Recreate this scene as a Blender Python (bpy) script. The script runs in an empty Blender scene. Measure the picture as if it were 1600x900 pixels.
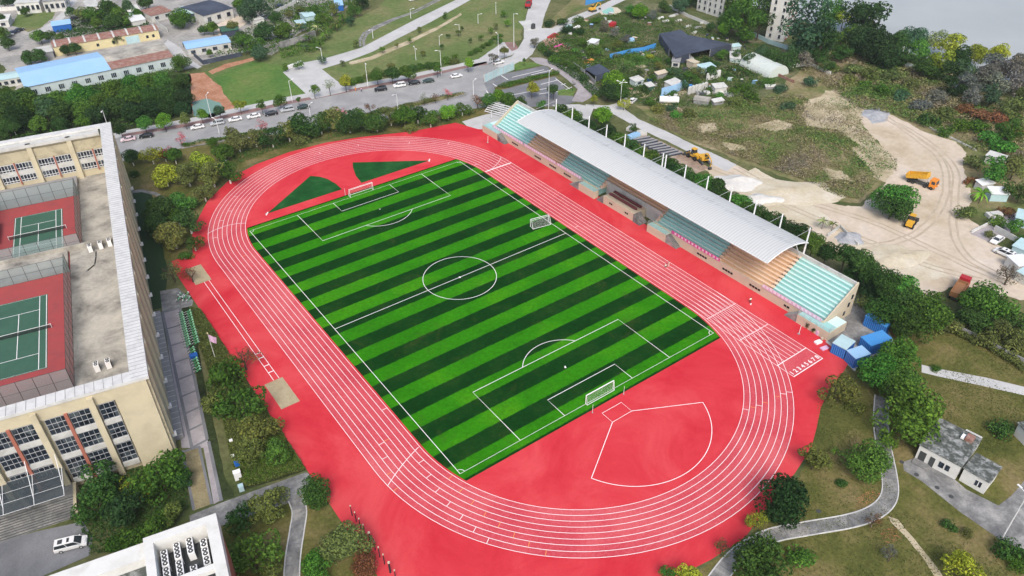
import bpy, bmesh, math, random
import numpy as np
from mathutils import Vector, Matrix
from mathutils import noise as mnoise
from mathutils.geometry import tessellate_polygon
R_ = math.radians
rnd = random.Random(7)
sc = bpy.context.scene
col = sc.collection

# ------------------------------------------------------------------ camera
CAM = Vector((-82.05623, -136.59156, 113.30341))
YAW, PIT, ROL, FPX = 0.6224188, -0.6339058, -0.0118118, 1225.138
_f = Vector((math.sin(YAW)*math.cos(PIT), math.cos(YAW)*math.cos(PIT), math.sin(PIT)))
_r = Vector((math.cos(YAW), -math.sin(YAW), 0)); _u = _r.cross(_f)
CR = _r*math.cos(ROL)+_u*math.sin(ROL); CU = -_r*math.sin(ROL)+_u*math.cos(ROL)
cd = bpy.data.cameras.new('camera'); cam = bpy.data.objects.new('camera', cd); col.objects.link(cam)
cd.sensor_width = 36; cd.lens = FPX/1600*36; cd.clip_start = 1; cd.clip_end = 6000
m3 = Matrix((CR, CU, -_f)).transposed()
cam.matrix_world = Matrix.Translation(CAM) @ m3.to_4x4()
sc.camera = cam

# ------------------------------------------------------------------ world, sun, exposure
SUN_EL, SUN_AZ = 48.0, 212.0            # high veiled sun behind the viewer
w = bpy.data.worlds.new('World'); sc.world = w; w.use_nodes = True
nt = w.node_tree; bg = nt.nodes['Background']
sky = nt.nodes.new('ShaderNodeTexSky'); sky.sky_type = 'NISHITA'; sky.sun_disc = False
sky.sun_elevation = R_(SUN_EL); sky.sun_rotation = R_(SUN_AZ); sky.dust_density = 4.0; sky.air_density = 1.0
nt.links.new(sky.outputs[0], bg.inputs[0]); bg.inputs[1].default_value = 0.15
sl = bpy.data.lights.new('sun', 'SUN'); sl.energy = 1.5; sl.angle = R_(22); sl.color = (1, .975, .94)
so = bpy.data.objects.new('sun', sl); col.objects.link(so)
sd = Vector((math.sin(R_(SUN_AZ))*math.cos(R_(SUN_EL)), math.cos(R_(SUN_AZ))*math.cos(R_(SUN_EL)), math.sin(R_(SUN_EL))))
so.rotation_euler = sd.to_track_quat('Z', 'Y').to_euler(); so.location = (0, 0, 200)
vs = sc.view_settings; vs.view_transform = 'Standard'; vs.look = 'None'; vs.gamma = 1; vs.use_curve_mapping = False
vs.exposure = 0.46

# ------------------------------------------------------------------ surveying: a point of the photo on the level z
def G(px, py, z=0.0):
    d = _f + CR*((px-800)/FPX) - CU*((py-450)/FPX)
    t = (z-CAM.z)/d.z
    return Vector((CAM.x+d.x*t, CAM.y+d.y*t, z))
def GL(pts, z=0.0): return [G(p[0], p[1], z) for p in pts]

# ------------------------------------------------------------------ materials
def srgb(h):
    h = h.lstrip('#'); v = [int(h[i:i+2], 16)/255 for i in (0, 2, 4)]
    return tuple(c/12.92 if c <= .04045 else ((c+.055)/1.055)**2.4 for c in v)
class NT:
    def __init__(s, name):
        s.m = bpy.data.materials.new(name); s.m.use_nodes = True; s.t = s.m.node_tree
        s.b = s.t.nodes['Principled BSDF']; s.out = s.t.nodes['Material Output']
    def n(s, typ, **kw):
        x = s.t.nodes.new(typ)
        for k, v in kw.items(): setattr(x, k, v)
        return x
    def l(s, a, b): s.t.links.new(a, b)
    def coord(s, gen='Object'):
        return s.n('ShaderNodeTexCoord').outputs[gen]
    def noise(s, scale, detail=4, rough=.55, vec=None, dist=0):
        x = s.n('ShaderNodeTexNoise'); x.inputs['Scale'].default_value = scale
        x.inputs['Detail'].default_value = detail; x.inputs['Roughness'].default_value = rough; x.inputs['Distortion'].default_value = dist
        s.l(vec if vec is not None else s.coord(), x.inputs['Vector']); return x.outputs['Fac']
    def ramp(s, fac, stops):
        x = s.n('ShaderNodeValToRGB'); e = x.color_ramp.elements
        while len(e) < len(stops): e.new(.5)
        for i, (p, c) in enumerate(stops): e[i].position = p; e[i].color = (*c, 1) if len(c) == 3 else c
        s.l(fac, x.inputs[0]); return x.outputs[0]
    def mix(s, fac, a, b, mode='MIX'):
        x = s.n('ShaderNodeMix', data_type='RGBA', blend_type=mode)
        for sock, v in ((x.inputs[0], fac), (x.inputs[6], a), (x.inputs[7], b)):
            if hasattr(v, 'links'): s.l(v, sock)
            elif isinstance(v, (int, float)): sock.default_value = v
            else: sock.default_value = (*v, 1) if len(v) == 3 else v
        return x.outputs[2]
    def math(s, op, a, b=0.0):
        x = s.n('ShaderNodeMath', operation=op)
        for sock, v in ((x.inputs[0], a), (x.inputs[1], b)):
            if hasattr(v, 'links'): s.l(v, sock)
            else: sock.default_value = v
        return x.outputs[0]
    def done(s, colr, rough=.8, spec=.25, bump=None, bs=.3, metal=0):
        if hasattr(colr, 'links'): s.l(colr, s.b.inputs['Base Color'])
        else: s.b.inputs['Base Color'].default_value = (*colr, 1)
        s.b.inputs['Roughness'].default_value = rough; s.b.inputs['Specular IOR Level'].default_value = spec
        s.b.inputs['Metallic'].default_value = metal
        if bump is not None:
            x = s.n('ShaderNodeBump'); x.inputs['Strength'].default_value = bs; s.l(bump, x.inputs['Height']); s.l(x.outputs[0], s.b.inputs['Normal'])
        return s.m
def mul(c, k): return tuple(min(1, v*k) for v in c)
def mat(name, c, var=.18, scale=1.2, rough=.75, spec=.25, dirt=None, dscale=.25, damt=.5, metal=0):
    """painted / built surface: base colour, fine mottling and optional broad weathering"""
    t = NT(name)
    o = t.mix(t.noise(scale, 6, .65), mul(c, 1-var), mul(c, 1+var))
    if dirt is not None:
        f = t.ramp(t.noise(dscale, 6, .65, dist=.4), [(.45, (0, 0, 0)), (.72, (damt,)*3)])
        o = t.mix(f, o, dirt)
    return t.done(o, rough, spec, metal=metal)
def patchy(name, stops, big=.05, fine=.9, fvar=.35, rough=.95, bump=True):
    """ground: broad patches through a ramp, multiplied by fine grain"""
    t = NT(name)
    o = t.ramp(t.noise(big, 8, .68, dist=.3), stops)
    g = t.noise(fine, 6, .75)
    k = t.ramp(g, [(.25, (1-fvar,)*3), (.75, (1+fvar,)*3)])
    o = t.mix(1.0, o, k, 'MULTIPLY')
    return t.done(o, rough, .02, g if bump else None, .5)
def paint_obj(name, rough=.3, spec=.5):
    t = NT(name); oi = t.n('ShaderNodeObjectInfo')
    return t.done(oi.outputs['Color'], rough, spec)

M = {}
M['ground'] = patchy('soil and grass', [(.3, (.05, .065, .025)), (.45, (.075, .095, .035)), (.58, (.13, .135, .06)), (.72, (.2, .175, .095))], .035, .7, .45)
M['lawn'] = patchy('worn lawn', [(.3, (.055, .068, .018)), (.45, (.1, .105, .03)), (.56, (.155, .135, .052)), (.7, (.225, .175, .09))], .09, 1.4, .5)
M['field'] = patchy('rough meadow', [(.3, (.075, .125, .035)), (.48, (.12, .165, .055)), (.62, (.185, .185, .085)), (.78, (.25, .205, .12))], .03, .5, .35)
M['greenfield'] = patchy('green meadow', [(.3, (.06, .14, .035)), (.5, (.09, .17, .04)), (.68, (.15, .19, .06))], .05, .6, .35)
M['darkearth'] = patchy('dark garden soil', [(.3, (.02, .028, .014)), (.55, (.04, .055, .022)), (.75, (.075, .07, .04))], .12, 1.2, .5)  # earth of a dark tone for beds, hedge ground and wood floor
M['villageground'] = patchy('village ground', [(.3, (.19, .19, .175)), (.5, (.33, .32, .3)), (.7, (.46, .43, .39))], .06, .6, .3)
M['garden'] = patchy('allotment ground', [(.3, (.035, .06, .02)), (.45, (.07, .1, .035)), (.58, (.15, .15, .08)), (.72, (.28, .24, .17))], .09, .8, .5)
M['dirt'] = patchy('pale dirt', [(.28, (.4, .32, .22)), (.42, (.5, .42, .31)), (.58, (.57, .49, .4)), (.76, (.64, .57, .5))], .05, .5, .16)
M['sand'] = patchy('sand', [(.3, (.44, .375, .25)), (.5, (.54, .48, .36)), (.72, (.63, .58, .48))], .12, 1.5, .16)
M['whitesand'] = patchy('white sand', [(.3, (.5, .485, .45)), (.7, (.66, .65, .61))], .2, 2, .12)
M['greysand'] = patchy('grey gravel', [(.3, (.25, .26, .28)), (.7, (.42, .43, .44))], .3, 3, .3)
M['redsoil'] = patchy('red soil', [(.3, (.3, .13, .07)), (.55, (.42, .22, .14)), (.75, (.5, .33, .24))], .15, 1, .3)
M['scrubground'] = patchy('scrubland', [(.3, (.07, .12, .03)), (.45, (.13, .15, .055)), (.56, (.22, .19, .1)), (.68, (.34, .28, .18))], .05, .6, .4)
M['bare'] = patchy('bare pale soil', [(.3, (.2, .18, .09)), (.5, (.42, .36, .24)), (.7, (.56, .48, .36))], .12, .8, .3)
M['asphalt'] = patchy('asphalt', [(.3, (.25, .25, .25)), (.55, (.32, .32, .318)), (.75, (.4, .4, .39))], .12, 3, .15)
M['darkasphalt'] = patchy('dark asphalt', [(.3, (.13, .135, .145)), (.7, (.235, .24, .25))], .1, 3, .18)
M['concrete'] = patchy('pale concrete', [(.3, (.4, .4, .39)), (.6, (.5, .5, .49)), (.8, (.56, .55, .54))], .12, 2, .08)
M['oldconcrete'] = patchy('stained concrete', [(.28, (.1, .1, .1)), (.48, (.2, .2, .195)), (.62, (.32, .315, .3)), (.8, (.42, .4, .38))], .3, 2.2, .25)
M['tilepave'] = patchy('pinkish paving', [(.3, (.26, .24, .245)), (.6, (.38, .35, .355)), (.8, (.45, .415, .42))], .25, 3, .15)
M['brickpave'] = patchy('red brown brick paving', [(.3, (.2, .12, .11)), (.7, (.3, .2, .18))], .4, 3, .25)
M['gravel'] = patchy('yellow gravel', [(.3, (.2, .165, .09)), (.7, (.34, .29, .17))], .5, 4, .35)
M['roofconc'] = patchy('roof screed', [(.3, (.15, .14, .125)), (.43, (.3, .285, .25)), (.57, (.43, .405, .35)), (.75, (.52, .48, .41))], .16, 1.6, .15)
M['brownsoil'] = patchy('churned brown soil', [(.3, (.2, .14, .1)), (.5, (.33, .25, .19)), (.7, (.46, .38, .31))], .2, 1.2, .3)
M['rut'] = patchy('rutted dirt', [(.3, (.38, .32, .235)), (.55, (.46, .39, .3)), (.75, (.54, .47, .39))], .25, 1.5, .2)
M['water'] = None
def water():
    t = NT('river water'); nz = t.noise(.03, 4, .6)
    mp = t.n('ShaderNodeMapping'); mp.inputs['Scale'].default_value = (.12, 1.2, 1); mp.inputs['Rotation'].default_value = (0, 0, R_(30)); t.l(t.coord(), mp.inputs[0])
    b = t.noise(.5, 5, .6, mp.outputs[0])
    o = t.ramp(nz, [(.3, (.34, .36, .35)), (.7, (.4, .415, .4))])
    return t.done(o, .32, .35, b, .12)
M['water'] = water()
def track(name, a, b, c, speck):
    t = NT(name)
    o = t.ramp(t.noise(.05, 9, .68, dist=.9), [(.36, a), (.5, b), (.64, c)])
    if speck:
        f = t.ramp(t.noise(2.2, 8, .8), [(.48, (0, 0, 0)), (.75, (.55,)*3)])
        o = t.mix(f, o, (.66, .24, .28))
    k = t.ramp(t.noise(6, 2, .5), [(.3, (.95,)*3), (.7, (1.05,)*3)])
    return t.done(t.mix(1.0, o, k, 'MULTIPLY'), .9, .04)
M['redsurf'] = track('red track surface', (.52, .026, .04), (.575, .043, .055), (.625, .07, .078), False)
M['lanes'] = track('worn lane surface', (.48, .045, .064), (.55, .07, .085), (.6, .11, .12), True)
def turf():
    t = NT('striped turf'); xyz = t.n('ShaderNodeSeparateXYZ'); t.l(t.coord(), xyz.inputs[0])
    ph = t.math('ABSOLUTE', t.math('SUBTRACT', t.math('FLOORED_MODULO', t.math('ADD', xyz.outputs[1], 4.0), 8.0), 4.0))  # 0 in mid dark band
    wob = t.math('MULTIPLY', t.math('SUBTRACT', t.noise(.9, 6, .7), .5), .55)
    sm = t.n('ShaderNodeMapRange', interpolation_type='SMOOTHSTEP'); t.l(t.math('ADD', ph, wob), sm.inputs[0]); sm.inputs[1].default_value = 1.82; sm.inputs[2].default_value = 2.18; sm.inputs[3].default_value = 1; sm.inputs[4].default_value = 0
    s = sm.outputs[0]
    nz = t.noise(.06, 8, .7, dist=.5); fn = t.noise(1.1, 7, .75)
    lg = t.ramp(nz, [(.3, (.018, .135, .003)), (.5, (.028, .19, .004)), (.7, (.06, .24, .006))])
    dg = t.ramp(t.noise(.11, 8, .72), [(.3, (.003, .026, .004)), (.5, (.005, .04, .006)), (.7, (.017, .052, .01))])
    o = t.mix(s, lg, dg)
    k = t.ramp(fn, [(.25, (.65,)*3), (.75, (1.35,)*3)])
    wear = t.ramp(t.noise(.16, 8, .75, dist=1.0), [(.56, (0, 0, 0)), (.72, (.4,)*3)])
    o = t.mix(wear, t.mix(1.0, o, k, 'MULTIPLY'), (.07, .075, .02))
    return t.done(o, .95, .0, fn, .2)
M['turf'] = turf()
M['darkturf'] = patchy('dark green turf', [(.3, (.008, .05, .012)), (.55, (.014, .085, .02)), (.78, (.045, .12, .045))], .2, 1.6, .3)
M['white'] = mat('white paint', (.8, .8, .79), .05, 2)
M['line'] = mat('white line paint', (.82, .8, .79), .08, 3)
M['orange'] = mat('orange line paint', (.75, .3, .08), .06, 3)
M['cream'] = mat('cream render', (.56, .5, .35), .07, .8, dirt=(.34, .3, .21), damt=.45)
M['creamdirty'] = mat('streaked cream render', (.47, .42, .29), .12, .7, dirt=(.2, .17, .12), dscale=.4, damt=.7)
M['beige'] = mat('beige render', (.55, .48, .36), .06, .9, dirt=(.38, .33, .25), damt=.5)
M['parapet'] = mat('pale parapet coping', (.6, .6, .58), .1, 1.5, dirt=(.36, .36, .36), dscale=.5, damt=.6)
M['whitewall'] = mat('off white wall', (.66, .66, .63), .07, .7, dirt=(.42, .4, .34), dscale=.35, damt=.5)
M['dullwhite'] = mat('weathered white wall', (.55, .55, .52), .1, .7, dirt=(.25, .25, .23), dscale=.3, damt=.6)
M['grey'] = mat('grey concrete wall', (.28, .28, .28), .12, 1, dirt=(.14, .14, .13), damt=.5)
M['dark'] = mat('dark opening', (.012, .014, .016), .2, 1, rough=.4)
M['black'] = mat('black rubber', (.02, .02, .02), .2, 2, rough=.7)
M['steel'] = mat('galvanised steel', (.42, .43, .44), .1, 3, rough=.45, spec=.5)
M['whitemetal'] = mat('white metal', (.72, .73, .73), .06, 2, rough=.45, spec=.4)
M['brick'] = mat('terracotta red pilaster', (.36, .13, .09), .12, 1.2)
M['redbrown'] = mat('red brown wall tile', (.38, .12, .08), .12, 1.5)
M['cyan'] = mat('pale cyan seating', (.3, .56, .53), .1, 1.2, dirt=(.42, .55, .52), dscale=.4, damt=.5)
M['cyanlight'] = mat('bleached cyan bench', (.56, .74, .71), .08, 1.2)
M['tan'] = mat('tan seating', (.6, .4, .24), .1, 1.2, dirt=(.62, .48, .35), dscale=.4, damt=.5)
M['tanlight'] = mat('pale tan bench', (.74, .56, .42), .08, 1.2)
M['maroon'] = mat('maroon desk', (.14, .04, .045), .15, 2)
M['courtgreen'] = mat('tennis court green', (.045, .115, .075), .12, .9, dirt=(.03, .08, .055), dscale=.3)
M['courtred'] = mat('tennis court red', (.34, .06, .06), .12, .9, dirt=(.19, .06, .06), dscale=.3)
M['bluepaint'] = mat('blue corrugated steel', (.06, .27, .62), .12, 2, rough=.5, dirt=(.1, .3, .58))
M['deepblue'] = mat('deep blue panel', (.02, .12, .42), .12, 2, rough=.5)
M['skyblue'] = mat('pale blue sheet roof', (.3, .5, .72), .08, .5, rough=.55, dirt=(.36, .55, .74), dscale=.15)
M['palecyan'] = mat('pale blue green sheet', (.42, .58, .6), .1, 1, dirt=(.3, .4, .42))
M['rust'] = mat('rusty sheet', (.25, .12, .09), .25, 1, dirt=(.38, .3, .26), dscale=.7, damt=.8)
M['tarp'] = mat('dark shade net', (.045, .055, .08), .2, .8, dirt=(.09, .11, .15), dscale=.15, damt=.7)
M['tealwall'] = mat('weathered pale blue wall', (.5, .58, .58), .1, .8, dirt=(.33, .4, .4), dscale=.25, damt=.7)
M['yellowwall'] = mat('pale yellow wall', (.62, .54, .31), .1, .8, dirt=(.45, .4, .25))
M['mossroof'] = mat('mossy roof slab', (.075, .085, .075), .35, 1.8, rough=.9, dirt=(.42, .43, .42), dscale=.9, damt=1.0)
M['poly'] = mat('greenhouse film', (.55, .6, .56), .06, 1, rough=.45, spec=.4)
M['trunk'] = mat('bark', (.085, .065, .045), .3, 3, rough=.95)
M['whitewash'] = mat('whitewashed bark', (.6, .58, .53), .15, 4)
M['yellowmachine'] = mat('yellow machine paint', (.66, .36, .03), .1, 3, rough=.5, dirt=(.4, .26, .08), dscale=1.5, damt=.5)
M['orangemachine'] = mat('orange truck paint', (.7, .24, .03), .1, 3, rough=.5)
M['redmachine'] = mat('red truck paint', (.4, .025, .035), .15, 3, rough=.5)
M['chassis'] = mat('dirty chassis', (.06, .065, .065), .3, 4)
M['brown'] = mat('rusty brown load bed', (.3, .15, .07), .2, 2)
M['pinkbanner'] = mat('pink banner', (.62, .1, .32), .1, 2)
M['lilacbanner'] = mat('lilac banner', (.68, .45, .62), .1, 2)
M['skin'] = mat('skin', (.5, .3, .2), .05, 5)
M['shirt'] = mat('cream clothing', (.72, .66, .52), .08, 8)
M['hair'] = mat('black hair', (.012, .01, .01), .2, 8)
M['trouser'] = mat('dark trousers', (.03, .028, .035), .2, 8)
M['bgreen'] = mat('bicycle green', (.14, .5, .22), .1, 3)
M['carpaint'] = paint_obj('car paint'); M['tint'] = paint_obj('plain tinted paint', .6, .3)
def glass():
    t = NT('dark glass'); return t.done(t.mix(t.noise(.5, 3), (.015, .02, .026), (.05, .06, .07)), .12, .6)
M['glass'] = glass()
def winmat():
    t = NT('window panes'); vor = t.n('ShaderNodeTexVoronoi'); vor.inputs['Scale'].default_value = .8; t.l(t.coord(), vor.inputs[0])
    o = t.ramp(vor.outputs['Color'], [(.2, (.008, .012, .02)), (.6, (.025, .035, .05)), (.9, (.09, .11, .12))])
    return t.done(o, .15, .5)
M['window'] = winmat()
def canopy_glass():
    t = NT('tinted canopy glass'); tr = t.n('ShaderNodeBsdfTransparent'); tr.inputs[0].default_value = (.75, .82, .84, 1)
    mx = t.n('ShaderNodeMixShader'); mx.inputs[0].default_value = .72
    t.done((.05, .065, .075), .12, .5); t.l(tr.outputs[0], mx.inputs[1]); t.l(t.b.outputs[0], mx.inputs[2]); t.l(mx.outputs[0], t.out.inputs[0]); return t.m
M['canopy'] = canopy_glass()
def mesh_screen(name, c, op, rep=6.0):
    """open wire mesh: a lattice of threads with holes between them"""
    t = NT(name); xyz = t.n('ShaderNodeSeparateXYZ'); t.l(t.coord(), xyz.inputs[0])
    a = t.math('ADD', t.math('ADD', xyz.outputs[0], xyz.outputs[1]), xyz.outputs[2]); b = t.math('SUBTRACT', t.math('ADD', xyz.outputs[0], xyz.outputs[1]), xyz.outputs[2])
    la = t.math('LESS_THAN', t.math('FRACT', t.math('MULTIPLY', a, rep)), op); lb = t.math('LESS_THAN', t.math('FRACT', t.math('MULTIPLY', b, rep)), op)
    tr = t.n('ShaderNodeBsdfTransparent'); mx = t.n('ShaderNodeMixShader'); t.l(t.math('MAXIMUM', la, lb), mx.inputs[0])
    t.done(c, .6, .3); t.l(tr.outputs[0], mx.inputs[1]); t.l(t.b.outputs[0], mx.inputs[2]); t.l(mx.outputs[0], t.out.inputs[0]); return t.m
M['net'] = mesh_screen('white goal net', (.75, .75, .75), .06, 5)
M['fencemesh'] = mesh_screen('court fence mesh', (.26, .33, .33), .42, 7)
def roofsheet():
    t = NT('white canopy roof sheet'); xyz = t.n('ShaderNodeSeparateXYZ'); t.l(t.coord(), xyz.inputs[0])
    seam = t.ramp(t.math('FRACT', t.math('MULTIPLY', xyz.outputs[1], 1/.75)), [(0, (.7,)*3), (.2, (1,)*3), (.75, (1,)*3), (1, (.78,)*3)])
    mp = t.n('ShaderNodeMapping'); mp.inputs['Scale'].default_value = (.25, 1.6, 1); t.l(t.coord(), mp.inputs[0])
    st = t.noise(1.1, 7, .75, mp.outputs[0])
    # dirt washes down both slopes from the ridge joint
    rid = t.ramp(t.math('ABSOLUTE', t.math('SUBTRACT', xyz.outputs[0], 58.6)), [(0, (.75,)*3), (.5, (.5,)*3), (1, (.1,)*3)])
    f = t.mix(1.0, t.ramp(st, [(.46, (0, 0, 0)), (.66, (1, 1, 1))]), rid, 'MULTIPLY')
    o = t.mix(f, (.55, .56, .55), (.2, .21, .215))
    o = t.mix(1.0, o, seam, 'MULTIPLY')
    return t.done(o, .5, .35, t.math('FRACT', t.math('MULTIPLY', xyz.outputs[1], 1/.75)), .15)
M['roofsheet'] = roofsheet()
def leafmat():
    t = NT('foliage'); oi = t.n('ShaderNodeObjectInfo'); ge = t.n('ShaderNodeNewGeometry')
    k = t.ramp(ge.outputs['Random Per Island'], [(0, (.45, .5, .45)), (.5, (1, 1, 1)), (1, (1.75, 1.6, 1.2))])
    o = t.mix(1.0, oi.outputs['Color'], k, 'MULTIPLY')
    t.done(o, .8, .04)
    tl = t.n('ShaderNodeBsdfTranslucent'); t.l(o, tl.inputs[0]); ad = t.n('ShaderNodeMixShader'); ad.inputs[0].default_value = .18
    t.l(t.b.outputs[0], ad.inputs[1]); t.l(tl.outputs[0], ad.inputs[2]); t.l(ad.outputs[0], t.out.inputs[0]); return t.m
M['leaf'] = leafmat()
def scrubleaf():
    t = NT('wild scrub blades'); oi = t.n('ShaderNodeObjectInfo'); ge = t.n('ShaderNodeNewGeometry')
    o = t.ramp(t.noise(.055, 6, .7, ge.outputs['Position'], .6), [(.3, (.05, .11, .025)), (.42, (.085, .16, .035)), (.5, (.15, .16, .065)), (.57, (.21, .18, .11)), (.64, (.15, .135, .11)), (.74, (.09, .15, .04))])
    k = t.ramp(ge.outputs['Random Per Island'], [(0, (.55,)*3), (.5, (1,)*3), (1, (1.6, 1.55, 1.4))])
    o = t.mix(1.0, t.mix(1.0, o, k, 'MULTIPLY'), oi.outputs['Color'], 'MULTIPLY')
    return t.done(o, .85, .1)
M['scrubleaf'] = scrubleaf()

# ------------------------------------------------------------------ mesh helper
class MB:
    def __init__(s): s.v = []; s.f = []
    def add(s, vs, fs):
        o = len(s.v); s.v += [tuple(v) for v in vs]; s.f += [tuple(i+o for i in f) for f in fs]; return s
    def box(s, c, d, rz=0, taper=1.0, tx=None):
        hx, hy, hz = d[0]/2, d[1]/2, d[2]/2; ca, sa = math.cos(rz), math.sin(rz); vs = []
        for z, k in ((-hz, 1), (hz, taper)):
            kx = k if tx is None or z < 0 else tx
            for x, y in ((-hx, -hy), (hx, -hy), (hx, hy), (-hx, hy)):
                x *= kx; y *= k; vs.append((c[0]+x*ca-y*sa, c[1]+x*sa+y*ca, c[2]+z))
        return s.add(vs, [(3, 2, 1, 0), (4, 5, 6, 7), (0, 1, 5, 4), (1, 2, 6, 5), (2, 3, 7, 6), (3, 0, 4, 7)])
    def b2(s, x0, x1, y0, y1, z0, z1): return s.box(((x0+x1)/2, (y0+y1)/2, (z0+z1)/2), (x1-x0, y1-y0, z1-z0))
    def prism(s, poly, z0, z1):
        n = len(poly); poly = [(p[0], p[1]) for p in poly]
        if sum(poly[i][0]*poly[(i+1) % n][1]-poly[(i+1) % n][0]*poly[i][1] for i in range(n)) < 0: poly = poly[::-1]
        tri = tessellate_polygon([[Vector((p[0], p[1], 0)) for p in poly]])
        vs = [(p[0], p[1], z0) for p in poly]+[(p[0], p[1], z1) for p in poly]
        fs = [(i, (i+1) % n, n+(i+1) % n, n+i) for i in range(n)]
        for t in tri:
            a, b, c = (poly[i] for i in t)
            if (b[0]-a[0])*(c[1]-a[1])-(b[1]-a[1])*(c[0]-a[0]) < 0: t = t[::-1]
            fs += [tuple(n+i for i in t), tuple(t[::-1])]
        return s.add(vs, fs)
    def sheet(s, poly, z):
        tri = tessellate_polygon([[Vector((p[0], p[1], 0)) for p in poly]]); fs = []
        for t in tri:
            a, b, c = (poly[i] for i in t)
            fs.append(tuple(t) if (b[0]-a[0])*(c[1]-a[1])-(b[1]-a[1])*(c[0]-a[0]) > 0 else tuple(t[::-1]))
        return s.add([(p[0], p[1], z) for p in poly], fs)
    def profile(s, prof, y0, y1, ax='y'):
        """closed profile in (x,z), extruded along y"""
        n = len(prof); tri = tessellate_polygon([[Vector((p[0], p[1], 0)) for p in prof]])
        f = (lambda a, b, t: (a, t, b)) if ax == 'y' else (lambda a, b, t: (t, a, b))
        vs = [f(p[0], p[1], y0) for p in prof]+[f(p[0], p[1], y1) for p in prof]
        fs = [(i, (i+1) % n, n+(i+1) % n, n+i) for i in range(n)]+[tuple(t) for t in tri]+[tuple(n+i for i in t[::-1]) for t in tri]
        return s.add(vs, fs)
    def tube(s, p0, p1, r0, r1=None, n=8, cap=True):
        r1 = r0 if r1 is None else r1; p0, p1 = Vector(p0), Vector(p1); d = (p1-p0).normalized()
        a = d.orthogonal().normalized(); b = d.cross(a); vs = []
        for p, r in ((p0, r0), (p1, r1)):
            for i in range(n):
                t = 2*math.pi*i/n; vs.append(p+a*(r*math.cos(t))+b*(r*math.sin(t)))
        fs = [(i, (i+1) % n, n+(i+1) % n, n+i) for i in range(n)]
        if cap: fs += [tuple(range(n))[::-1], tuple(range(n, 2*n))]
        return s.add(vs, fs)
    def poly(s, pts, r, n=6):
        for a, b in zip(pts[:-1], pts[1:]): s.tube(a, b, r, n=n)
        return s
    def strip(s, pts, wd, z, closed=False):
        """flat painted line along points"""
        P = [Vector((p[0], p[1])) for p in pts]; n = len(P); L = []; Q = []
        for i in range(n):
            a = P[(i-1) % n] if closed or i > 0 else P[i]; b = P[(i+1) % n] if closed or i < n-1 else P[i]
            t = (b-a).normalized(); m = Vector((-t.y, t.x))*(wd/2); L.append(P[i]+m); Q.append(P[i]-m)
        k = n if closed else n-1
        return s.add([(p.x, p.y, z) for p in L+Q], [(n+i, n+(i+1) % n, (i+1) % n, i) for i in range(k)])
    def mesh(s, name, smooth=False):
        me = bpy.data.meshes.new(name); me.from_pydata(s.v, [], s.f); me.update()
        if smooth: me.polygons.foreach_set('use_smooth', [True]*len(me.polygons))
        return me
    def build(s, name, m, parent=None, smooth=False, bevel=0, fix=True):
        me = s.mesh(name, smooth)
        if fix:
            bm = bmesh.new(); bm.from_mesh(me); bmesh.ops.recalc_face_normals(bm, faces=bm.faces); bm.to_mesh(me); bm.free()
        o = bpy.data.objects.new(name, me); me.materials.append(m); col.objects.link(o); o.parent = parent
        if bevel:
            md = o.modifiers.new('bevel', 'BEVEL'); md.width = bevel; md.segments = 2; md.limit_method = 'ANGLE'
        return o
def tag(o, label, cat, group=None, kind=None):
    if label: o['label'] = label
    if cat: o['category'] = cat
    if group: o['group'] = group
    if kind: o['kind'] = kind
    return o
def thing(name, label, cat, loc=(0, 0, 0), rz=0, group=None):
    o = bpy.data.objects.new(name, None); col.objects.link(o); o.location = loc; o.rotation_euler = (0, 0, rz); o.empty_display_size = .5
    return tag(o, label, cat, group)
def children(o): return [x for x in bpy.data.objects if x.parent == o]
KIDS = {}
def dup(root, loc, rz, label, group=None, colr=None, scale=None):
    if root.name not in KIDS:
        KIDS[root.name] = [(c, children(c)) for c in children(root)]
    r = root.copy(); col.objects.link(r); r.location = loc; r.rotation_euler = (0, 0, rz)
    if label: r['label'] = label
    if group: r['group'] = group
    if scale: r.scale = scale
    for c, sub in KIDS[root.name]:
        k = c.copy(); col.objects.link(k); k.parent = r
        if colr: k.color = (*colr, 1)
        for d in sub:
            e = d.copy(); col.objects.link(e); e.parent = k
            if colr: e.color = (*colr, 1)
    return r
ZL = [0.0]
def struct(name, pts, m, lev, edge=0.0):
    """a flat sheet of ground; lev is its layer (4 mm each); edge roughens its outline"""
    P = [Vector((p[0], p[1])) for p in pts]
    if edge:
        Q = []
        for i, a in enumerate(P):
            b = P[(i+1) % len(P)]; n = max(1, min(40, int((b-a).length/max(.8, edge)))); t = (b-a).normalized() if (b-a).length else Vector((1, 0))
            for j in range(n):
                q = a.lerp(b, j/n); v = Vector((q.x, q.y, lev*3.7))
                Q.append(q+Vector((-t.y, t.x))*(edge*(1.6*mnoise.noise(v*.11)+.9*mnoise.noise(v*.4)+.4*mnoise.noise(v*1.2))))
        P = Q
    o = MB().sheet(P, .004*lev+.004).build(name, m, fix=False); o['kind'] = 'structure'; return o
def sp(name, px, m, lev, edge=0.0): return struct(name, GL(px), m, lev, edge)
ORD = 'first second third fourth fifth sixth seventh eighth ninth tenth eleventh twelfth thirteenth fourteenth fifteenth sixteenth seventeenth eighteenth nineteenth twentieth'.split()
O9 = ORD[:9]
for a, b in (('twenty', 'twentieth'), ('thirty', 'thirtieth'), ('forty', 'fortieth'), ('fifty', 'fiftieth'), ('sixty', 'sixtieth'), ('seventy', 'seventieth'), ('eighty', 'eightieth'), ('ninety', 'ninetieth')): ORD += ([b] if a != 'twenty' else [])+[a+'-'+x for x in O9]
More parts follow.
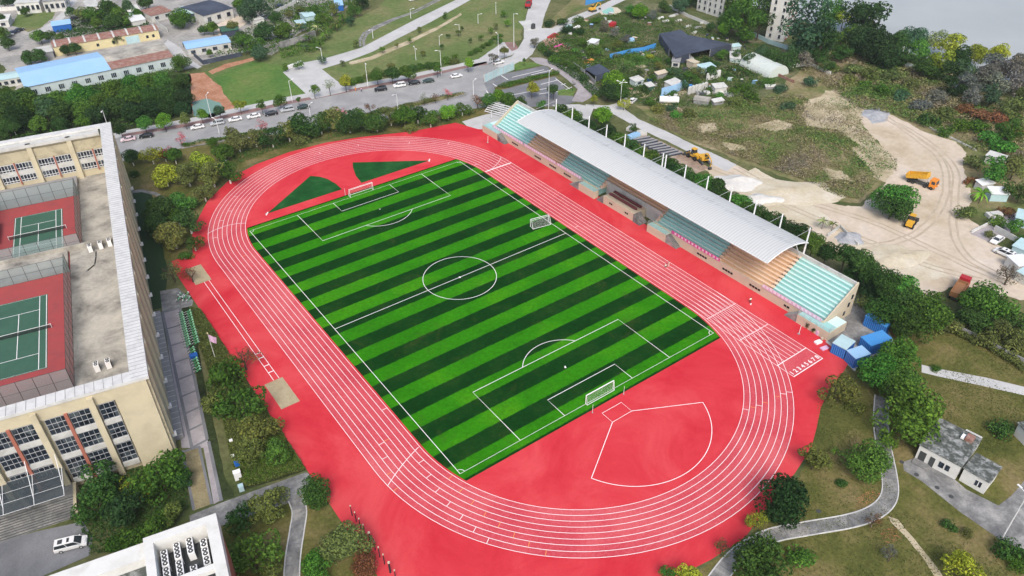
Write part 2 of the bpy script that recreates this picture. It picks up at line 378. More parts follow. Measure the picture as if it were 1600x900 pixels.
# ================================================================== GROUND
g = MB().add([(-700, -500, 0), (232, -500, 0), (232, 900, 0), (-700, 900, 0)], [(0, 1, 2, 3)]).build('ground', M['ground'], fix=False); g['kind'] = 'structure'
wt = MB().add([(231.9, -500, -1.6), (1100, -500, -1.6), (1100, 900, -1.6), (231.9, 900, -1.6)], [(0, 1, 2, 3)]).build('water', M['water'], fix=False); wt['kind'] = 'structure'
bk = MB().b2(231.0, 232.4, -490, 890, -1.7, .05).build('river_bank', M['oldconcrete']); bk['kind'] = 'structure'
# village ground upper left, meadow, allotments
sp('village_ground', [(-60, 130), (0, 95), (30, 150), (150, 118), (275, 112), (300, 105), (345, 95), (395, 78), (425, 88), (470, 50), (545, 10), (560, -20), (-80, -30)], M['villageground'], 0, .8)
sp('meadow', [(300, 118), (350, 100), (420, 92), (470, 68), (530, 45), (590, 12), (620, -20), (830, -20), (818, 45), (815, 62), (800, 66), (770, 78), (735, 105), (700, 112), (540, 136), (440, 158), (365, 176), (345, 150)], M['field'], 1, .6)
sp('green_meadow', [(333, 122), (395, 96), (445, 104), (480, 152), (440, 160), (372, 172), (352, 150)], M['greenfield'], 2, .6)
sp('red_soil', [(296, 116), (320, 113), (340, 132), (356, 152), (370, 172), (364, 182), (330, 184), (300, 178)], M['redsoil'], 3, .5)
sp('red_soil_track', [(325, 112), (352, 100), (395, 90), (398, 94), (352, 107), (331, 117)], M['redsoil'], 3, .4)
sp('green_netting', [(300, 160), (322, 153), (345, 160), (353, 176), (330, 184), (303, 181)], mat('grey green dust netting', (.16, .27, .23), .18, 1), 4, .3)
sp('grass_strip', [(18, 40), (30, 20), (60, 18), (88, 16), (82, 28), (62, 44), (45, 50), (30, 44)], M['field'], 2, .5)
sp('village_lane', [(58, 48), (82, 34), (100, 14), (112, 0), (122, -6), (118, 4), (105, 22), (92, 38), (75, 50)], M['concrete'], 2, .3)
sp('village_lane', [(262, 62), (282, 75), (296, 92), (316, 104), (308, 108), (286, 98), (270, 84), (256, 68)], M['concrete'], 2, .3)
sp('village_yard', [(335, 40), (375, 22), (395, 30), (372, 44), (345, 60)], M['dirt'], 2, .4)
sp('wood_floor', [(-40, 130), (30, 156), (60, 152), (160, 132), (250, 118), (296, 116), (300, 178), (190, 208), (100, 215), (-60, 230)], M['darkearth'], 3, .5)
sp('allotment_ground', [(832, 62), (870, 40), (930, 15), (1000, 0), (1090, 20), (1200, 55), (1290, 70), (1290, 130), (1200, 150), (1120, 165), (1060, 168), (1000, 162), (965, 168), (935, 145), (880, 112), (850, 95), (835, 85)], M['garden'], 1, .6)
# scrub
sp('scrubland', [(985, 160), (1000, 165), (1060, 168), (1120, 165), (1200, 150), (1250, 110), (1330, 60), (1470, 108), (1700, 190), (1700, 330), (1560, 340), (1510, 340), (1500, 262), (1490, 222), (1440, 205), (1400, 185), (1370, 175), (1345, 185), (1380, 235), (1400, 262), (1345, 318), (1310, 315), (1250, 285), (1150, 250), (1040, 203)], M['scrubground'], 2, .8)
sp('bare_soil', [(1255, 165), (1290, 142), (1330, 140), (1365, 160), (1350, 178), (1322, 176), (1290, 186), (1262, 180)], M['bare'], 4, 1.6)
sp('bare_soil', [(1330, 232), (1362, 226), (1400, 250), (1408, 262), (1392, 284), (1372, 276), (1345, 250)], M['bare'], 4, 1.4)
sp('bare_soil', [(1128, 222), (1160, 228), (1170, 236), (1140, 236)], M['bare'], 4, .8)
sp('bare_soil', [(1250, 180), (1275, 160), (1310, 150), (1345, 160), (1370, 175), (1350, 200), (1372, 225), (1402, 250), (1400, 268), (1370, 262), (1350, 232), (1310, 205), (1262, 196)], M['bare'], 3, 1.2)
# pale dirt yard and track behind the stand
sp('dirt_yard', [(1130, 248), (1160, 262), (1235, 300), (1310, 320), (1345, 322), (1372, 298), (1392, 280), (1404, 262), (1382, 235), (1352, 200), (1343, 182), (1368, 168), (1405, 186), (1446, 206), (1492, 222), (1512, 240), (1503, 262), (1518, 300), (1512, 340), (1530, 352), (1545, 370), (1556, 380), (1610, 405), (1700, 440), (1700, 500), (1600, 470), (1560, 462), (1500, 445), (1440, 470), (1380, 440), (1330, 410), (1270, 365), (1225, 350), (1180, 335), (1130, 300), (1100, 265)], M['dirt'], 5, .7)
sp('sand_spread', [(1180, 262), (1255, 308), (1300, 345), (1302, 352), (1262, 352), (1215, 345), (1165, 310), (1140, 280)], M['sand'], 6, .5)
sp('sand_spread', [(1330, 375), (1400, 385), (1470, 415), (1485, 432), (1440, 440), (1395, 425), (1345, 402)], M['sand'], 6, .6)
for q in ([(1110, 262), (1160, 280), (1225, 318), (1300, 352), (1375, 385), (1450, 415), (1540, 440)], [(1150, 262), (1230, 305), (1310, 330), (1370, 350), (1420, 372), (1500, 410), (1580, 445)], [(1380, 180), (1430, 215), (1470, 250), (1478, 300), (1450, 350), (1400, 378), (1340, 385)], [(1400, 192), (1450, 222), (1490, 262), (1492, 310), (1490, 360), (1510, 400), (1560, 430)]):
    for dv_ in (-.9, .9):
        c = GL(q); P = []
        for i in range(len(c)-1):
            p0, p1, p2, p3 = c[max(i-1, 0)], c[i], c[i+1], c[min(i+2, len(c)-1)]
            for t_ in np.linspace(0, 1, 10, endpoint=False): P.append(.5*((2*p1)+(p2-p0)*t_+(2*p0-5*p1+4*p2-p3)*t_*t_+(3*p1-p0-3*p2+p3)*t_**3))
        P = [P[i]+Vector((-(P[min(i+1, len(P)-1)]-P[max(i-1, 0)]).normalized().y, (P[min(i+1, len(P)-1)]-P[max(i-1, 0)]).normalized().x, 0))*(dv_+.3*mnoise.noise(P[i]*.2)) for i in range(len(P))]
        ZL[0] += .001; MB().strip(P, .62, .036+ZL[0]).build('tyre_rut', M['rut'], fix=False)['kind'] = 'structure'
sp('gravel_patch', [(1348, 175), (1368, 165), (1390, 176), (1388, 190), (1362, 194)], M['greysand'], 6, .5)
sp('courtyard', [(1515, 365), (1560, 340), (1590, 332), (1600, 345), (1570, 372), (1545, 378)], M['tilepave'], 6, .2)
sp('track_road', [(985, 159), (976, 170), (998, 186), (1040, 205), (1090, 229), (1150, 257), (1135, 268), (1088, 244), (1040, 220), (1002, 203), (975, 187), (948, 173), (915, 168), (915, 163), (950, 165), (968, 160), (978, 152)], M['concrete'], 6, .25)
sp('works_ground', [(1000, 206), (1040, 224), (1085, 246), (1110, 262), (1085, 275), (1050, 250), (1010, 228), (985, 205)], M['brownsoil'], 4, .5)
# main road with pavements
sp('pavement', [(150, 216), (190, 205), (300, 184), (440, 153), (540, 135), (650, 114), (720, 99), (765, 88), (800, 76), (806, 82), (760, 101), (720, 108), (650, 125), (540, 146), (440, 166), (300, 198), (190, 216), (150, 226)], M['concrete'], 4)
sp('brick_pavement', [(190, 210), (300, 191), (440, 160), (540, 141), (650, 120), (720, 104), (760, 96), (762, 101), (720, 108), (650, 124.5), (540, 145.5), (440, 165), (300, 197), (190, 215)], M['brickpave'], 5)
sp('road', [(120, 230), (190, 214), (300, 197), (440, 165), (540, 145), (650, 124.5), (720, 108), (765, 100), (790, 108), (770, 150), (760, 168), (700, 176), (560, 195), (430, 210), (300, 228), (190, 252), (120, 265)], M['asphalt'], 6)
sp('pale_road', [(765, 100), (800, 88), (812, 72), (819, 60), (818, 42), (824, 20), (831, -8), (864, -8), (852, 20), (846, 44), (862, 44), (890, 28), (930, 12), (965, -4), (985, -4), (935, 20), (895, 36), (868, 54), (842, 66), (832, 85), (815, 98), (790, 110)], M['concrete'], 7, .15)
sp('pale_plaza', [(735, 106), (748, 92), (768, 78), (786, 66), (803, 66), (810, 76), (800, 86), (765, 97)], M['concrete'], 5, .2)
sp('brick_plaza', [(788, 66), (804, 66), (810, 76), (800, 80), (793, 73)], M['brickpave'], 6, .1)
sp('side_road', [(442, 113), (473, 98), (505, 92), (540, 82), (565, 74.5), (600, 56), (650, 30), (712, 0), (732, -10), (750, -10), (735, 0), (672, 35), (622, 60), (582, 81), (545, 95), (503, 108), (546, 142), (487, 155)], M['concrete'], 7)
for dx in (0, 6):
    sp('wheel_track', [(561+dx, 73), (560+dx, 63), (566+dx, 52), (582+dx, 42), (612+dx, 29), (640+dx, 20), (690+dx, -6), (695+dx, -6), (644+dx, 20), (615+dx, 30), (585+dx, 44), (569+dx, 54), (564+dx, 64), (565+dx, 72)], M['oldconcrete'], 7, .1)
sp('foot_track', [(545, 97), (580, 88), (640, 62), (690, 38), (720, 20), (722, 23), (690, 43), (640, 68), (582, 93), (548, 101)], M['bare'], 3, .2)
sp('median', [(545, 183), (600, 170), (680, 151), (722, 143), (733, 146), (728, 150), (690, 159), (600, 180), (556, 191)], M['oldconcrete'], 32)
sp('median_bed', [(553, 183), (602, 171), (680, 153), (722, 145), (728, 147), (690, 157), (602, 178), (560, 188)], M['scrubground'], 34, .1)
sp('median', [(280, 225), (360, 212), (440, 198), (470, 192), (472, 197), (440, 204), (360, 219), (284, 233)], M['oldconcrete'], 32)
sp('median_bed', [(284, 226), (360, 213.5), (440, 199.5), (468, 193.5), (440, 202), (360, 217), (288, 231)], M['scrubground'], 34, .1)
# parking ground by the junction
sp('car_park', [(756, 130), (764, 120), (850, 103), (857, 106), (868, 120), (893, 148), (902, 158), (880, 166), (800, 168), (770, 158)], M['darkasphalt'], 8)
sp('parking_verge', [(772, 137), (800, 127), (860, 113), (872, 112), (876, 117), (840, 126), (790, 139), (775, 142)], M['lawn'], 10, .1)
sp('parking_verge', [(800, 103), (812, 96), (840, 98), (848, 101), (826, 106), (806, 110)], M['greenfield'], 10, .1)
sp('parking_verge', [(870, 142), (880, 139), (900, 138), (895, 150), (872, 149)], M['greenfield'], 10, .1)
sp('brick_path', [(826, 90), (845, 90), (872, 98), (900, 112), (925, 128), (936, 140), (925, 152), (910, 160), (893, 158), (903, 140), (886, 124), (868, 110), (856, 104), (838, 99)], M['tilepave'], 11, .1)
sp('rear_court', [(862, 164), (905, 163), (928, 168), (920, 188), (905, 186), (885, 178)], M['concrete'], 9)
cl = MB()
for a, b in [((783, 118), (794, 125)), ((770, 131), (776, 135)), ((868, 123), (890, 139)), ((800, 121), (850, 109)), ((830, 117), (860, 110)), ((792, 150), (866, 136)), ((845, 132), (872, 125)), ((842, 147), (872, 143)), ((760, 142), (772, 158)), ((876, 133), (884, 131)), ((884, 140), (894, 136))]: cl.strip(GL([a, b]), .3, .05)
cl.build('parking_lines', M['line'], fix=False)['kind'] = 'structure'
# gardens around the track
sp('north_verge', [(180, 255), (300, 230), (430, 212), (560, 197), (700, 178), (770, 165), (760, 182), (715, 196), (640, 205), (540, 215), (450, 238), (390, 258), (350, 285), (320, 320), (300, 370), (296, 402), (262, 408), (255, 470), (236, 480), (212, 330), (195, 290)], M['lawn'], 8, .4)
sp('grass_strip', [(206, 300), (236, 300), (262, 420), (258, 480), (240, 484), (215, 350)], mat('shaded deep green grass', (.02, .05, .015), .35, 1), 9, .2)  # grass in a deep, dark green tone
sp('garden_path', [(206, 298), (222, 296), (245, 301), (262, 312), (264, 316), (242, 305), (222, 300), (208, 302)], M['oldconcrete'], 10, .1)
sp('forecourt', [(722, 190), (755, 180), (792, 172), (805, 176), (770, 196), (752, 206), (742, 209)], M['concrete'], 10)
sp('lawn', [(1278, 600), (1330, 560), (1380, 520), (1470, 500), (1610, 560), (1900, 680), (1900, 1000), (1000, 1000), (1060, 905), (1110, 880), (1165, 842), (1215, 770), (1250, 745), (1270, 690)], M['lawn'], 3, .4)
sp('lawn', [(330, 800), (480, 738), (520, 790), (540, 815), (600, 905), (640, 1000), (300, 1000)], M['lawn'], 3, .3)
sp('container_yard', [(1288, 535), (1322, 513), (1338, 480), (1370, 480), (1400, 540), (1335, 580)], M['concrete'], 9)
# red running ground
RED = [(48.6, 77.4), (34.0, 80.2), (16.8, 87.2), (6, 90.2), (-6.3, 91.0), (-17.9, 89.3), (-26.7, 85.8), (-38.0, 75.4), (-44.5, 65.5), (-48.2, 58.0), (-50.1, 50.4), (-55.6, 50.6), (-56.4, 45), (-56.4, -63), (-56, -90), (-19, -91), (-10.6, -92.4), (-2.8, -92.9), (9.0, -90.2), (15.6, -89), (23, -87), (28.5, -84.2), (33.5, -81.4), (40, -79), (46.5, -77.6), (50, -76.5), (51.6, -69.3), (54.2, -69.2), (54.2, 66.2), (51.8, 68.5)]
struct('running_track', RED, M['redsurf'], 12)
struct('sports_apron', [(52.2, -69.3), (51.4, -77), (60, -79), (72, -72), (72, -60), (62, -60)], M['oldconcrete'], 10)
RI = 36.6
def oval(r, n=48, yc=42.195):
    return [(r*math.cos(a), yc+r*math.sin(a)) for a in np.linspace(0, math.pi, n)]+[(-r*math.cos(a), -yc-r*math.sin(a)) for a in np.linspace(0, math.pi, n)]
o_, i_ = oval(46.4), oval(RI); N = len(o_)
lanes = MB().add([(x, y, .0585) for x, y in o_+i_], [(i, (i+1) % N, N+(i+1) % N, N+i) for i in range(N)]).build('running_lanes', M['lanes'], fix=False); lanes['kind'] = 'structure'
struct('running_lanes', [(36.65, -42.3), (46.4, -42.3), (46.4, -72.4), (36.65, -72.4)], M['lanes'], 12.6)
tf = [(x, y) for x, y in oval(36.15) if abs(y) < 54.55]
xe = math.sqrt(36.15**2-(54.55-42.195)**2)
tf = sorted([p for p in tf if p[0] > 0], key=lambda p: p[1]); tf = [(xe, -54.55)]+tf+[(xe, 54.55)]
tf += [(-x, -y) for x, y in tf]
struct('pitch', tf, M['turf'], 16)
# throwing sectors and sandpits
for pts in ([(417.5, 334), (485, 275), (500, 276.5), (512, 280), (525, 287.5), (534.5, 296)], [(551, 254), (671, 251), (565, 286), (556, 275), (551.5, 262)]):
    sp('throwing_sector', pts, M['darkturf'], 15)
for y0, y1 in ((36.3, 44.7), (-17, -8)):
    struct('sandpit', [(-54, y0), (-50, y0), (-50, y1), (-54, y1)], patchy('jump pit sand', [(.3, (.34, .27, .16)), (.7, (.46, .39, .26))], .3, 3, .2), 15, .05)
# painted lines
ln = MB(); zl = .0725
for k in range(9):
    ln.strip(oval(RI+k*1.22, 64), .105, zl, True)
    ln.strip([(36.65+k*1.22, -42.195), (36.65+k*1.22, -68.1 if 0 < k < 8 else -72.4)], .1, zl+.002)
for y, wd in ((-68.1, .2), (-72.4, .22), (-48.1, .12), (-57.7, .14), (42, .45)): ln.strip([(36.6, y), (46.4, y)], wd, zl+.004)
ln.strip([(46.4, -72.4), (46.4, -68)], .14, zl)
def quad3(a, b, c, n=16):
    a, b, c = (Vector((p[0], p[1])) for p in (a, b, c)); return [a*(1-t)**2+b*2*t*(1-t)+c*t*t for t in np.linspace(0, 1, n)]
ln.strip(quad3(G(654, 699), G(627, 725), G(605.5, 760)), .13, zl+.006); ln.strip(quad3(G(385, 349), G(353, 349), G(325.5, 365)), .12, zl+.006); ln.strip(quad3(G(783, 246), G(780, 256), G(763, 268)), .12, zl+.006)
def tick(px, py, mb):
    p = G(px, py); c = Vector((0, 42.195*(1 if p.y > 0 else -1), 0)); d = Vector((p.x, p.y, 0))-c if abs(p.y) > 42.195 else Vector((p.x, 0, 0))
    r = d.length; k = math.floor((r-RI)/1.22)
    if not 0 <= k < 8: return
    u = d.normalized(); cc = c if abs(p.y) > 42.195 else Vector((0, p.y, 0))
    mb.strip([cc+u*(RI+k*1.22), cc+u*(RI+k*1.22+1.22)], .11, zl+.008)
for x, y in [(656, 723), (668, 746), (684, 766), (699, 790), (720, 810), (741, 829), (762, 846), (595, 694), (601, 716), (1165, 640), (1186, 634), (1232, 613), (1226, 616), (360, 330), (370, 308), (347, 345), (344, 357), (335, 372), (620, 575), (600, 640), (1012, 372), (900, 355), (812, 268), (745, 257), (560, 228), (640, 222), (700, 225), (770, 243), (728, 262), (500, 240)]: tick(x, y, ln)
ln.build('track_markings', M['line'], fix=False)['kind'] = 'structure'
ot = MB()
for x, y in [(703, 747), (720, 767), (738, 786), (757, 805), (779, 823), (803, 837), (827, 848), (853, 864), (605, 742), (618, 765), (1178, 637), (1198, 630), (1216, 620), (385, 399), (600, 690)]: tick(x, y, ot)
ot.build('changeover_marks', M['orange'], fix=False)['kind'] = 'structure'
jl = MB()
for x in (-51.9, -50.7): jl.strip([(x, 36.4), (x, -7.9)], .12, zl)
for y in (2.4, 0.6, -2.5, -5): jl.strip([(-51.9, y), (-50.7, y)], .25, zl+.002)
sq = [(970.7, 629), (987, 642.5), (957, 660), (940.7, 646)]
jl.strip(GL(sq), .12, zl, True); jl.strip(GL([(987, 642.5), (1098, 629)]), .14, zl); jl.strip(GL([(957, 660), (924, 747.5)]), .14, zl)
c0 = Vector((0, 0)); A_, B_, C_ = (Vector(G(*p)[:2]) for p in ((1098, 629), (1086, 729), (924, 747.5)))
def circ(a, b, c):
    d = 2*(a.x*(b.y-c.y)+b.x*(c.y-a.y)+c.x*(a.y-b.y)); f = lambda p: p.x*p.x+p.y*p.y
    return Vector(((f(a)*(b.y-c.y)+f(b)*(c.y-a.y)+f(c)*(a.y-b.y))/d, (f(a)*(c.x-b.x)+f(b)*(a.x-c.x)+f(c)*(b.x-a.x))/d))
cc = circ(A_, B_, C_); r = (A_-cc).length; a0 = math.atan2(A_.y-cc.y, A_.x-cc.x); a1 = math.atan2(C_.y-cc.y, C_.x-cc.x)
if a1 > a0: a1 -= 2*math.pi
jl.strip([(cc.x+r*math.cos(t), cc.y+r*math.sin(t)) for t in np.linspace(a0, a1, 40)], .14, zl)
jl.build('field_event_lines', M['line'], fix=False)['kind'] = 'structure'
pl = MB(); zp = .082; LW = .135
def arc(cx, cy, r, a0, a1, n=48): return [(cx+r*math.cos(t), cy+r*math.sin(t)) for t in np.linspace(a0, a1, n)]
pl.strip([(-34, -52.5), (34, -52.5), (34, 52.5), (-34, 52.5)], LW, zp, True); pl.strip([(-34, 0), (34, 0)], LW, zp+.002)
pl.strip(arc(0, 0, 9.15, 0, 2*math.pi, 72)[:-1], LW, zp+.004, True); pl.strip(arc(0, 0, .2, 0, 6.2, 12), .2, zp)
for s in (-1, 1):
    for hw, dp in ((20.16, 16.5), (9.16, 5.5)): pl.strip([(-hw, s*52.5), (-hw, s*(52.5-dp)), (hw, s*(52.5-dp)), (hw, s*52.5)], LW, zp+.006)
    t = math.acos(5.5/9.15); m = math.pi/2*(-s)
    pl.strip(arc(0, s*41.5, 9.15, m-t, m+t), LW, zp+.008); pl.strip(arc(0, s*41.5, .14, 0, 6.2, 10), .16, zp)
    for q in (-1, 1): pl.strip(arc(q*34, s*52.5, 1, math.atan2(-s, 0) if False else (math.pi/2 if q > 0 else 0)+(0 if s < 0 else (math.pi/2 if q > 0 else -math.pi/2)), (math.pi/2 if q > 0 else 0)+(0 if s < 0 else (math.pi/2 if q > 0 else -math.pi/2))+math.pi/2, 12), LW*.8, zp+.003)
pl.build('pitch_markings', M['line'], fix=False)['kind'] = 'structure'
for k in range(8):
    cu = bpy.data.curves.new('lane_number', 'FONT'); cu.body = str(k+1); cu.size = 1.45; cu.align_x = 'CENTER'; cu.offset = .03
    o = bpy.data.objects.new('lane_number', cu); col.objects.link(o); dg = bpy.context.evaluated_depsgraph_get()
    me = bpy.data.meshes.new_from_object(o.evaluated_get(dg)); bpy.data.objects.remove(o)
    me.materials.clear(); me.materials.append(M['line']); o = bpy.data.objects.new('lane_number', me); col.objects.link(o)
    o.location = (36.65+(k+.5)*1.22, -71.9, zl+.006); o['kind'] = 'structure'
# paved paths left of the track
PV = [(254, 488), (283, 480), (306, 590), (325, 690), (345, 782), (334, 788), (318, 700), (284, 700), (272, 600)]
sp('paved_path', PV, M['tilepave'], 10)
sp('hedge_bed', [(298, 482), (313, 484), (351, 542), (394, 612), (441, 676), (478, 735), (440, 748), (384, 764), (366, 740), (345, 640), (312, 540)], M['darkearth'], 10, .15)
sp('gravel_patch', [(287, 706), (311, 698), (330, 788), (303, 798)], M['gravel'], 12)
js = MB()
def pl_(t, s_): a_, b_ = Vector(G(254+t*46, 488+t*212)), Vector(G(281+t*43, 481+t*206)); return a_.lerp(b_, s_)
for t in np.linspace(.0, 1.0, 9): js.strip([pl_(t, 0), pl_(t, 1)], .5, .06)
js.strip([pl_(0, 0), pl_(1, 0)], .6, .062); js.strip([pl_(0, 1), pl_(1.0, 1)], .6, .062)
js.strip(GL([(285, 704), (303, 797)]), .5, .062); js.strip(GL([(326, 690), (346, 783)]), .6, .062); js.strip(GL([(311, 697), (331, 788)]), .5, .064); js.strip(GL([(286, 706), (312, 698)]), .5, .066); js.strip(GL([(300, 700), (326, 691)]), .01, .066)
js.build('path_joints', M['darkasphalt'], fix=False)['kind'] = 'structure'
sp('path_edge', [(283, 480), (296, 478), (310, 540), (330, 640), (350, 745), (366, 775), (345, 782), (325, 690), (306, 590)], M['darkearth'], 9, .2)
sp('paved_path', [(296, 806), (345, 786), (478, 738), (488, 745), (476, 772), (447, 788), (345, 822), (300, 840)], M['oldconcrete'], 11)
sp('driveway', [(-60, 860), (60, 830), (130, 815), (145, 840), (140, 868), (0, 930), (-80, 940)], M['darkasphalt'], 11)
sp('paved_path', [(250, 455), (278, 450), (302, 470), (300, 478), (283, 482), (254, 490)], M['oldconcrete'], 11)
def kerbed(px, wd, m, joints=True):
    c = [Vector(G(*p)) for p in px]; P = []
    for i in range(len(c)-1):
        p0, p1, p2, p3 = c[max(i-1, 0)], c[i], c[i+1], c[min(i+2, len(c)-1)]
        for t in np.linspace(0, 1, 8, endpoint=False): P.append(.5*((2*p1)+(p2-p0)*t+(2*p0-5*p1+4*p2-p3)*t*t+(3*p1-p0-3*p2+p3)*t**3))
    P.append(c[-1])
    MB().strip(P, wd, .056).build('garden_path', m, fix=False)['kind'] = 'structure'
    L = []; Q = []
    for i, p in enumerate(P):
        t = (P[min(i+1, len(P)-1)]-P[max(i-1, 0)]).normalized(); n_ = Vector((-t.y, t.x, 0))*(wd/2+.1); L.append(p+n_); Q.append(p-n_)
    k = MB()
    for S in (L, Q):
        for a, b in zip(S[:-1], S[1:]):
            d = b-a; k.box(((a.x+b.x)/2, (a.y+b.y)/2, .07), (d.length+.04, .2, .14), math.atan2(d.y, d.x))
    k.build('path_kerb', M['parapet'])['kind'] = 'structure'
    j = MB()
    for i in range(6, len(P)-1, 7):
        j.strip([L[i]*.93+Q[i]*.07, L[i]*.07+Q[i]*.93], .24, .061)
    j.build('path_joints', M['darkasphalt'], fix=False)['kind'] = 'structure'
kerbed([(462, 780), (468, 800), (464, 830), (458, 870), (456, 905), (458, 950)], 2.3, M['oldconcrete'])
kerbed([(1110, 920), (1142, 878), (1175, 852), (1210, 836), (1262, 826), (1325, 815), (1362, 803), (1384, 786), (1391, 765), (1388, 735), (1381, 700), (1376, 660), (1378, 620)], 2.5, M['oldconcrete'])
sp('concrete_path', [(1440, 570), (1470, 577), (1540, 590), (1610, 607), (1700, 630), (1700, 642), (1610, 620), (1530, 602), (1465, 588), (1440, 582)], M['concrete'], 8)
sp('house_yard', [(1411, 722), (1440, 712), (1475, 735), (1510, 765), (1560, 790), (1580, 775), (1610, 740), (1700, 770), (1650, 880), (1565, 845), (1500, 800), (1440, 752), (1412, 735)], M['oldconcrete'], 8)
sp('mud_path', [(1388, 808), (1400, 812), (1425, 838), (1468, 890), (1475, 905), (1462, 905), (1440, 870), (1405, 828)], M['bare'], 6, .25)
for x, y in ((1464, 762), (1486, 776), (1279, 799), (1409, 722), (1432, 742)):
    p = G(x, y); MB().tube((p.x, p.y, .03), (p.x, p.y, .068), .42, n=16).build('manhole_cover', M['chassis'])['kind'] = 'structure'
# ================================================================== GRANDSTAND
gs = thing('grandstand', 'long cream grandstand with cyan and tan seating rows under a curved white roof', 'grandstand', (54, -1.5, 0))
def P_(mb): mb.v = [(x-54, y+1.5, z) for x, y, z in mb.v]; return mb     # world to stand coordinates
NR = 10; X0, XT, DZ = 55.3, .88, .585
def tier(y0, y1, m, ml, k0=0):
    pr = [(54.05, 2.05), (X0+k0*XT, 2.05)] if k0 == 0 else [(X0+k0*XT, 2.05+k0*DZ-.6)]
    for k in range(k0, NR): pr += [(X0+k*XT, 2.05+(k+1)*DZ), (X0+(k+1)*XT, 2.05+(k+1)*DZ)]
    pr += [(X0+NR*XT, .02), (54.05 if k0 == 0 else X0+k0*XT, .02)]
    t = P_(MB().profile(pr, y0, y1)).build('seating_tier', m, gs)
    b = MB()
    for k in range(k0, NR):
        b.b2(X0+k*XT+.02, X0+k*XT+.42, y0+.5, y1-.5, 2.05+(k+1)*DZ+.004, 2.05+(k+1)*DZ+.1)
    P_(b).build('bench_row', ml, t); return t
C, T = ('cyan', 'cyanlight'), ('tan', 'tanlight')
for y0, y1, (a, b), k0 in [(45.1, 62.6, C, 0), (29.1, 44.9, T, 0), (10.4, 28.9, C, 0), (-12.6, 10.1, T, 3), (-34.9, -12.9, C, 0), (-50.9, -35.1, T, 0), (-66.2, -51.1, C, 0)]:
    t = tier(y0, y1, M[a], M[b], k0); t['label'] = {'cyan': 'pale cyan stepped seating', 'tan': 'tan stepped seating'}[a]
w_ = MB()
for a, b in ((10, 62.8), (-66.4, -12.6)): w_.b2(53.7, 54.0, a, b, .02, 2.75)
P_(w_).build('front_wall', M['beige'], gs)
for y in (10.25, -12.75, 29, 45, -35, -51):
    pr = [(54.3, 2.1), (X0, 2.3)]+[q for k in range(NR) for q in ((X0+k*XT, 2.16+(k+1)*DZ), (X0+(k+1)*XT, 2.16+(k+1)*DZ))]+[(X0+NR*XT, 2.0)]
    P_(MB().profile(pr, y-.45, y+.45)).build('aisle_steps', M['tanlight'], gs)
# end walls and rear wall
for y0, y1 in ((62.6, 62.95), (-66.55, -66.2)):
    P_(MB().profile([(54.05, .02), (X0+NR*XT+.4, .02), (X0+NR*XT+.4, 9.0), (X0+NR*XT-.2, 8.85), (X0-.6, 2.95), (54.05, 2.75)], y0, y1)).build('end_wall', M['beige'], gs)
rw = P_(MB().b2(64.12, 64.45, -66.2, 62.6, .02, 8.9)).build('rear_wall', M['dullwhite'], gs)
for i, (x, z) in enumerate(((63.2, 5.6), (62.6, 3.6), (61.6, 1.6))): P_(MB().b2(x-.35, x+.35, -66.62, -66.5, z-.6, z+.6)).build('side_window', M['window'], gs)
o = P_(MB().b2(56.5, 57.6, -66.62, -66.5, .02, 2.1)).build('door', M['chassis'], gs)
# vents in the front wall
for yc in (50, 38, 30.5, 23.5, -30.5, -39, -47.5, -56):
    for k in range(4 if yc > -50 else 2): P_(MB().b2(53.62, 53.72, yc-1.6+k*.85, yc-.95+k*.85, 1.0, 1.5)).build('vent_window', M['dark'], gs)
# projecting terraces
def terrace(y0, y1, stair_at=None, ztop=2.35, x0=52.0, top='cyan'):
    t = P_(MB().b2(x0, 53.7, y0, y1, .02, ztop)).build('terrace', M['beige'], gs)
    P_(MB().b2(x0+.12, 54.9, y0+.12, y1-.12, ztop+.004, ztop+.06)).build('terrace_floor', M[top], t)
    r = MB()
    for a, b in (((x0+.06, y0+.06), (x0+.06, y1-.06)), ((x0+.06, y0+.06), (53.6, y0+.06)), ((x0+.06, y1-.06), (53.6, y1-.06))):
        for z in (.5, .95): r.tube((*a, ztop+z), (*b, ztop+z), .035, n=5)
        L = math.hypot(b[0]-a[0], b[1]-a[1]); n = max(2, int(L/1.4))
        for i in range(n+1): q = (a[0]+(b[0]-a[0])*i/n, a[1]+(b[1]-a[1])*i/n); r.tube((*q, ztop), (*q, ztop+.95), .035, n=5)
    P_(r).build('railing', M['steel'], t); return t
def stair(x, y0, y1, up):
    s = MB(); n = 9
    for k in range(n):
        a = y0+(y1-y0)*k/n; b = y0+(y1-y0)*(k+1)/n; h = 2.3*(k+1)/n if up > 0 else 2.3*(n-k)/n
        s.b2(x, 53.68, min(a, b), max(a, b), .02, h)
    return P_(s).build('stair', M['oldconcrete'], gs)
terrace(57.5, 66); stair(52.0, 57.45, 53.6, -1)
terrace(9.4, 16.2); stair(52.0, 16.25, 20.4, -1)
terrace(-19.2, -12.3); stair(52.0, -19.25, -23.2, -1)
terrace(-69.4, -61); stair(52.0, -60.95, -57.8, -1)
P_(MB().b2(53.7, 58.5, -69.4, -66.6, .02, 2.35)).build('terrace', M['beige'], gs)
P_(MB().b2(53.7, 62.3, 63.0, 66, .02, 2.35)).build('terrace', M['beige'], gs)
P_(MB().b2(54.92, 58.4, -69.3, -66.7, 2.354, 2.41)).build('terrace_floor', M['cyanlight'], gs)
P_(MB().b2(54.92, 62.2, 63.05, 65.9, 2.354, 2.41)).build('terrace_floor', M['cyanlight'], gs)
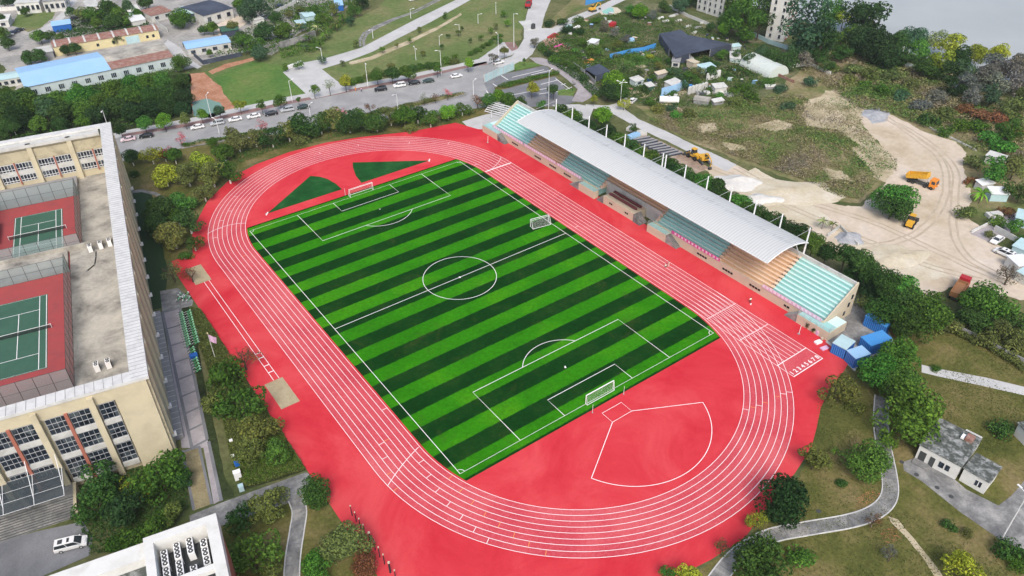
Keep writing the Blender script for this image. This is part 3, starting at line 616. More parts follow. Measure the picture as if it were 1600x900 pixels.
# officials' podium in the middle
pd = P_(MB().b2(52.6, 57.2, -6.4, 6.0, .02, 2.5)).build('podium', M['beige'], gs)
for s, y in ((1, 6.0), (-1, -6.4)):
    k_ = MB()
    for k in range(8): k_.b2(52.4, 55.2, min(y, y)+s*(k*.33) if s > 0 else y-(k+1)*.33, y+(k+1)*.33 if s > 0 else y-k*.33, .02, 2.4-k*.3)
    P_(k_).build('stair', M['oldconcrete'], pd)
k_ = MB()
for x in (54.2, 55.9): k_.b2(x-.32, x+.32, -5.6, 5.2, 2.9, 3.32); k_.b2(x+.3, x+.36, -5.6, 5.2, 2.5, 3.3)
P_(k_).build('desk_row', M['maroon'], pd)
for y in (-3.6, 2.8):
    for q in (-.35, .35): P_(MB().b2(52.5, 52.58, y+q-.25, y+q+.25, 1.15, 1.6)).build('vent_window', M['dark'], pd)
P_(MB().b2(57.2, 57.5, -12.4, 9.9, .02, 4.1)).build('podium_wall', M['dullwhite'], gs)
P_(MB().b2(57.5, 58, -12.4, 9.9, .02, 3.7)).build('podium_wall', M['whitewall'], gs)
# roof : vaulted sheet on leaning masts
RY0, RY1 = -51.8, 43.4
A_, B_, C_ = Vector((49.8, 12.4)), Vector((57.5, 13.75)), Vector((64.6, 12.1)); cc = circ(A_, B_, C_); rr = (A_-cc).length
a0, a1 = math.atan2(A_.y-cc.y, A_.x-cc.x), math.atan2(C_.y-cc.y, C_.x-cc.x)
up = [(cc.x+rr*math.cos(t), cc.y+rr*math.sin(t)) for t in np.linspace(a0, a1, 33)]; dn = [(cc.x+(rr-.22)*math.cos(t), cc.y+(rr-.22)*math.sin(t)) for t in np.linspace(a1, a0, 33)]
rf = MB().profile(up+dn, RY0, RY1).build('roof', M['roofsheet'], gs); rf.location = (-54, 1.5, 0)
e = MB()
for y in (RY0-.08, RY1+.08):
    for p, q in zip(up[:-1], up[1:]): e.tube((p[0], y, p[1]-.1), (q[0], y, q[1]-.1), .16, n=6)
e.tube((up[0][0], RY0, up[0][1]-.1), (up[0][0], RY1, up[0][1]-.1), .12, n=6)
P_(e).build('roof_edge', M['whitemetal'], gs)
MY = np.linspace(RY0+.4, RY1-.4, 13)
for i, y in enumerate(MY):
    for dy in ((-.55, .55) if i == 6 else (0,)):
        m_ = MB().tube((64.25, y+dy, .02), (64.75, y+dy, 15.8), .32, .16, n=8); m_.tube((64.75, y+dy, 15.8), (64.76, y+dy, 15.95), .2, .05, n=8)
        mo = P_(m_).build('mast', M['whitemetal'], gs)
        c_ = MB().tube((64.7, y+dy, 15.4), (57.4, y+dy+.9, 14.25), .045, n=5); c_.tube((63.2, y+dy, 8.5), (60.0, y+dy, 13.6), .14, n=6)
        P_(c_).build('stay_cable', M['steel'], mo)
# banners on the front rail (lettering too small to read in the photo: pale dashes)
def banner(y0, y1, m, lab, dash):
    t = thing('banner', lab, 'banner', (53.62, (y0+y1)/2, 2.55)); L = y1-y0
    MB().b2(-.06, 0, -L/2, L/2, 0, .95).build('cloth', m, t)
    y = -L/2+.5
    while y < L/2-.6:
        d = MB(); d.b2(-.1, -.064, y, y+.16, .2, .78); d.b2(-.1, -.064, y+.14, y+.24, .64, .7); d.b2(-.1, -.064, y+.22, y+.6, .6, .74); d.b2(-.1, -.064, y+.25, y+.55, .22, .34); d.b2(-.1, -.064, y+.36, y+.46, .32, .62); d.build('letter', M['white'], t); y += dash
banner(45.5, 62, M['lilacbanner'], 'faded pale lilac banner below the far cyan seats at the road end of the stand', 1.15)
banner(28.9, 45, M['lilacbanner'], 'lilac banner on the front wall below the far tan seating', 1.1)
banner(17, 28.4, M['lilacbanner'], 'lilac banner ending at the terrace with a step before the red desks', 1.1)
banner(-36.2, -19.6, M['pinkbanner'], 'bright pink banner with white lettering below the middle cyan seats', 1.2)
banner(-66.0, -49.5, M['lilacbanner'], 'long lilac banner below the bleached cyan seats at the near end', 1.1)

# ================================================================== GYM BUILDING WITH ROOF TENNIS COURTS
gym = thing('sports_hall', 'cream four storey sports hall with two tennis courts on its walled roof', 'building', (-74.75, -16.68, 0), R_(-10.6))
W_, L_, ZP, ZC = 62, 117.5, 20.5, 7.2
MB().b2(-W_, -.3, .35, L_-.3, .02, ZC).build('main_block', M['creamdirty'], gym)
MB().b2(-2.6, -.35, .4, L_-.4, ZC, ZP-.6).build('wall', M['cream'], gym)           # side wall carrying the broad parapet
MB().b2(-W_, -3.2, .4, 2.2, ZC, ZP-.6).build('wall', M['cream'], gym)
MB().b2(-W_, -3.2, L_-3.4, L_-.4, ZC, ZP-1.9).build('wall', M['cream'], gym)
cp = MB(); cp.b2(-2.7, .25, -.25, L_, ZP-.6, ZP); cp.b2(-W_, -2.7, -.25, 2.5, ZP-.6, ZP); cp.b2(-W_, -2.7, L_-2.2, L_, ZP-.6, ZP)
par = cp.build('parapet', M['parapet'], gym)
jn = MB()
for y in np.arange(.5, L_, 1.05): jn.b2(-2.65, .2, y, y+.09, ZP+.003, ZP+.02)
for x in np.arange(-W_+1, -2.8, 1.5): jn.b2(x, x+.1, -.2, 2.45, ZP+.003, ZP+.02)
jn.build('coping_joint', M['grey'], par)
MB().b2(-15.2, -3.3, 2.25, L_-3.4, ZC+.004, ZC+.06).build('roof_deck', M['roofconc'], gym)
MB().b2(-W_, -15.2, 2.25, L_-3.45, ZC+.004, ZC+.05).build('court_surround', M['courtred'], gym)
dv = MB(); dv.b2(-W_, -15.5, 63.9, 73.0, ZC+.06, ZC+.7); dv.b2(-W_, -3.4, 73.0, 73.6, ZC+.06, ZC+1.5)
MB().b2(-15.2, -12.3, 73.7, 103.1, ZC+.064, ZC+.08).build('court_surround', M['courtred'], gym)
dv.build('dividing_deck', M['roofconc'], gym)
# inner far wall with two rows of windows, pilasters
yF = L_-3.4
for x in np.arange(-W_+1.3, -3, 9.9):
    MB().b2(x-.6, x+.6, yF-.9, yF, ZC+.06, ZP-.62).build('pilaster', M['cream'], gym)
    for q in (0, 4.35):
        for z, hh in ((9.4, 1.9), (12.7, 2.1)):
            wi = MB().b2(x+.85+q, x+4.7+q, yF-.14, yF+.03, z, z+hh).build('window', M['window'], gym)
            fr = MB()
            for k in range(6): fr.b2(x+.85+q+k*.77-.05, x+.85+q+k*.77+.05, yF-.2, yF-.141, z, z+hh)
            for k in (0, .3, 1): fr.b2(x+.82+q, x+4.75+q, yF-.21, yF-.142, z+hh*k-.06, z+hh*k+.06)
            fr.build('frame', M['whitemetal'], wi)
    MB().b2(x+4.78, x+5.12, yF-.45, yF, ZC+1.5, 15.2).build('red_pilaster', M['brick'], gym)
    MB().b2(x+.62, x+9.28, yF-.3, yF-.005, 11.45, 12.55).build('spandrel', M['dullwhite'], gym)
MB().b2(-W_, -3.3, yF-.28, yF-.004, 15.0, 18.2).build('frieze', M['creamdirty'], gym)
MB().b2(-W_, -3.3, yF-1.0, L_-2.25, ZP-1.5, ZP-.62).build('roof_beam', M['dullwhite'], gym)
MB().b2(-W_, -12.4, 103.2, yF-.95, ZC+.06, ZC+1.2).build('plinth', M['grey'], gym)
# courts
def court(xr, y0, lab, CL=23.77):
    c = MB().b2(xr-11.2, xr+.25, y0-.25, y0+CL+.25, ZC+.054, ZC+.064).build('tennis_court', M['courtgreen'], gym); c['label'] = lab
    l = MB(); z = ZC+.07; a, b = xr-10.97, xr; h = y0+CL; wd = .13
    l.strip([(a, y0), (b, y0), (b, h), (a, h)], wd, z, True)
    for x in (a+1.37, b-1.37): l.strip([(x, y0), (x, h)], wd, z+.003)
    for y in (y0+5.48, h-5.48): l.strip([(a+1.37, y), (b-1.37, y)], wd, z+.006)
    l.strip([((a+b)/2, y0+5.48), ((a+b)/2, h-5.48)], wd, z+.009)
    l.build('court_lines', M['line'], c, fix=False)
    n = MB(); ym = (y0+h)/2
    for x in (a-1.1, b+1.1): n.tube((x, ym, ZC+.06), (x, ym, ZC+1.2), .06, n=6)
    n.b2(a-1.1, b+1.1, ym-.03, ym+.03, ZC+1.0, ZC+1.09); no = n.build('net_post', M['whitemetal'], c)
    MB().b2(a-1.1, b+1.1, ym-.012, ym+.012, ZC+.1, ZC+1.0).build('net', mesh_screen('tennis net', (.03, .03, .03), .3, 6), no)
court(-20.3, 28.6, 'nearer green tennis court', 27.4); court(-16.8, 74.3, 'farther green tennis court', 22.6)
def meshfence(name, a, b, h, lean=0.0, z0=ZC+.06, step=3.0):
    a, b = Vector(a), Vector(b); n = max(1, round((b-a).length/step)); pr = (b-a).normalized(); f = MB(); s = MB()
    for i in range(n+1):
        p = a.lerp(b, i/n); f.tube((p.x, p.y, z0), (p.x, p.y, z0+h), .06, n=6)
    for z in (.05, h*.5, h): f.tube((a.x, a.y, z0+z), (b.x, b.y, z0+z), .045, n=5)
    o = f.build(name, M['chassis'], gym)
    q = Vector((-pr.y, pr.x))*.015
    s.add([(a.x-q.x, a.y-q.y, z0), (b.x-q.x, b.y-q.y, z0), (b.x-q.x, b.y-q.y, z0+h), (a.x-q.x, a.y-q.y, z0+h)], [(0, 1, 2, 3)]).build('mesh_panel', M['fencemesh'], o, fix=False); return o
meshfence('court_fence', (-15.2, 19.5), (-15.2, 63.5), 5.2); meshfence('court_fence', (-12.3, 73.8), (-12.3, 103.4), 5.2)
meshfence('court_fence', (-W_, 19.3), (-15.2, 19.3), 5.2); meshfence('court_fence', (-42, 63.7), (-15.2, 63.7), 4.2); meshfence('court_fence', (-42, 73.8), (-12.4, 73.8), 4.2)
meshfence('court_fence', (-32.8, 74), (-32.8, 103), 5.2); meshfence('court_fence', (-W_, 103.1), (-12.4, 103.1), 5.0)
MB().box((-32.2, 89, ZC+1.6), (2.4, 11, .12), 0).build('shade_screen', M['white'], gym)
# street facade: pilasters, window bays in four rows
def bay(x0, x1, rows=((13.6, 17.2), (8.7, 12.2), (2.6, 7.2)), nx=None, red=False):
    for z0, z1 in rows:
        wi = MB().b2(x0, x1, -.02, .33, z0, z1).build('window', M['window'], gym); nx_ = nx or max(3, round((x1-x0)/.85)); ny = 4 if z1-z0 > 4 else 3
        f = MB()
        for i in range(nx_+1): x = x0+(x1-x0)*i/nx_; f.b2(x-.026, x+.026, -.09, -.021, z0, z1)
        for j in range(ny+1): z = z0+(z1-z0)*j/ny; f.b2(x0-.05, x1+.05, -.1, -.022, z-.032, z+.032)
        f.build('frame', M['steel'], wi)
        MB().b2(x0-.1, x1+.1, -.28, .36, z0-1.15, z0-.06).build('spandrel', M['dullwhite'], gym)
fw = MB(); fw.b2(-6.05, -.35, -.12, .36, .02, ZP-.6); fw.b2(-W_, -6.05, -.05, .4, 17.3, ZP-.6); fw.build('facade_wall', M['cream'], gym)
for k in range(6):
    xb = -9.0-8.75*k
    bay(xb+.12 if k == 0 else xb+.5, xb+2.7 if k == 0 else xb+3.75)
    MB().b2(xb-1.1, xb-.1, -.75, .36, .02, ZP-1.1).build('pilaster', M['cream'], gym)
    bay(xb-4.55, xb-1.3); MB().b2(xb-5.2, xb-4.65, -.4, .36, 1.0, ZP-3).build('red_pilaster', M['brick'], gym)
# sawtooth fins down the long side wall
for i, y in enumerate(np.arange(2.0, L_-4, 8.2)):
    MB().prism([(-.36, y), (.55, y+.3), (.55, y+.75), (-.36, y+7.0)], 3.5, ZP-.62).build('fin', M['cream'], gym)
    MB().b2(.1, .9, y+.5, y+1.3, 2.6, 3.3).build('lamp_box', M['white'], gym)
MB().b2(-.4, .12, .4, L_-.4, .02, ZP-.62).build('side_wall', M['creamdirty'], gym)
lg = MB().b2(.12, 1.75, 4.0, 48, .02, .75).build('ledge', M['grey'], gym)
j = MB()
for y in np.arange(4.5, 48, 1.7): j.b2(.2, 1.7, y, y+.1, .753, .79)
j.build('ledge_rib', M['dullwhite'], lg)
# entrance canopy and steps
for x0, x1 in ((-32, -18),):
    c = MB().add([(x0, -.4, 6.6), (x1, -.4, 6.6), (x1, -6.5, 5.3), (x0, -6.5, 5.3)], [(0, 1, 2, 3)]).build('entrance_canopy', M['canopy'], gym, fix=False)
    b = MB()
    for x in np.arange(x0, x1+.1, 4.66): b.tube((x, -.4, 6.55), (x, -6.5, 5.25), .07, n=6); b.tube((x, -.3, 10.2), (x, -5.2, 5.55), .06, n=6)
    for t in (0, .33, .66, 1): b.tube((x0, -.4-6.1*t, 6.58-1.3*t), (x1, -.4-6.1*t, 6.58-1.3*t), .035, n=6)
    b.build('canopy_frame', M['whitemetal'], c)
MB().b2(-W_, -17.6, -3.4, -.3, .02, 1.9).build('porch', M['oldconcrete'], gym)
MB().b2(-W_, -17.7, -.28, -.1, 1.9, 5.0).build('entrance_front', M['window'], gym)
for x in (-24.6, -33): MB().tube((x, -3.0, 1.9), (x, -3.0, 5.9), .55, n=16).build('porch_column', M['grey'], gym)
sp_ = MB()
for k in range(9): sp_.b2(-W_, -17.4-k*.05, -3.4-(k+1)*.42, -3.4-k*.42, .02, 1.75-k*.19)
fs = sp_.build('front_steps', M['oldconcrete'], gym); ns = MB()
for k in range(9): ns.b2(-W_, -17.45-k*.05, -3.4-(k+1)*.42+.005, -3.4-(k+1)*.42+.15, 1.753-k*.19, 1.775-k*.19)  # painted shade: dark strip along each tread edge for the step shadows
ns.build('step_shade_strip', M['chassis'], fs)
MB().b2(-17.5, -17.0, -7.4, -.8, .02, 2.3).build('step_wall', M['creamdirty'], gym)

# ================================================================== NEAR BLOCK WITH ROOF WELL
ZB = 16.0; X1, Y1 = 6.0, -31.4
nb = thing('office_block', 'pale flat roofed block with a sunken roof well full of white cooling units', 'building', gym.matrix_basis @ Vector((0, 0, 0)), R_(-10.6))
nb.location = (-74.75, -16.68, 0)
MB().b2(-4.2, X1-.25, -62, Y1-.25, .02, ZB-3.4).build('tower', M['whitewall'], nb)
MB().b2(X1-.24, X1-.1, -62, Y1-.6, .02, ZB-1.2).build('side_cladding', M['redbrown'], nb)
cp = MB(); cp.b2(-4.4, X1, -32.9, Y1, ZB-3.4, ZB); cp.b2(4.35, X1, -62, -32.9, ZB-3.4, ZB); cp.b2(-4.4, -3.1, -62, -32.9, ZB-3.4, ZB); cp.b2(-3.1, 4.35, -41.2, -40.2, ZB-1.0, ZB-.1); cp.b2(-3.1, 4.35, -62, -50, ZB-3.4, ZB-.1)
cp.build('parapet', M['whitewall'], nb)
MB().b2(-3.1, 4.35, -50, -32.9, ZB-3.396, ZB-3.3).build('well_floor', M['chassis'], nb)
MB().b2(-60, -4.4, -62, Y1-.3, .02, ZB-2.6).build('wing', M['whitewall'], nb)
cp = MB(); cp.b2(-60, -4.42, -34.4, Y1, ZB-2.6, ZB-.9)
cp.build('wing_parapet', M['whitewall'], nb)
MB().b2(-60, -4.42, -61, -34.4, ZB-2.596, ZB-2.5).build('wing_roof', M['mossroof'], nb)
def nbw(x, y, z=0): return nb.matrix_basis @ Vector((x, y, z))
bpy.context.view_layer.update()
# cooling units: two round fans on top
def cooling(name, lab, loc, rz):
    t = thing(name, lab, 'cooling unit', loc, rz, 'cooling units in the roof well'); t.scale = (1.15, 1.2, 1.1)
    MB().b2(-.62, .62, -.4, .4, .12, 1.75).build('casing', M['white'], t, bevel=.03)
    for x in (-.31, .31):
        f = MB().tube((x, 0, 1.755), (x, 0, 1.8), .3, n=20).build('fan', M['chassis'], t)
        MB().tube((x, 0, 1.802), (x, 0, 1.83), .1, n=10).build('hub', M['white'], f)
    g_ = MB()
    for k in range(6): g_.b2(-.55+k*.2, -.43+k*.2, -.415, -.402, .3, 1.5)
    g_.build('grille', M['chassis'], t); return t
zb = ZB-3.3; first = None
rows = [('leftmost', -2.1, [-34.4, -35.8, -37.6, -39.0]), ('second left', -.3, [-33.9, -35.3, -37.2, -38.6]), ('third left', 1.5, [-33.8, -35.2, -38.9]), ('rightmost', 3.4, [-34.9, -36.6, -38.2])]
for rn, x, ys in rows:
    for i, y in enumerate(ys):
        lab = f'white cooling unit, {ORD[i]} from the far parapet in the {rn} row'
        loc = nb.matrix_basis @ Vector((x, y, zb))
        if first is None: first = cooling('cooling_unit', lab, loc, R_(-10.6+90))
        else: dup(first, loc, R_(-10.6+90), lab)
# ================================================================== TREES
npr = np.random.RandomState(11)
def leaves(C, Nn, size, asp=.62):
    """quads (or tris) at C facing about Nn"""
    n = len(C); a = npr.normal(size=(n, 3)); Nn = Nn/np.maximum(np.linalg.norm(Nn, axis=1, keepdims=True), 1e-6)
    t = np.cross(Nn, a); t /= np.maximum(np.linalg.norm(t, axis=1, keepdims=True), 1e-6); b = np.cross(Nn, t)
    s = (size*npr.uniform(.6, 1.35, n))[:, None]
    V = np.stack([C-t*s*.5, C+b*s*.5*asp, C+t*s*.5, C-b*s*.5*asp], 1).reshape(-1, 3)
    F = np.arange(4*n).reshape(-1, 4); return V, F
def mesh_np(name, V, F, m):
    me = bpy.data.meshes.new(name); me.vertices.add(len(V)); me.vertices.foreach_set('co', V.astype(np.float32).ravel())
    me.loops.add(F.size); me.loops.foreach_set('vertex_index', F.astype(np.int32).ravel())
    me.polygons.add(len(F)); me.polygons.foreach_set('loop_start', np.arange(0, F.size, F.shape[1], dtype=np.int32))
    me.polygons.foreach_set('loop_total', np.full(len(F), F.shape[1], dtype=np.int32)) if False else None
    me.update(calc_edges=True); me.materials.append(m); return me
def crown(nc, n, rc, leaf, zs=.85, spread=.72, flat=0.0, gap=0.0):
    C = []; 
    while len(C) < nc:
        p = npr.uniform(-1, 1, 3)
        r = np.linalg.norm(p)
        if r > 1 or r < .25: continue
        if p[2] < -.55: continue
        C.append(p*spread)
    C = np.array(C); C[:, 2] *= zs; R = npr.uniform(.65, 1.25, nc)*rc
    C[:, 2] += flat*(.3-np.hypot(C[:, 0], C[:, 1]))
    wt_ = R**2; k = npr.choice(nc, n, p=wt_/wt_.sum()); d = npr.normal(size=(n, 3)); d[:, 2] = d[:, 2]*.9+.25; d /= np.linalg.norm(d, axis=1, keepdims=True)
    rad = R[k]*npr.uniform(.72, 1.06, n)**.6; P = C[k]+d*rad[:, None]*np.array([1, 1, .8])
    if gap: 
        keep = np.sin(P[:, 0]*6.1+nc)*np.cos(P[:, 1]*5.3)*np.sin(P[:, 2]*5.7+1) < (1-gap); P = P[keep]; d = d[keep]
    Nn = d+npr.normal(size=d.shape)*.55; Nn[:, 2] += .35
    return leaves(P, Nn, leaf)
SHAPES = {}
def addshape(k, *vf): SHAPES.setdefault(k, []).extend(mesh_np('crown', *x, M['leaf']) for x in vf)
addshape('round', *[crown(17, 3300, .42, .125) for _ in range(4)])
addshape('dense', *[crown(24, 4600, .38, .1, spread=.74) for _ in range(3)])
addshape('loose', *[crown(15, 2100, .34, .115, spread=.8, gap=.55) for _ in range(4)])
addshape('sparse', *[crown(13, 620, .3, .1, spread=.82, gap=.5) for _ in range(3)])
addshape('tall', *[crown(22, 3400, .36, .1, zs=1.45, spread=.72) for _ in range(3)])
addshape('small', *[crown(9, 620, .45, .2) for _ in range(4)])
addshape('bush', *[crown(11, 900, .45, .17, zs=.6) for _ in range(3)])
def fronds(n, drop, wd):
    V = []; F = []
    for i in range(n):
        a = 2*math.pi*i/n+npr.uniform(-.3, .3); e = npr.uniform(.2, 1.1); prev = None
        for j in range(6):
            t = j/5; r = t*npr.uniform(.95, 1.02); z = math.sin(e)*t*1.1-drop*t*t; w_2 = wd*math.sin(math.pi*min(.98, .12+t*.86))
            c = np.array([math.cos(a)*r*math.cos(e*.6), math.sin(a)*r*math.cos(e*.6), z]); s = np.array([-math.sin(a), math.cos(a), -.25])*w_2
            V += [c-s, c+s]
            if prev is not None: F.append((prev, prev+1, prev+3, prev+2))
            prev = len(V)-2
    return np.array(V), np.array(F)
addshape('palm', *[fronds(16, .75, .085) for _ in range(3)])
def branchy(seed, depth=3, limb=5):
    r = random.Random(seed); mb = MB()
    def grow(p, d, L, rad, k):
        q = p+d*L; mb.tube(p, q, rad, rad*.62, n=5, cap=False)
        if k:
            for i in range(3 if k > 1 else 4):
                v = Vector((r.gauss(0, 1), r.gauss(0, 1), r.gauss(.25, .6))).normalized()
                grow(q, (d*.75+v*.75).normalized(), L*r.uniform(.55, .8), rad*.55, k-1)
    mb.tube((0, 0, 0), (0, 0, .42), .06, .045, n=7)
    for i in range(limb):
        a = 2*math.pi*i/limb+r.uniform(-.4, .4); grow(Vector((0, 0, .34+.02*i)), Vector((math.cos(a), math.sin(a), 1.1)).normalized(), .32, .032, depth)
    return mb
def trunk_mesh(seed):
    r = random.Random(seed); mb = MB(); mb.tube((0, 0, 0), (0, 0, .62), .075, .05, n=8)
    for i in range(5):
        a = i*1.257+r.uniform(-.3, .3); q = Vector((math.cos(a)*.34, math.sin(a)*.34, .95+r.uniform(-.05, .15)))
        mb.tube((0, 0, .5+.02*i), q, .038, .014, n=6); mb.tube(q, q+Vector((math.cos(a+.5)*.25, math.sin(a+.5)*.25, .22)), .014, .005, n=4)
    me = mb.mesh('trunk'); me.materials.append(M['trunk']); return me
TRUNKS = [trunk_mesh(i) for i in range(3)]
me_ = MB().tube((0, 0, .01), (0, 0, 1), .1, .085, n=8).mesh('painted_base'); me_.materials.append(M['whitewash']); PAINTED = me_
BARE = []
for i in range(3):
    me = branchy(i+3).mesh('branches'); me.materials.append(M['trunk']); BARE.append(me)
KIND = {'dark': ((.018, .042, .011), 'dark green'), 'deep': ((.013, .032, .011), 'blackish green'), 'mid': ((.034, .074, .013), 'mid green'), 'green': ((.035, .105, .02), 'fresh green'),
        'bright': ((.075, .17, .018), 'bright green'), 'yellow': ((.17, .21, .025), 'yellow green'), 'olive': ((.055, .07, .022), 'olive green'), 'red': ((.12, .06, .032), 'reddish brown'),
        'pink': ((.5, .13, .17), 'pink flowering'), 'grey': ((.1, .11, .1), 'grey green'), 'blue': ((.026, .056, .03), 'bluish green'), 'pale': ((.16, .2, .1), 'pale green'), 'crimson': ((.25, .02, .04), 'crimson')}
usedshape = {}
TB = {'dark': 2.2, 'deep': 1.8, 'mid': 1.85, 'blue': 1.9, 'olive': 2.0, 'green': 1.7, 'bright': 1.5, 'yellow': 1.4, 'pink': 1.1, 'crimson': 1.1, 'red': 1.5, 'pale': 1.3}
def pick(shape):
    i = usedshape.get(shape, 0); usedshape[shape] = i+1; L = SHAPES[shape]; return L[i % len(L)]
def obj(name, me, parent, loc=(0, 0, 0), scale=(1, 1, 1), rz=0, colr=None):
    o = bpy.data.objects.new(name, me); col.objects.link(o); o.parent = parent; o.location = loc; o.scale = scale; o.rotation_euler = (0, 0, rz)
    if colr: o.color = (*colr, 1)
    return o
def tree_at(p, R, hc, kind, shape, label, group, cat='tree', name='tree', painted=False, zk=1.0):
    c = KIND[kind][0]; k = rnd.uniform(.8, 1.25)*TB.get(kind, 1.35); c = (c[0]*k*rnd.uniform(.88, 1.15), c[1]*k, c[2]*k*rnd.uniform(.85, 1.15))
    t = thing(name, label, cat, (p.x, p.y, 0), rnd.uniform(0, 6.28), group)
    if shape == 'bare':
        obj('trunk', BARE[rnd.randrange(3)], t, scale=(R*1.1, R*1.1, hc+R*.5))
        obj('crown', pick('sparse'), t, (0, 0, hc), (R, R, R*.8), 0, c)
    elif shape == 'palm':
        obj('crown', pick('palm'), t, (0, 0, hc), (R, R, R*.9), 0, c); obj('trunk', TRUNKS[0], t, scale=(R*.5, R*.5, hc*1.25))
    elif shape in ('bush',):
        obj('crown', pick(shape), t, (0, 0, hc*.75), (R, R, R*.9), 0, c); obj('stem', TRUNKS[1], t, scale=(R*.4, R*.4, hc))
    else:
        obj('crown', pick(shape), t, (0, 0, hc), (R*rnd.uniform(.93, 1.07), R*rnd.uniform(.93, 1.07), R*zk*rnd.uniform(.9, 1.05)), 0, c)
        obj('trunk', TRUNKS[rnd.randrange(3)], t, scale=(R*.62, R*.62, hc*1.05))
    if painted: obj('painted_base', PAINTED, t, scale=(R*.62, R*.62, min(1.3, hc*.4)))
    return t
def grove(zone, group, items, shape='round', painted=False, shared=None, cat='tree', name='tree', low=.62, th=1.0):
    """items: (x, y, r, kind[, shape]) = middle of the crown in the photo and its half width"""
    items = sorted(items, key=lambda i: i[0])
    for n, it in enumerate(items):
        x, y, r, kind = it[:4]; sh = it[4] if len(it) > 4 else shape
        h = 3.0
        for _ in range(4):
            p = G(x, y, h); d = (p-CAM).length; R = r*d/FPX; h = R*(low if sh != 'bush' else .5)+(th if sh != 'bush' else 0)+ (R*.5 if sh == 'tall' else 0)
        nm_, ct_ = {'bush': ('bush', 'bush'), 'palm': ('banana_plant', 'plant'), 'small': ('sapling', 'sapling'), 'bare': ('bare_tree', 'tree')}.get(sh, (name, cat))
        if kind in ('pink', 'crimson'): nm_, ct_ = 'blossom_tree', 'tree'
        lab = shared or f"{KIND[kind][1]} {ct_}, {ORD[n]} from the left {zone}"
        tree_at(p, R, h, kind, sh, lab, group, ct_, nm_, painted)
# --- lower right lawn
grove('among the lawn trees right of the track bend', 'lawn trees', [(1225, 780, 43, 'deep', 'dense'), (1355, 720, 33, 'mid', 'dense'), (1424, 648, 48, 'mid', 'dense'), (1370, 578, 31, 'green'), (1312, 610, 31, 'olive', 'loose'), (1404, 560, 34, 'mid', 'dense'), (1335, 636, 14, 'olive', 'bush'), (1274, 716, 27, 'olive', 'loose'), (1413, 603, 32, 'mid', 'dense'), (1388, 690, 16, 'mid', 'bush'),
    (1182, 812, 17, 'yellow', 'loose'), (1190, 884, 44, 'dark', 'dense'), (1255, 872, 22, 'mid', 'bush'), (1512, 884, 28, 'yellow', 'loose'), (1584, 858, 22, 'dark', 'bush'), (1486, 820, 11, 'dark', 'bush'), (1512, 832, 9, 'olive', 'bush'), (1306, 704, 9, 'mid', 'palm'), (1130, 855, 16, 'olive', 'bare'), (1588, 880, 14, 'mid', 'bush'), (1316, 756, 10, 'dark', 'bush'), (1568, 668, 18, 'dark', 'bush'), (1464, 575, 8, 'mid', 'bush')])
grove('at the picture foot below the south bend', 'bright trees below the south bend', [(1046, 899, 16, 'green'), (1075, 897, 22, 'yellow')], 'loose')
grove('of the whitewashed saplings on the lawn', 'bare saplings on the lawn', [(1365, 812, 15, 'red', 'bare'), (1393, 865, 15, 'grey', 'bare')], 'bare', True)
# --- lower left garden
grove('beside the winding path by the south bend', 'garden trees by the south bend', [(491, 768, 27, 'dark', 'dense'), (540, 848, 37, 'olive', 'dense'), (569, 882, 23, 'red', 'dense'), (497, 886, 25, 'green'), (394, 866, 44, 'mid', 'loose'), (368, 808, 27, 'dark', 'loose'), (415, 795, 32, 'olive', 'loose'), (362, 880, 24, 'mid', 'loose'), (432, 776, 20, 'olive', 'loose'), (420, 900, 26, 'olive', 'loose')])
grove('in front of the sports hall facade', 'trees before the hall facade', [(250, 742, 40, 'mid', 'loose'), (284, 750, 18, 'dark'), (158, 752, 34, 'dark', 'loose'), (190, 792, 38, 'deep', 'loose'), (150, 790, 30, 'dark', 'loose'), (212, 758, 26, 'yellow', 'sparse'), (240, 818, 24, 'mid', 'loose'), (205, 842, 26, 'mid', 'bush'), (268, 802, 22, 'olive', 'loose'), (180, 850, 18, 'mid', 'bush')])
grove('over the hedge bed beside the sandpits', 'trees over the hedge bed', [(345, 585, 36, 'mid', 'loose'), (380, 560, 26, 'red', 'bare'), (336, 625, 30, 'olive', 'loose'), (376, 632, 38, 'mid', 'loose'), (405, 670, 36, 'olive', 'loose'), (392, 706, 28, 'olive', 'loose'), (426, 706, 26, 'mid', 'loose'), (268, 425, 20, 'olive', 'bare'), (298, 428, 15, 'red', 'bare')])
# --- upper left garden
grove('in the garden at the north west bend', 'garden trees at the north west bend', [(258, 275, 20, 'yellow'), (312, 256, 21, 'yellow'), (292, 272, 24, 'olive', 'loose'), (330, 272, 26, 'olive', 'loose'), (356, 268, 24, 'mid', 'loose'), (250, 328, 25, 'dark', 'dense'), (284, 314, 20, 'green'), (270, 368, 27, 'olive'), (294, 345, 26, 'dark', 'loose'), (246, 352, 20, 'dark', 'dense'), (205, 246, 14, 'dark'), (236, 242, 16, 'yellow', 'loose'), (257, 243, 9, 'crimson'), (272, 243, 14, 'mid'), (350, 240, 18, 'mid'), (208, 272, 8, 'dark', 'bush'), (318, 300, 17, 'olive', 'loose'), (302, 378, 16, 'dark', 'loose'), (288, 400, 12, 'mid', 'bush'), (278, 340, 14, 'mid')], painted=True)
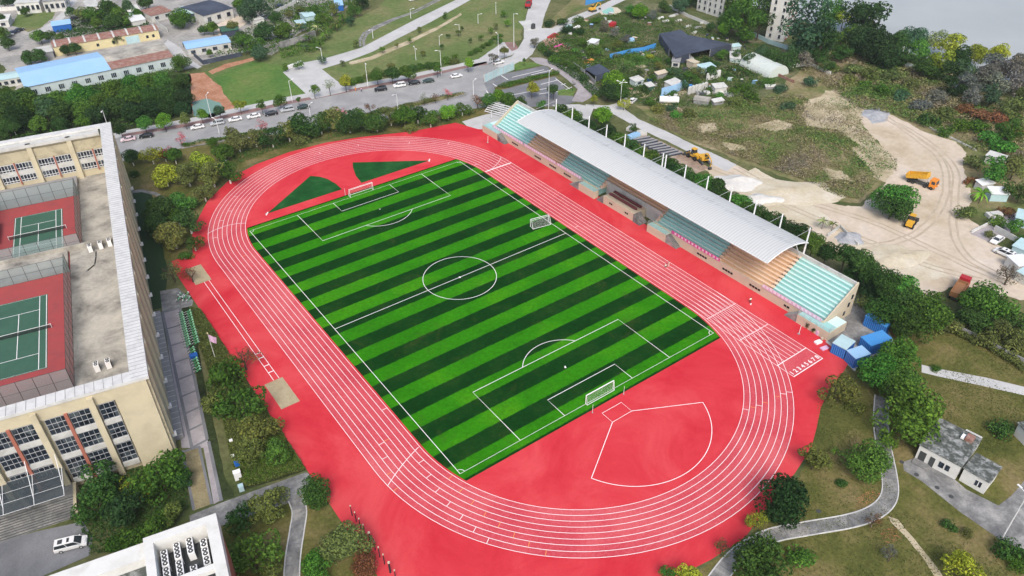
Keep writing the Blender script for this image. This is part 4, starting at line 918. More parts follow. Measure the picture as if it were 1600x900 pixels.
# --- belt between the north bend and the road
grove('in the belt along the north bend', 'belt of trees along the north bend', [(372, 222, 19, 'olive'), (398, 214, 20, 'olive', 'loose'), (424, 214, 20, 'dark', 'loose'), (450, 205, 20, 'olive', 'loose'), (476, 196, 24, 'dark'), (500, 192, 22, 'dark', 'loose'), (522, 186, 22, 'olive'), (545, 190, 22, 'dark', 'dense'), (566, 182, 20, 'mid', 'loose'), (588, 190, 20, 'dark'), (610, 180, 20, 'olive', 'loose'), (632, 184, 21, 'mid'), (652, 178, 18, 'dark', 'loose'), (672, 184, 18, 'mid', 'loose'), (700, 174, 15, 'bright', 'dense'), (722, 168, 14, 'mid', 'loose'), (746, 158, 14, 'red', 'bare'), (762, 156, 14, 'green'), (778, 152, 14, 'bright'), (640, 200, 12, 'olive', 'bush'), (470, 216, 14, 'olive', 'bush')], painted=True)
# --- road: far pavement and median
grove('along the far pavement of the main road', 'street trees on the far pavement', [(188, 202, 10, 'deep'), (225, 193, 12, 'green'), (255, 189, 12, 'bright'), (288, 186, 11, 'olive'), (314, 180, 10, 'bright'), (343, 174, 10, 'blue'), (374, 163, 10, 'yellow', 'loose'), (408, 164, 10, 'mid', 'loose'), (437, 158, 11, 'mid'), (466, 155, 6, 'mid', 'loose'), (490, 139, 10, 'mid', 'loose'), (514, 134, 11, 'pale', 'sparse'), (539, 127, 12, 'yellow'), (589, 117, 12, 'mid'), (612, 117, 13, 'dark'), (637, 113, 13, 'mid'), (683, 107, 9, 'mid'), (731, 99, 9, 'bright'), (771, 89, 8, 'grey', 'loose'), (788, 80, 8, 'olive')], 'round', th=2.2)
grove('of the blossom trees on the road median', 'blossom trees on the road median', [(281, 216, 11, 'pink', 'sparse'), (262, 232, 7, 'crimson', 'sparse'), (407, 196, 12, 'pink', 'sparse'), (532, 174, 11, 'pink', 'sparse'), (578, 168, 12, 'red', 'sparse'), (699, 145, 9, 'pink', 'sparse'), (360, 207, 12, 'olive', 'loose'), (330, 222, 9, 'mid', 'round'), (662, 153, 9, 'olive', 'sparse'), (680, 150, 8, 'red', 'sparse')], th=1.6)
grove('in the car park by the junction', 'trees in the car park', [(831, 139, 12, 'yellow'), (865, 141, 11, 'dark'), (819, 94, 4, 'mid'), (895, 131, 6, 'grey', 'sparse'), (928, 154, 6, 'yellow')], th=2.0)
grove('around the far end of the grandstand', 'trees at the far end of the stand', [(796, 157, 15, 'mid'), (815, 160, 12, 'dark'), (846, 163, 10, 'green', 'loose'), (872, 168, 11, 'mid', 'loose'), (893, 178, 10, 'dark'), (944, 180, 17, 'bright'), (975, 162, 10, 'yellow', 'loose'), (990, 200, 9, 'dark', 'loose'), (958, 128, 19, 'bright'), (950, 142, 19, 'deep'), (968, 145, 16, 'dark'), (925, 196, 9, 'dark')])
# --- hedge row of trees behind the stand
L = []; y = 50.0
while y > -74:
    L.append((y, 73.4+rnd.uniform(-.9, 1.6), rnd.uniform(3.0, 4.0), rnd.choice(['dark', 'deep', 'dark', 'mid', 'green' if y < 10 else 'dark']))); y -= 4.1
for n, (y, x, R, k) in enumerate(L):
    tree_at(Vector((x, y, 0)), R, 3.4+R*.75+max(0, min(1, -y/40))*.8, k, rnd.choice(['dense', 'round']), f"{KIND[k][1]} tree, {ORD[n]} from the far end in the row behind the grandstand", 'tree row behind the grandstand')
grove("in the clump behind the stand's near end", 'clump behind the near end of the stand', [(1345, 425, 26, 'dark', 'dense'), (1375, 448, 30, 'deep', 'dense'), (1408, 470, 32, 'dark', 'dense'), (1442, 482, 36, 'mid', 'dense'), (1385, 490, 30, 'dark', 'dense'), (1424, 508, 30, 'dark', 'dense'), (1545, 478, 38, 'mid', 'dense'), (1520, 500, 22, 'dark', 'dense'), (1592, 505, 26, 'dark', 'loose'), (1570, 515, 24, 'olive', 'loose'), (1490, 508, 18, 'olive', 'bush'), (1546, 530, 20, 'olive', 'bush'), (1590, 545, 22, 'olive', 'bush'), (1536, 462, 16, 'bright', 'loose'), (1352, 468, 16, 'olive', 'bush'), (1460, 512, 14, 'olive', 'bush')])
# --- dirt yard and scrub on the right
grove('beside the pale dirt yard', 'trees beside the dirt yard', [(1400, 310, 30, 'green', 'dense'), (1395, 322, 26, 'dark', 'dense'), (1535, 302, 17, 'bright', 'palm'), (1555, 268, 26, 'green', 'loose'), (1586, 262, 22, 'olive', 'loose'), (1520, 252, 16, 'olive', 'bush'), (1520, 283, 11, 'red', 'bush'), (1512, 332, 16, 'olive', 'bush'), (1560, 344, 13, 'mid', 'bush'), (1585, 352, 16, 'green', 'loose'), (1570, 330, 12, 'red', 'bush'), (1545, 366, 8, 'olive', 'bush'), (1577, 428, 20, 'grey', 'bare'), (1287, 346, 12, 'pale', 'palm'), (1302, 350, 10, 'olive', 'palm'), (1596, 300, 20, 'dark', 'loose'), (1598, 375, 12, 'mid', 'bush')])
bank = [(1285, 60, 30, 'deep', 'tall'), (1258, 45, 38, 'blue', 'tall'), (1300, 22, 24, 'green', 'loose'), (1330, 60, 26, 'mid', 'loose'), (1318, 30, 18, 'yellow', 'sparse'), (1355, 35, 36, 'deep', 'loose'), (1372, 72, 30, 'deep', 'dense'), (1338, 22, 28, 'deep', 'loose'), (1402, 68, 20, 'dark'), (1425, 62, 22, 'blue', 'dense'), (1444, 78, 20, 'green', 'loose'), (1464, 62, 17, 'pale', 'loose'), (1484, 68, 22, 'yellow', 'loose'), (1470, 98, 22, 'yellow', 'loose'), (1500, 92, 20, 'deep'), (1527, 84, 17, 'yellow', 'dense'), (1506, 112, 20, 'blue', 'loose'), (1566, 82, 14, 'yellow'), (1450, 105, 18, 'dark'), (1165, 25, 32, 'mid', 'tall'), (1188, 30, 24, 'dark', 'tall'), (1150, 14, 24, 'mid'), (1165, 55, 16, 'mid', 'loose'), (1230, 95, 20, 'dark', 'loose'), (1262, 92, 16, 'grey', 'loose'), (1212, 90, 16, 'dark', 'dense'), (1192, 82, 13, 'blue'), (1132, 45, 10, 'bright'), (1112, 42, 8, 'dark'), (1540, 118, 22, 'grey', 'loose'), (1572, 110, 22, 'grey', 'loose'), (1598, 130, 24, 'grey', 'loose'), (1290, 100, 14, 'dark', 'loose'), (1416, 92, 16, 'dark', 'loose'), (1550, 150, 20, 'blue', 'loose'), (1585, 168, 24, 'olive', 'loose'), (1525, 150, 16, 'grey', 'loose'), (1490, 135, 18, 'deep', 'loose'), (1575, 205, 20, 'mid', 'loose'), (1485, 110, 20, 'deep', 'loose'), (1515, 130, 22, 'grey', 'loose'), (1555, 100, 20, 'grey', 'loose'), (1590, 100, 22, 'grey', 'loose'), (1560, 128, 22, 'grey', 'loose'), (1600, 155, 24, 'olive', 'loose'), (1388, 88, 22, 'deep', 'dense'), (1345, 62, 28, 'deep', 'dense'), (1318, 82, 18, 'dark', 'loose'), (1205, 12, 20, 'deep', 'tall'), (1140, 30, 20, 'mid', 'dense'), (1062, 8, 14, 'blue'), (1080, 0, 14, 'deep'), (1248, 80, 20, 'blue', 'dense'), (1275, 82, 18, 'dark', 'dense')]
grove('along the wooded river bank', 'trees along the river bank', bank, 'round')
low_ = [(x, y, r, k, 'bush') for x, y, r, k in [(1300, 105, 12, 'olive'), (1335, 108, 14, 'olive'), (1362, 118, 14, 'olive'), (1395, 118, 15, 'olive'), (1425, 130, 14, 'olive'), (1380, 140, 14, 'mid'), (1410, 150, 14, 'blue'), (1440, 165, 17, 'grey'), (1465, 150, 16, 'grey'), (1455, 185, 15, 'dark'), (1482, 178, 15, 'olive'), (1500, 195, 15, 'mid'), (1525, 195, 16, 'mid'), (1545, 215, 18, 'green'), (1570, 230, 18, 'green'), (1535, 180, 15, 'red'), (1560, 180, 16, 'red'), (1480, 205, 12, 'mid'), (1352, 132, 12, 'mid'), (1330, 124, 12, 'olive'), (1590, 205, 18, 'olive'), (1510, 170, 14, 'red')]]
grove('between the dirt yard and the river', 'bushes between the yard and the river', low_, 'bush', cat='bush', name='bush')
# --- wood between factory and road, village trees
W = []
for x, y, r, k in [(-5, 172, 22, 'dark'), (20, 160, 20, 'dark'), (45, 166, 20, 'mid'), (28, 185, 20, 'deep'), (70, 172, 20, 'blue'), (92, 160, 18, 'mid'), (115, 156, 18, 'green'), (100, 176, 20, 'dark'), (138, 150, 18, 'green'), (128, 170, 18, 'mid'), (158, 160, 18, 'mid'), (150, 180, 18, 'deep'), (178, 142, 17, 'mid'), (180, 166, 18, 'dark'), (205, 134, 17, 'green'), (204, 154, 18, 'mid'), (205, 175, 17, 'deep'), (230, 130, 16, 'mid'), (232, 150, 17, 'dark'), (234, 170, 16, 'deep'), (256, 126, 16, 'green'), (258, 146, 17, 'dark'), (262, 166, 16, 'deep'), (282, 130, 15, 'dark'), (286, 150, 15, 'deep'), (284, 170, 14, 'deep'), (12, 200, 16, 'dark'), (60, 195, 15, 'mid'), (95, 196, 14, 'dark'), (130, 192, 12, 'mid'), (120, 140, 10, 'green'), (40, 148, 12, 'dark'), (8, 146, 12, 'mid')]: W.append((x, y, r, k, 'dense' if k in ('deep', 'dark') else 'round'))
grove('', 'trees in the wood behind the road', W, 'round', shared='broadleaf tree in the dense wood between the blue roofed factory and the main road')
grove('among the village houses in the far corner', 'village trees in the far corner', [(60, 88, 12, 'dark'), (45, 90, 10, 'dark'), (92, 60, 10, 'mid', 'loose'), (62, 58, 11, 'mid'), (78, 56, 8, 'dark'), (10, 68, 10, 'dark'), (4, 52, 9, 'mid'), (39, 18, 6, 'dark'), (108, 18, 10, 'dark', 'loose'), (128, 24, 12, 'olive'), (146, 22, 14, 'mid'), (168, 16, 16, 'dark'), (190, 26, 15, 'mid'), (176, 34, 13, 'dark'), (200, 12, 12, 'blue'), (184, 61, 8, 'deep', 'dense'), (116, 76, 9, 'dark'), (103, 78, 8, 'deep'), (150, 36, 10, 'mid'), (282, 28, 18, 'mid', 'dense'), (284, 98, 15, 'mid', 'dense'), (327, 82, 6, 'mid'), (332, 44, 11, 'mid'), (318, 46, 8, 'dark'), (395, 14, 24, 'blue', 'dense'), (378, 8, 14, 'mid'), (390, 68, 20, 'mid', 'loose'), (375, 60, 14, 'dark'), (414, 50, 16, 'dark'), (440, 48, 16, 'mid'), (405, 82, 14, 'blue'), (428, 26, 10, 'dark'), (364, 42, 10, 'olive'), (0, 30, 8, 'dark'), (90, 0, 12, 'dark'), (10, 2, 12, 'deep'), (230, 5, 12, 'dark'), (212, 22, 9, 'mid')])
grove('on the slope above the far meadow', 'trees on the slope above the meadow', [(470, 40, 11, 'olive', 'palm'), (482, 58, 12, 'mid', 'palm'), (495, 44, 12, 'pale', 'palm'), (510, 52, 12, 'mid', 'palm'), (525, 38, 12, 'olive', 'palm'), (535, 25, 12, 'mid', 'palm'), (505, 28, 12, 'mid', 'loose'), (552, 15, 12, 'mid', 'loose'), (522, 14, 12, 'olive', 'loose'), (490, 18, 12, 'mid', 'loose'), (470, 15, 10, 'olive', 'loose'), (548, 32, 10, 'blue', 'loose'), (566, 4, 12, 'deep', 'loose'), (500, 68, 11, 'mid', 'palm'), (478, 72, 10, 'blue', 'palm'), (452, 22, 8, 'olive', 'loose')], 'loose')
grove('of the thin young trees on the far meadow', 'young trees on the far meadow', [(556, 68, 6, 'olive'), (502, 92, 7, 'blue'), (535, 98, 5, 'olive'), (597, 76, 5, 'mid'), (620, 70, 4, 'olive'), (655, 45, 5, 'olive'), (695, 24, 5, 'mid'), (716, 50, 5, 'olive'), (735, 62, 4, 'dark'), (752, 58, 5, 'mid'), (660, 82, 5, 'olive'), (690, 72, 4, 'dark'), (712, 88, 6, 'mid'), (767, 47, 5, 'mid'), (775, 40, 5, 'olive'), (722, 44, 3, 'dark'), (610, 102, 7, 'olive'), (446, 105, 6, 'mid'), (466, 100, 8, 'mid'), (640, 62, 4, 'mid'), (700, 55, 4, 'dark'), (788, 20, 6, 'mid'), (793, 35, 6, 'bright'), (780, 62, 6, 'green')], 'small')
hd = []
for i in range(13): hd.append((548+i*13.5, 124-i*2.6+rnd.uniform(-3, 3), rnd.uniform(8, 11), rnd.choice(['mid', 'dark', 'mid', 'olive']), 'bush'))
for i in range(8): hd.append((735+i*6.5, 84-i*4+rnd.uniform(-1, 1), 6, 'mid', 'bush'))
grove('in the hedge between the meadow and the pavement', 'bushes behind the far pavement', hd, 'bush', cat='bush', name='bush')
rb_ = random.Random(21)
grove('among the allotments beyond the stand', 'trees among the allotments', [(1020, 122, 8, 'mid', 'loose'), (1044, 122, 9, 'dark', 'loose'), (1052, 146, 8, 'mid', 'bush'), (1070, 132, 9, 'blue', 'loose'), (1000, 112, 8, 'dark', 'loose'), (1092, 128, 9, 'mid', 'loose'), (1084, 108, 8, 'blue', 'palm'), (1110, 140, 7, 'mid', 'bush'), (1125, 148, 8, 'green', 'bush'), (1146, 142, 9, 'mid', 'loose'), (1136, 118, 8, 'dark', 'bush'), (1152, 84, 9, 'dark', 'loose'), (1044, 96, 8, 'dark', 'bush'), (980, 80, 8, 'mid', 'bush'), (912, 66, 9, 'mid', 'loose'), (900, 78, 8, 'green', 'palm'), (888, 70, 8, 'blue', 'palm'), (935, 62, 9, 'mid', 'bush'), (950, 72, 8, 'olive', 'bush'), (915, 88, 8, 'mid', 'palm'), (1000, 18, 13, 'bright'), (985, 16, 9, 'green'), (860, 36, 10, 'deep', 'bush'), (880, 34, 10, 'dark', 'bush'), (905, 30, 10, 'mid', 'bush'), (888, 44, 12, 'deep', 'bush'), (905, 48, 10, 'deep', 'bush'), (930, 32, 9, 'mid', 'bush'), (835, 66, 9, 'grey', 'loose'), (848, 75, 7, 'dark', 'bush'), (856, 84, 9, 'deep', 'bush'), (868, 92, 10, 'mid', 'bush'), (880, 98, 9, 'mid', 'bush'), (895, 106, 9, 'dark', 'bush'), (912, 122, 9, 'dark', 'bush'), (925, 76, 13, 'mid', 'loose'), (938, 80, 9, 'green', 'palm'), (944, 95, 8, 'mid', 'palm'), (975, 106, 8, 'deep', 'palm'), (965, 68, 10, 'olive', 'bush'), (1005, 68, 10, 'olive', 'bush'), (1048, 110, 9, 'blue', 'palm'), (1060, 116, 12, 'blue', 'loose'), (1078, 120, 13, 'mid', 'loose'), (1092, 112, 10, 'olive', 'loose'), (1112, 112, 11, 'dark'), (1105, 96, 10, 'dark', 'loose'), (1030, 102, 9, 'olive', 'loose'), (1022, 114, 9, 'olive', 'bush'), (1128, 84, 12, 'mid', 'loose'), (1160, 138, 15, 'mid', 'bush'), (1178, 150, 14, 'mid', 'bush'), (1148, 158, 13, 'olive', 'bush'), (1120, 100, 7, 'dark', 'bush'), (1172, 92, 12, 'dark', 'loose'), (1198, 128, 12, 'mid', 'bush'), (1222, 138, 12, 'blue', 'bush'), (1015, 160, 10, 'mid', 'bush'), (1030, 168, 12, 'olive', 'bush'), (1055, 180, 11, 'green', 'bush'), (1050, 168, 10, 'blue', 'bush'), (1075, 175, 12, 'olive', 'bush'), (960, 115, 8, 'mid', 'bush'), (988, 125, 8, 'mid', 'bush'), (1010, 140, 9, 'dark', 'bush'), (1032, 155, 7, 'dark', 'bush'), (945, 40, 10, 'grey', 'loose'), (960, 50, 10, 'grey', 'loose'), (978, 60, 9, 'grey', 'loose'), (1020, 24, 9, 'grey', 'loose'), (1040, 10, 10, 'dark'), (962, 85, 8, 'olive', 'bush'), (1000, 92, 8, 'green', 'bush'), (1015, 88, 7, 'yellow', 'bush'), (1025, 95, 8, 'mid', 'bush'), (1230, 165, 12, 'blue', 'bush'), (1265, 128, 12, 'blue', 'bush')], 'round')

# ------------------------------------------------------------------ uncountable growth
def inside(P, x, y):
    c = False; n = len(P)
    for i in range(n):
        a, b = P[i], P[(i+1) % n]
        if (a[1] > y) != (b[1] > y) and x < (b[0]-a[0])*(y-a[1])/(b[1]-a[1])+a[0]: c = not c
    return c
def growth(name, px, n, h, leaf, kind, world=False, clump=0, up=.4, k=1.0, label=None, m=None, holes=()):
    P = px if world else GL(px); holes = [GL(q) for q in holes]; xs = [p[0] for p in P]; ys = [p[1] for p in P]; pts = []
    while len(pts) < n:
        x, y = npr.uniform(min(xs), max(xs)), npr.uniform(min(ys), max(ys))
        if clump and mnoise.noise((x*clump, y*clump, n*.01)) < npr.uniform(-.5, .25): continue
        if inside(P, x, y) and not any(inside(q, x, y) for q in holes if rnd.random() < .88): pts.append((x, y))
    pts = np.array(pts); hh = np.array([.35+.65*max(0, .5+mnoise.noise((x*.25, y*.25, h))) for x, y in pts])*h
    z = npr.uniform(.15, 1, n)**.5*hh; C = np.column_stack([pts, z]); Nn = npr.normal(size=(n, 3)); Nn[:, 2] = np.abs(Nn[:, 2])+up
    V, F = leaves(C, Nn, leaf); o = bpy.data.objects.new(name, mesh_np(name, V, F, m or M['leaf'])); col.objects.link(o)
    if m: o.color = (k, k, k, 1); return tag(o, None, None, kind='stuff')
    o.color = (*mul(KIND[kind][0], k*TB.get(kind, 1.35)), 1); return tag(o, None, None, kind='stuff')
growth('clipped_hedge', [(298, 482), (313, 484), (351, 542), (394, 612), (441, 676), (478, 735), (440, 748), (384, 764), (366, 740), (345, 640), (312, 540)], 60000, 1.15, .34, 'olive', k=.9)
growth('clipped_hedge', [(395, 690), (440, 680), (476, 733), (440, 746), (386, 762), (372, 735)], 12000, 1.15, .3, 'bright', k=.5)
growth('hedge_strip', [(775, 137), (800, 128), (860, 114), (872, 112), (875, 117), (840, 126), (790, 139)], 3000, 1.2, .4, 'mid')
growth('median_shrubs', [(553, 183), (602, 171), (680, 153), (722, 145), (728, 147), (690, 157), (602, 178), (560, 188)], 2500, 1.0, .4, 'olive', clump=.2)
growth('median_shrubs', [(284, 226), (360, 213), (440, 199), (468, 193), (440, 203), (360, 218), (288, 232)], 2500, 1.2, .4, 'mid', clump=.2)
SC = [(1010, 188), (1060, 170), (1120, 168), (1200, 152), (1250, 150), (1345, 200), (1380, 235), (1396, 258), (1345, 312), (1310, 308), (1250, 280), (1150, 246), (1040, 202)]
SL = M['scrubleaf']
HOLES = [[(1255, 165), (1290, 142), (1330, 140), (1365, 160), (1350, 178), (1322, 176), (1290, 186), (1262, 180)], [(1330, 232), (1362, 226), (1400, 250), (1408, 262), (1392, 284), (1372, 276), (1345, 250)], [(1128, 222), (1160, 228), (1170, 236), (1140, 236)], [(1250, 180), (1275, 160), (1310, 150), (1345, 160), (1370, 175), (1350, 200), (1372, 225), (1402, 250), (1400, 268), (1370, 262), (1350, 232), (1310, 205), (1262, 196)], [(1180, 196), (1215, 188), (1240, 196), (1215, 208)], [(1285, 262), (1320, 268), (1335, 284), (1300, 280)], [(1090, 196), (1115, 192), (1120, 204), (1098, 208)]]
for q in HOLES[4:]: sp('bare_soil', q, M['bare'], 4, 1.2)
growth('scrub', SC, 26000, .7, .4, 'olive', clump=.06, m=SL, holes=HOLES); growth('scrub', SC, 12000, 1.5, .5, 'mid', clump=.13, m=SL, k=1.05, holes=HOLES)
S2 = [(1250, 110), (1310, 80), (1440, 112), (1600, 170), (1600, 250), (1510, 235), (1490, 218), (1440, 200), (1400, 180), (1345, 172), (1290, 135)]
growth('scrub', S2, 22000, 1.9, .6, 'olive', clump=.05, m=SL, k=1.05); growth('scrub', S2, 12000, 1.3, .5, 'mid', m=SL, k=.85)
growth('scrub', [(1250, 182), (1275, 160), (1310, 150), (1345, 160), (1350, 200), (1372, 225), (1402, 250), (1400, 268), (1370, 262), (1310, 205)], 3500, .6, .4, 'olive', clump=.12, m=SL)
AL = [(835, 75), (900, 35), (1000, 15), (1100, 45), (1190, 75), (1190, 140), (1110, 170), (1010, 165), (960, 150), (900, 112)]
growth('garden_growth', AL, 14000, 1.3, .55, 'mid', clump=.09, k=.95); growth('garden_growth', AL, 10000, 1.6, .55, 'dark', clump=.07, k=1.0); growth('garden_growth', AL, 9000, 1.1, .5, 'grey', clump=.12, m=SL)
growth('garden_growth', [(840, 80), (905, 50), (960, 60), (1000, 90), (1000, 130), (960, 150), (905, 115)], 7000, 1.7, .6, 'mid', clump=.08, k=.9)
VG = [(330, 95), (395, 78), (430, 88), (470, 50), (545, 10), (560, -20), (440, -20), (400, 0), (420, 30), (360, 60)]
growth('village_growth', VG, 9000, 1.6, .7, 'mid', clump=.05, k=.9); growth('village_growth', [(90, 60), (70, 50), (130, 30), (215, 24), (235, 40), (215, 52), (130, 62)], 6000, 1.6, .7, 'dark', clump=.05)
growth('village_growth', [(-5, 150), (40, 140), (160, 120), (275, 104), (290, 112), (160, 134), (50, 156), (-5, 165)], 4000, 1.3, .6, 'mid', clump=.07)
WF = [(-40, 150), (30, 156), (160, 132), (250, 118), (296, 118), (298, 176), (190, 206), (100, 213), (-60, 228)]
growth('undergrowth', WF, 12000, 1.6, .7, 'dark', k=1.1)
growth('undergrowth', [(360, 262), (430, 236), (540, 214), (640, 204), (705, 194), (760, 170), (700, 176), (560, 195), (430, 212), (350, 235), (320, 290), (300, 330), (320, 316)], 7000, .8, .4, 'dark', clump=.15, k=1.2)
growth('undergrowth', [(120, 800), (150, 745), (285, 720), (296, 795), (200, 860), (140, 870)], 7000, .9, .35, 'dark')
growth('slope_growth', [(430, 60), (470, 15), (560, 0), (560, 20), (520, 55), (490, 85), (440, 92)], 7000, 1.6, .7, 'mid', clump=.06, k=1.1)
growth('fence_line_growth', [(1440, 500), (1500, 505), (1600, 560), (1600, 585), (1540, 548), (1480, 520)], 5000, 1.6, .4, 'olive')
growth('creeper_growth', [(855, 98), (870, 95), (905, 115), (945, 150), (930, 155), (905, 130), (880, 112)], 2500, 1.2, .5, 'dark')
LW_ = [(1278, 600), (1330, 565), (1400, 540), (1470, 510), (1600, 570), (1600, 740), (1530, 705), (1400, 700), (1400, 800), (1600, 860), (1600, 900), (1120, 900), (1165, 850), (1215, 800), (1260, 740), (1275, 690)]
growth('grass_tufts', LW_, 16000, .14, .25, 'olive', clump=.12, k=.75, up=1.5)

growth('fallen_leaves', [(1335, 780), (1360, 765), (1385, 775), (1390, 800), (1352, 812), (1338, 795)], 900, .05, .22, 'red', k=2.0, up=3)
growth('fallen_leaves', [(1372, 830), (1400, 822), (1410, 842), (1385, 852)], 350, .05, .2, 'red', k=1.6, up=3)
# ================================================================== SHEDS, HOUSES, WALLS
def shed(name, label, cat, A, B, C, h, wm, rm, roof='flat', rise=.8, over=.25, windows=0, door=False, group=None, dark_front=False):
    """A, B, C: roof eave corners in the photo (near left, near right, far right)"""
    a, b, c = G(*A, h), G(*B, h), G(*C, h); u = b-a; w_ = u.length; rz = math.atan2(u.y, u.x); v = c-b; n = Vector((-math.sin(rz), math.cos(rz), 0)); d = max(1.2, v.dot(n)); 
    p = a+u*.5; t = thing(name, label, cat, (p.x, p.y, 0), rz, group)
    MB().b2(-w_/2, w_/2, 0, d, .02, h-.02).build('wall', wm, t)
    m_ = MB()
    if roof == 'gable':
        m_.profile([(-over, h), (d/2, h+rise), (d+over, h), (d+over, h+.14), (d/2, h+rise+.14), (-over, h+.14)], -w_/2-over, w_/2+over, 'x')
        g_ = MB()
        for x in (-w_/2+.01, w_/2-.13): g_.profile([(0, h-.03), (d, h-.03), (d/2, h+rise-.02)], x, x+.12, 'x')
        g_.build('gable_wall', wm, t)
    elif roof == 'mono': m_.profile([(-over, h), (d+over, h+rise), (d+over, h+rise+.12), (-over, h+.12)], -w_/2-over, w_/2+over, 'x')
    else: m_.b2(-w_/2-over, w_/2+over, -over, d+over, h, h+.18)
    m_.build('roof', rm, t)
    for i in range(windows):
        x = -w_/2+w_*(i+.5)/windows; wi = MB().b2(x-min(.9, w_/windows*.3), x+min(.9, w_/windows*.3), -.06, .01, h*.35, h*.75).build('window', M['window'], t)
        MB().b2(x-min(1, w_/windows*.34), x+min(1, w_/windows*.34), -.12, .0, h*.3, h*.345).build('sill', M['grey'], wi)
    if door: MB().b2(-w_*.38, -w_*.38+1.1, -.05, .01, .03, 2.1).build('door', M['chassis'], t)
    if dark_front: MB().b2(-w_*.42, w_*.42, -.05, .01, .05, h*.8).build('opening', M['dark'], t)
    return t, w_, d, rz
def wall(name, label, cat, px, h, m, th=.25, posts=0, group=None):
    P = GL(px); t = thing(name, label, cat, tuple(P[0]), 0, group)
    for a, b in zip(P[:-1], P[1:]):
        d = b-a; c = (a+b)/2-P[0]; MB().box((c.x, c.y, h/2), (d.length+th*.5, th, h-.04), math.atan2(d.y, d.x)).build('panel', m, t)
        if posts:
            n = max(1, round(d.length/posts))
            for i in range(n+1):
                q = a.lerp(b, i/n)-P[0]; MB().box((q.x, q.y, h/2+.1), (th*1.9, th*1.9, h+.15), math.atan2(d.y, d.x)).build('post', M['dullwhite'] if m is not M['steel'] else M['steel'], t)
    return t
# factory with blue and grey roofs
t, w_, d, rz = shed('factory', 'long factory shed with half its roof sky blue and half rusty grey', 'building', (40, 137), (271, 89), (251, 63), 4.4, M['tealwall'], M['roofconc'], 'gable', 1.6)
k = w_*.56
MB().profile([(-.35, 4.58), (d/2, 6.18), (d+.35, 4.58), (d+.35, 4.64), (d/2, 6.26), (-.35, 4.66)], -w_/2-.35, -w_/2+k, 'x').build('blue_roof', M['skyblue'], t)
rs = MB()
for i in range(26): rs.box((-w_/2+k+.5+i*(w_-k)/26, d*.13, 5.1), ((w_-k)/52, d*.24, .06), 0)
MB().profile([(-.3, 4.56), (d*.27, 5.43), (d*.27, 5.5), (-.3, 4.64)], -w_/2+k+.05, w_/2, 'x').build('rusty_roof', M['rust'], t)
for i in range(11):
    x = -w_/2+2.2+i*(w_-4)/10.6; wi = MB().b2(x-.95, x+.95, -.07, .01, 1.4, 3.1).build('window', M['window'], t)
    f = MB()
    for q in (-.95, -.32, .32, .95): f.b2(x+q-.05, x+q+.05, -.12, -.071, 1.4, 3.1)
    f.build('frame', M['tealwall'], wi)
t, w_, d, rz = shed('workshop', 'long pale yellow workshop with patched dark red roofs behind the factory', 'building', (83, 74), (247, 47), (241, 38), 3.8, M['yellowwall'], M['rust'], 'gable', .9)
for i, x in enumerate(np.linspace(-w_/2+1, w_/2-1, 8)): MB().profile([(-.4, 3.97), (d/2, 4.87), (d+.4, 3.97), (d+.4, 4.05), (d/2, 4.95), (-.4, 4.05)], x-.35, x+.35, 'x').build('roof_light', M['dullwhite'], t)
MB().b2(w_*.17, w_*.3, -.06, .01, .05, 3.2).build('gate', M['palecyan'], t)
for x in (-.3, -.1, .05, .38, .44): MB().b2(w_*x-.5, w_*x+.5, -.05, .01, 1.2, 2.4).build('window', M['window'], t)
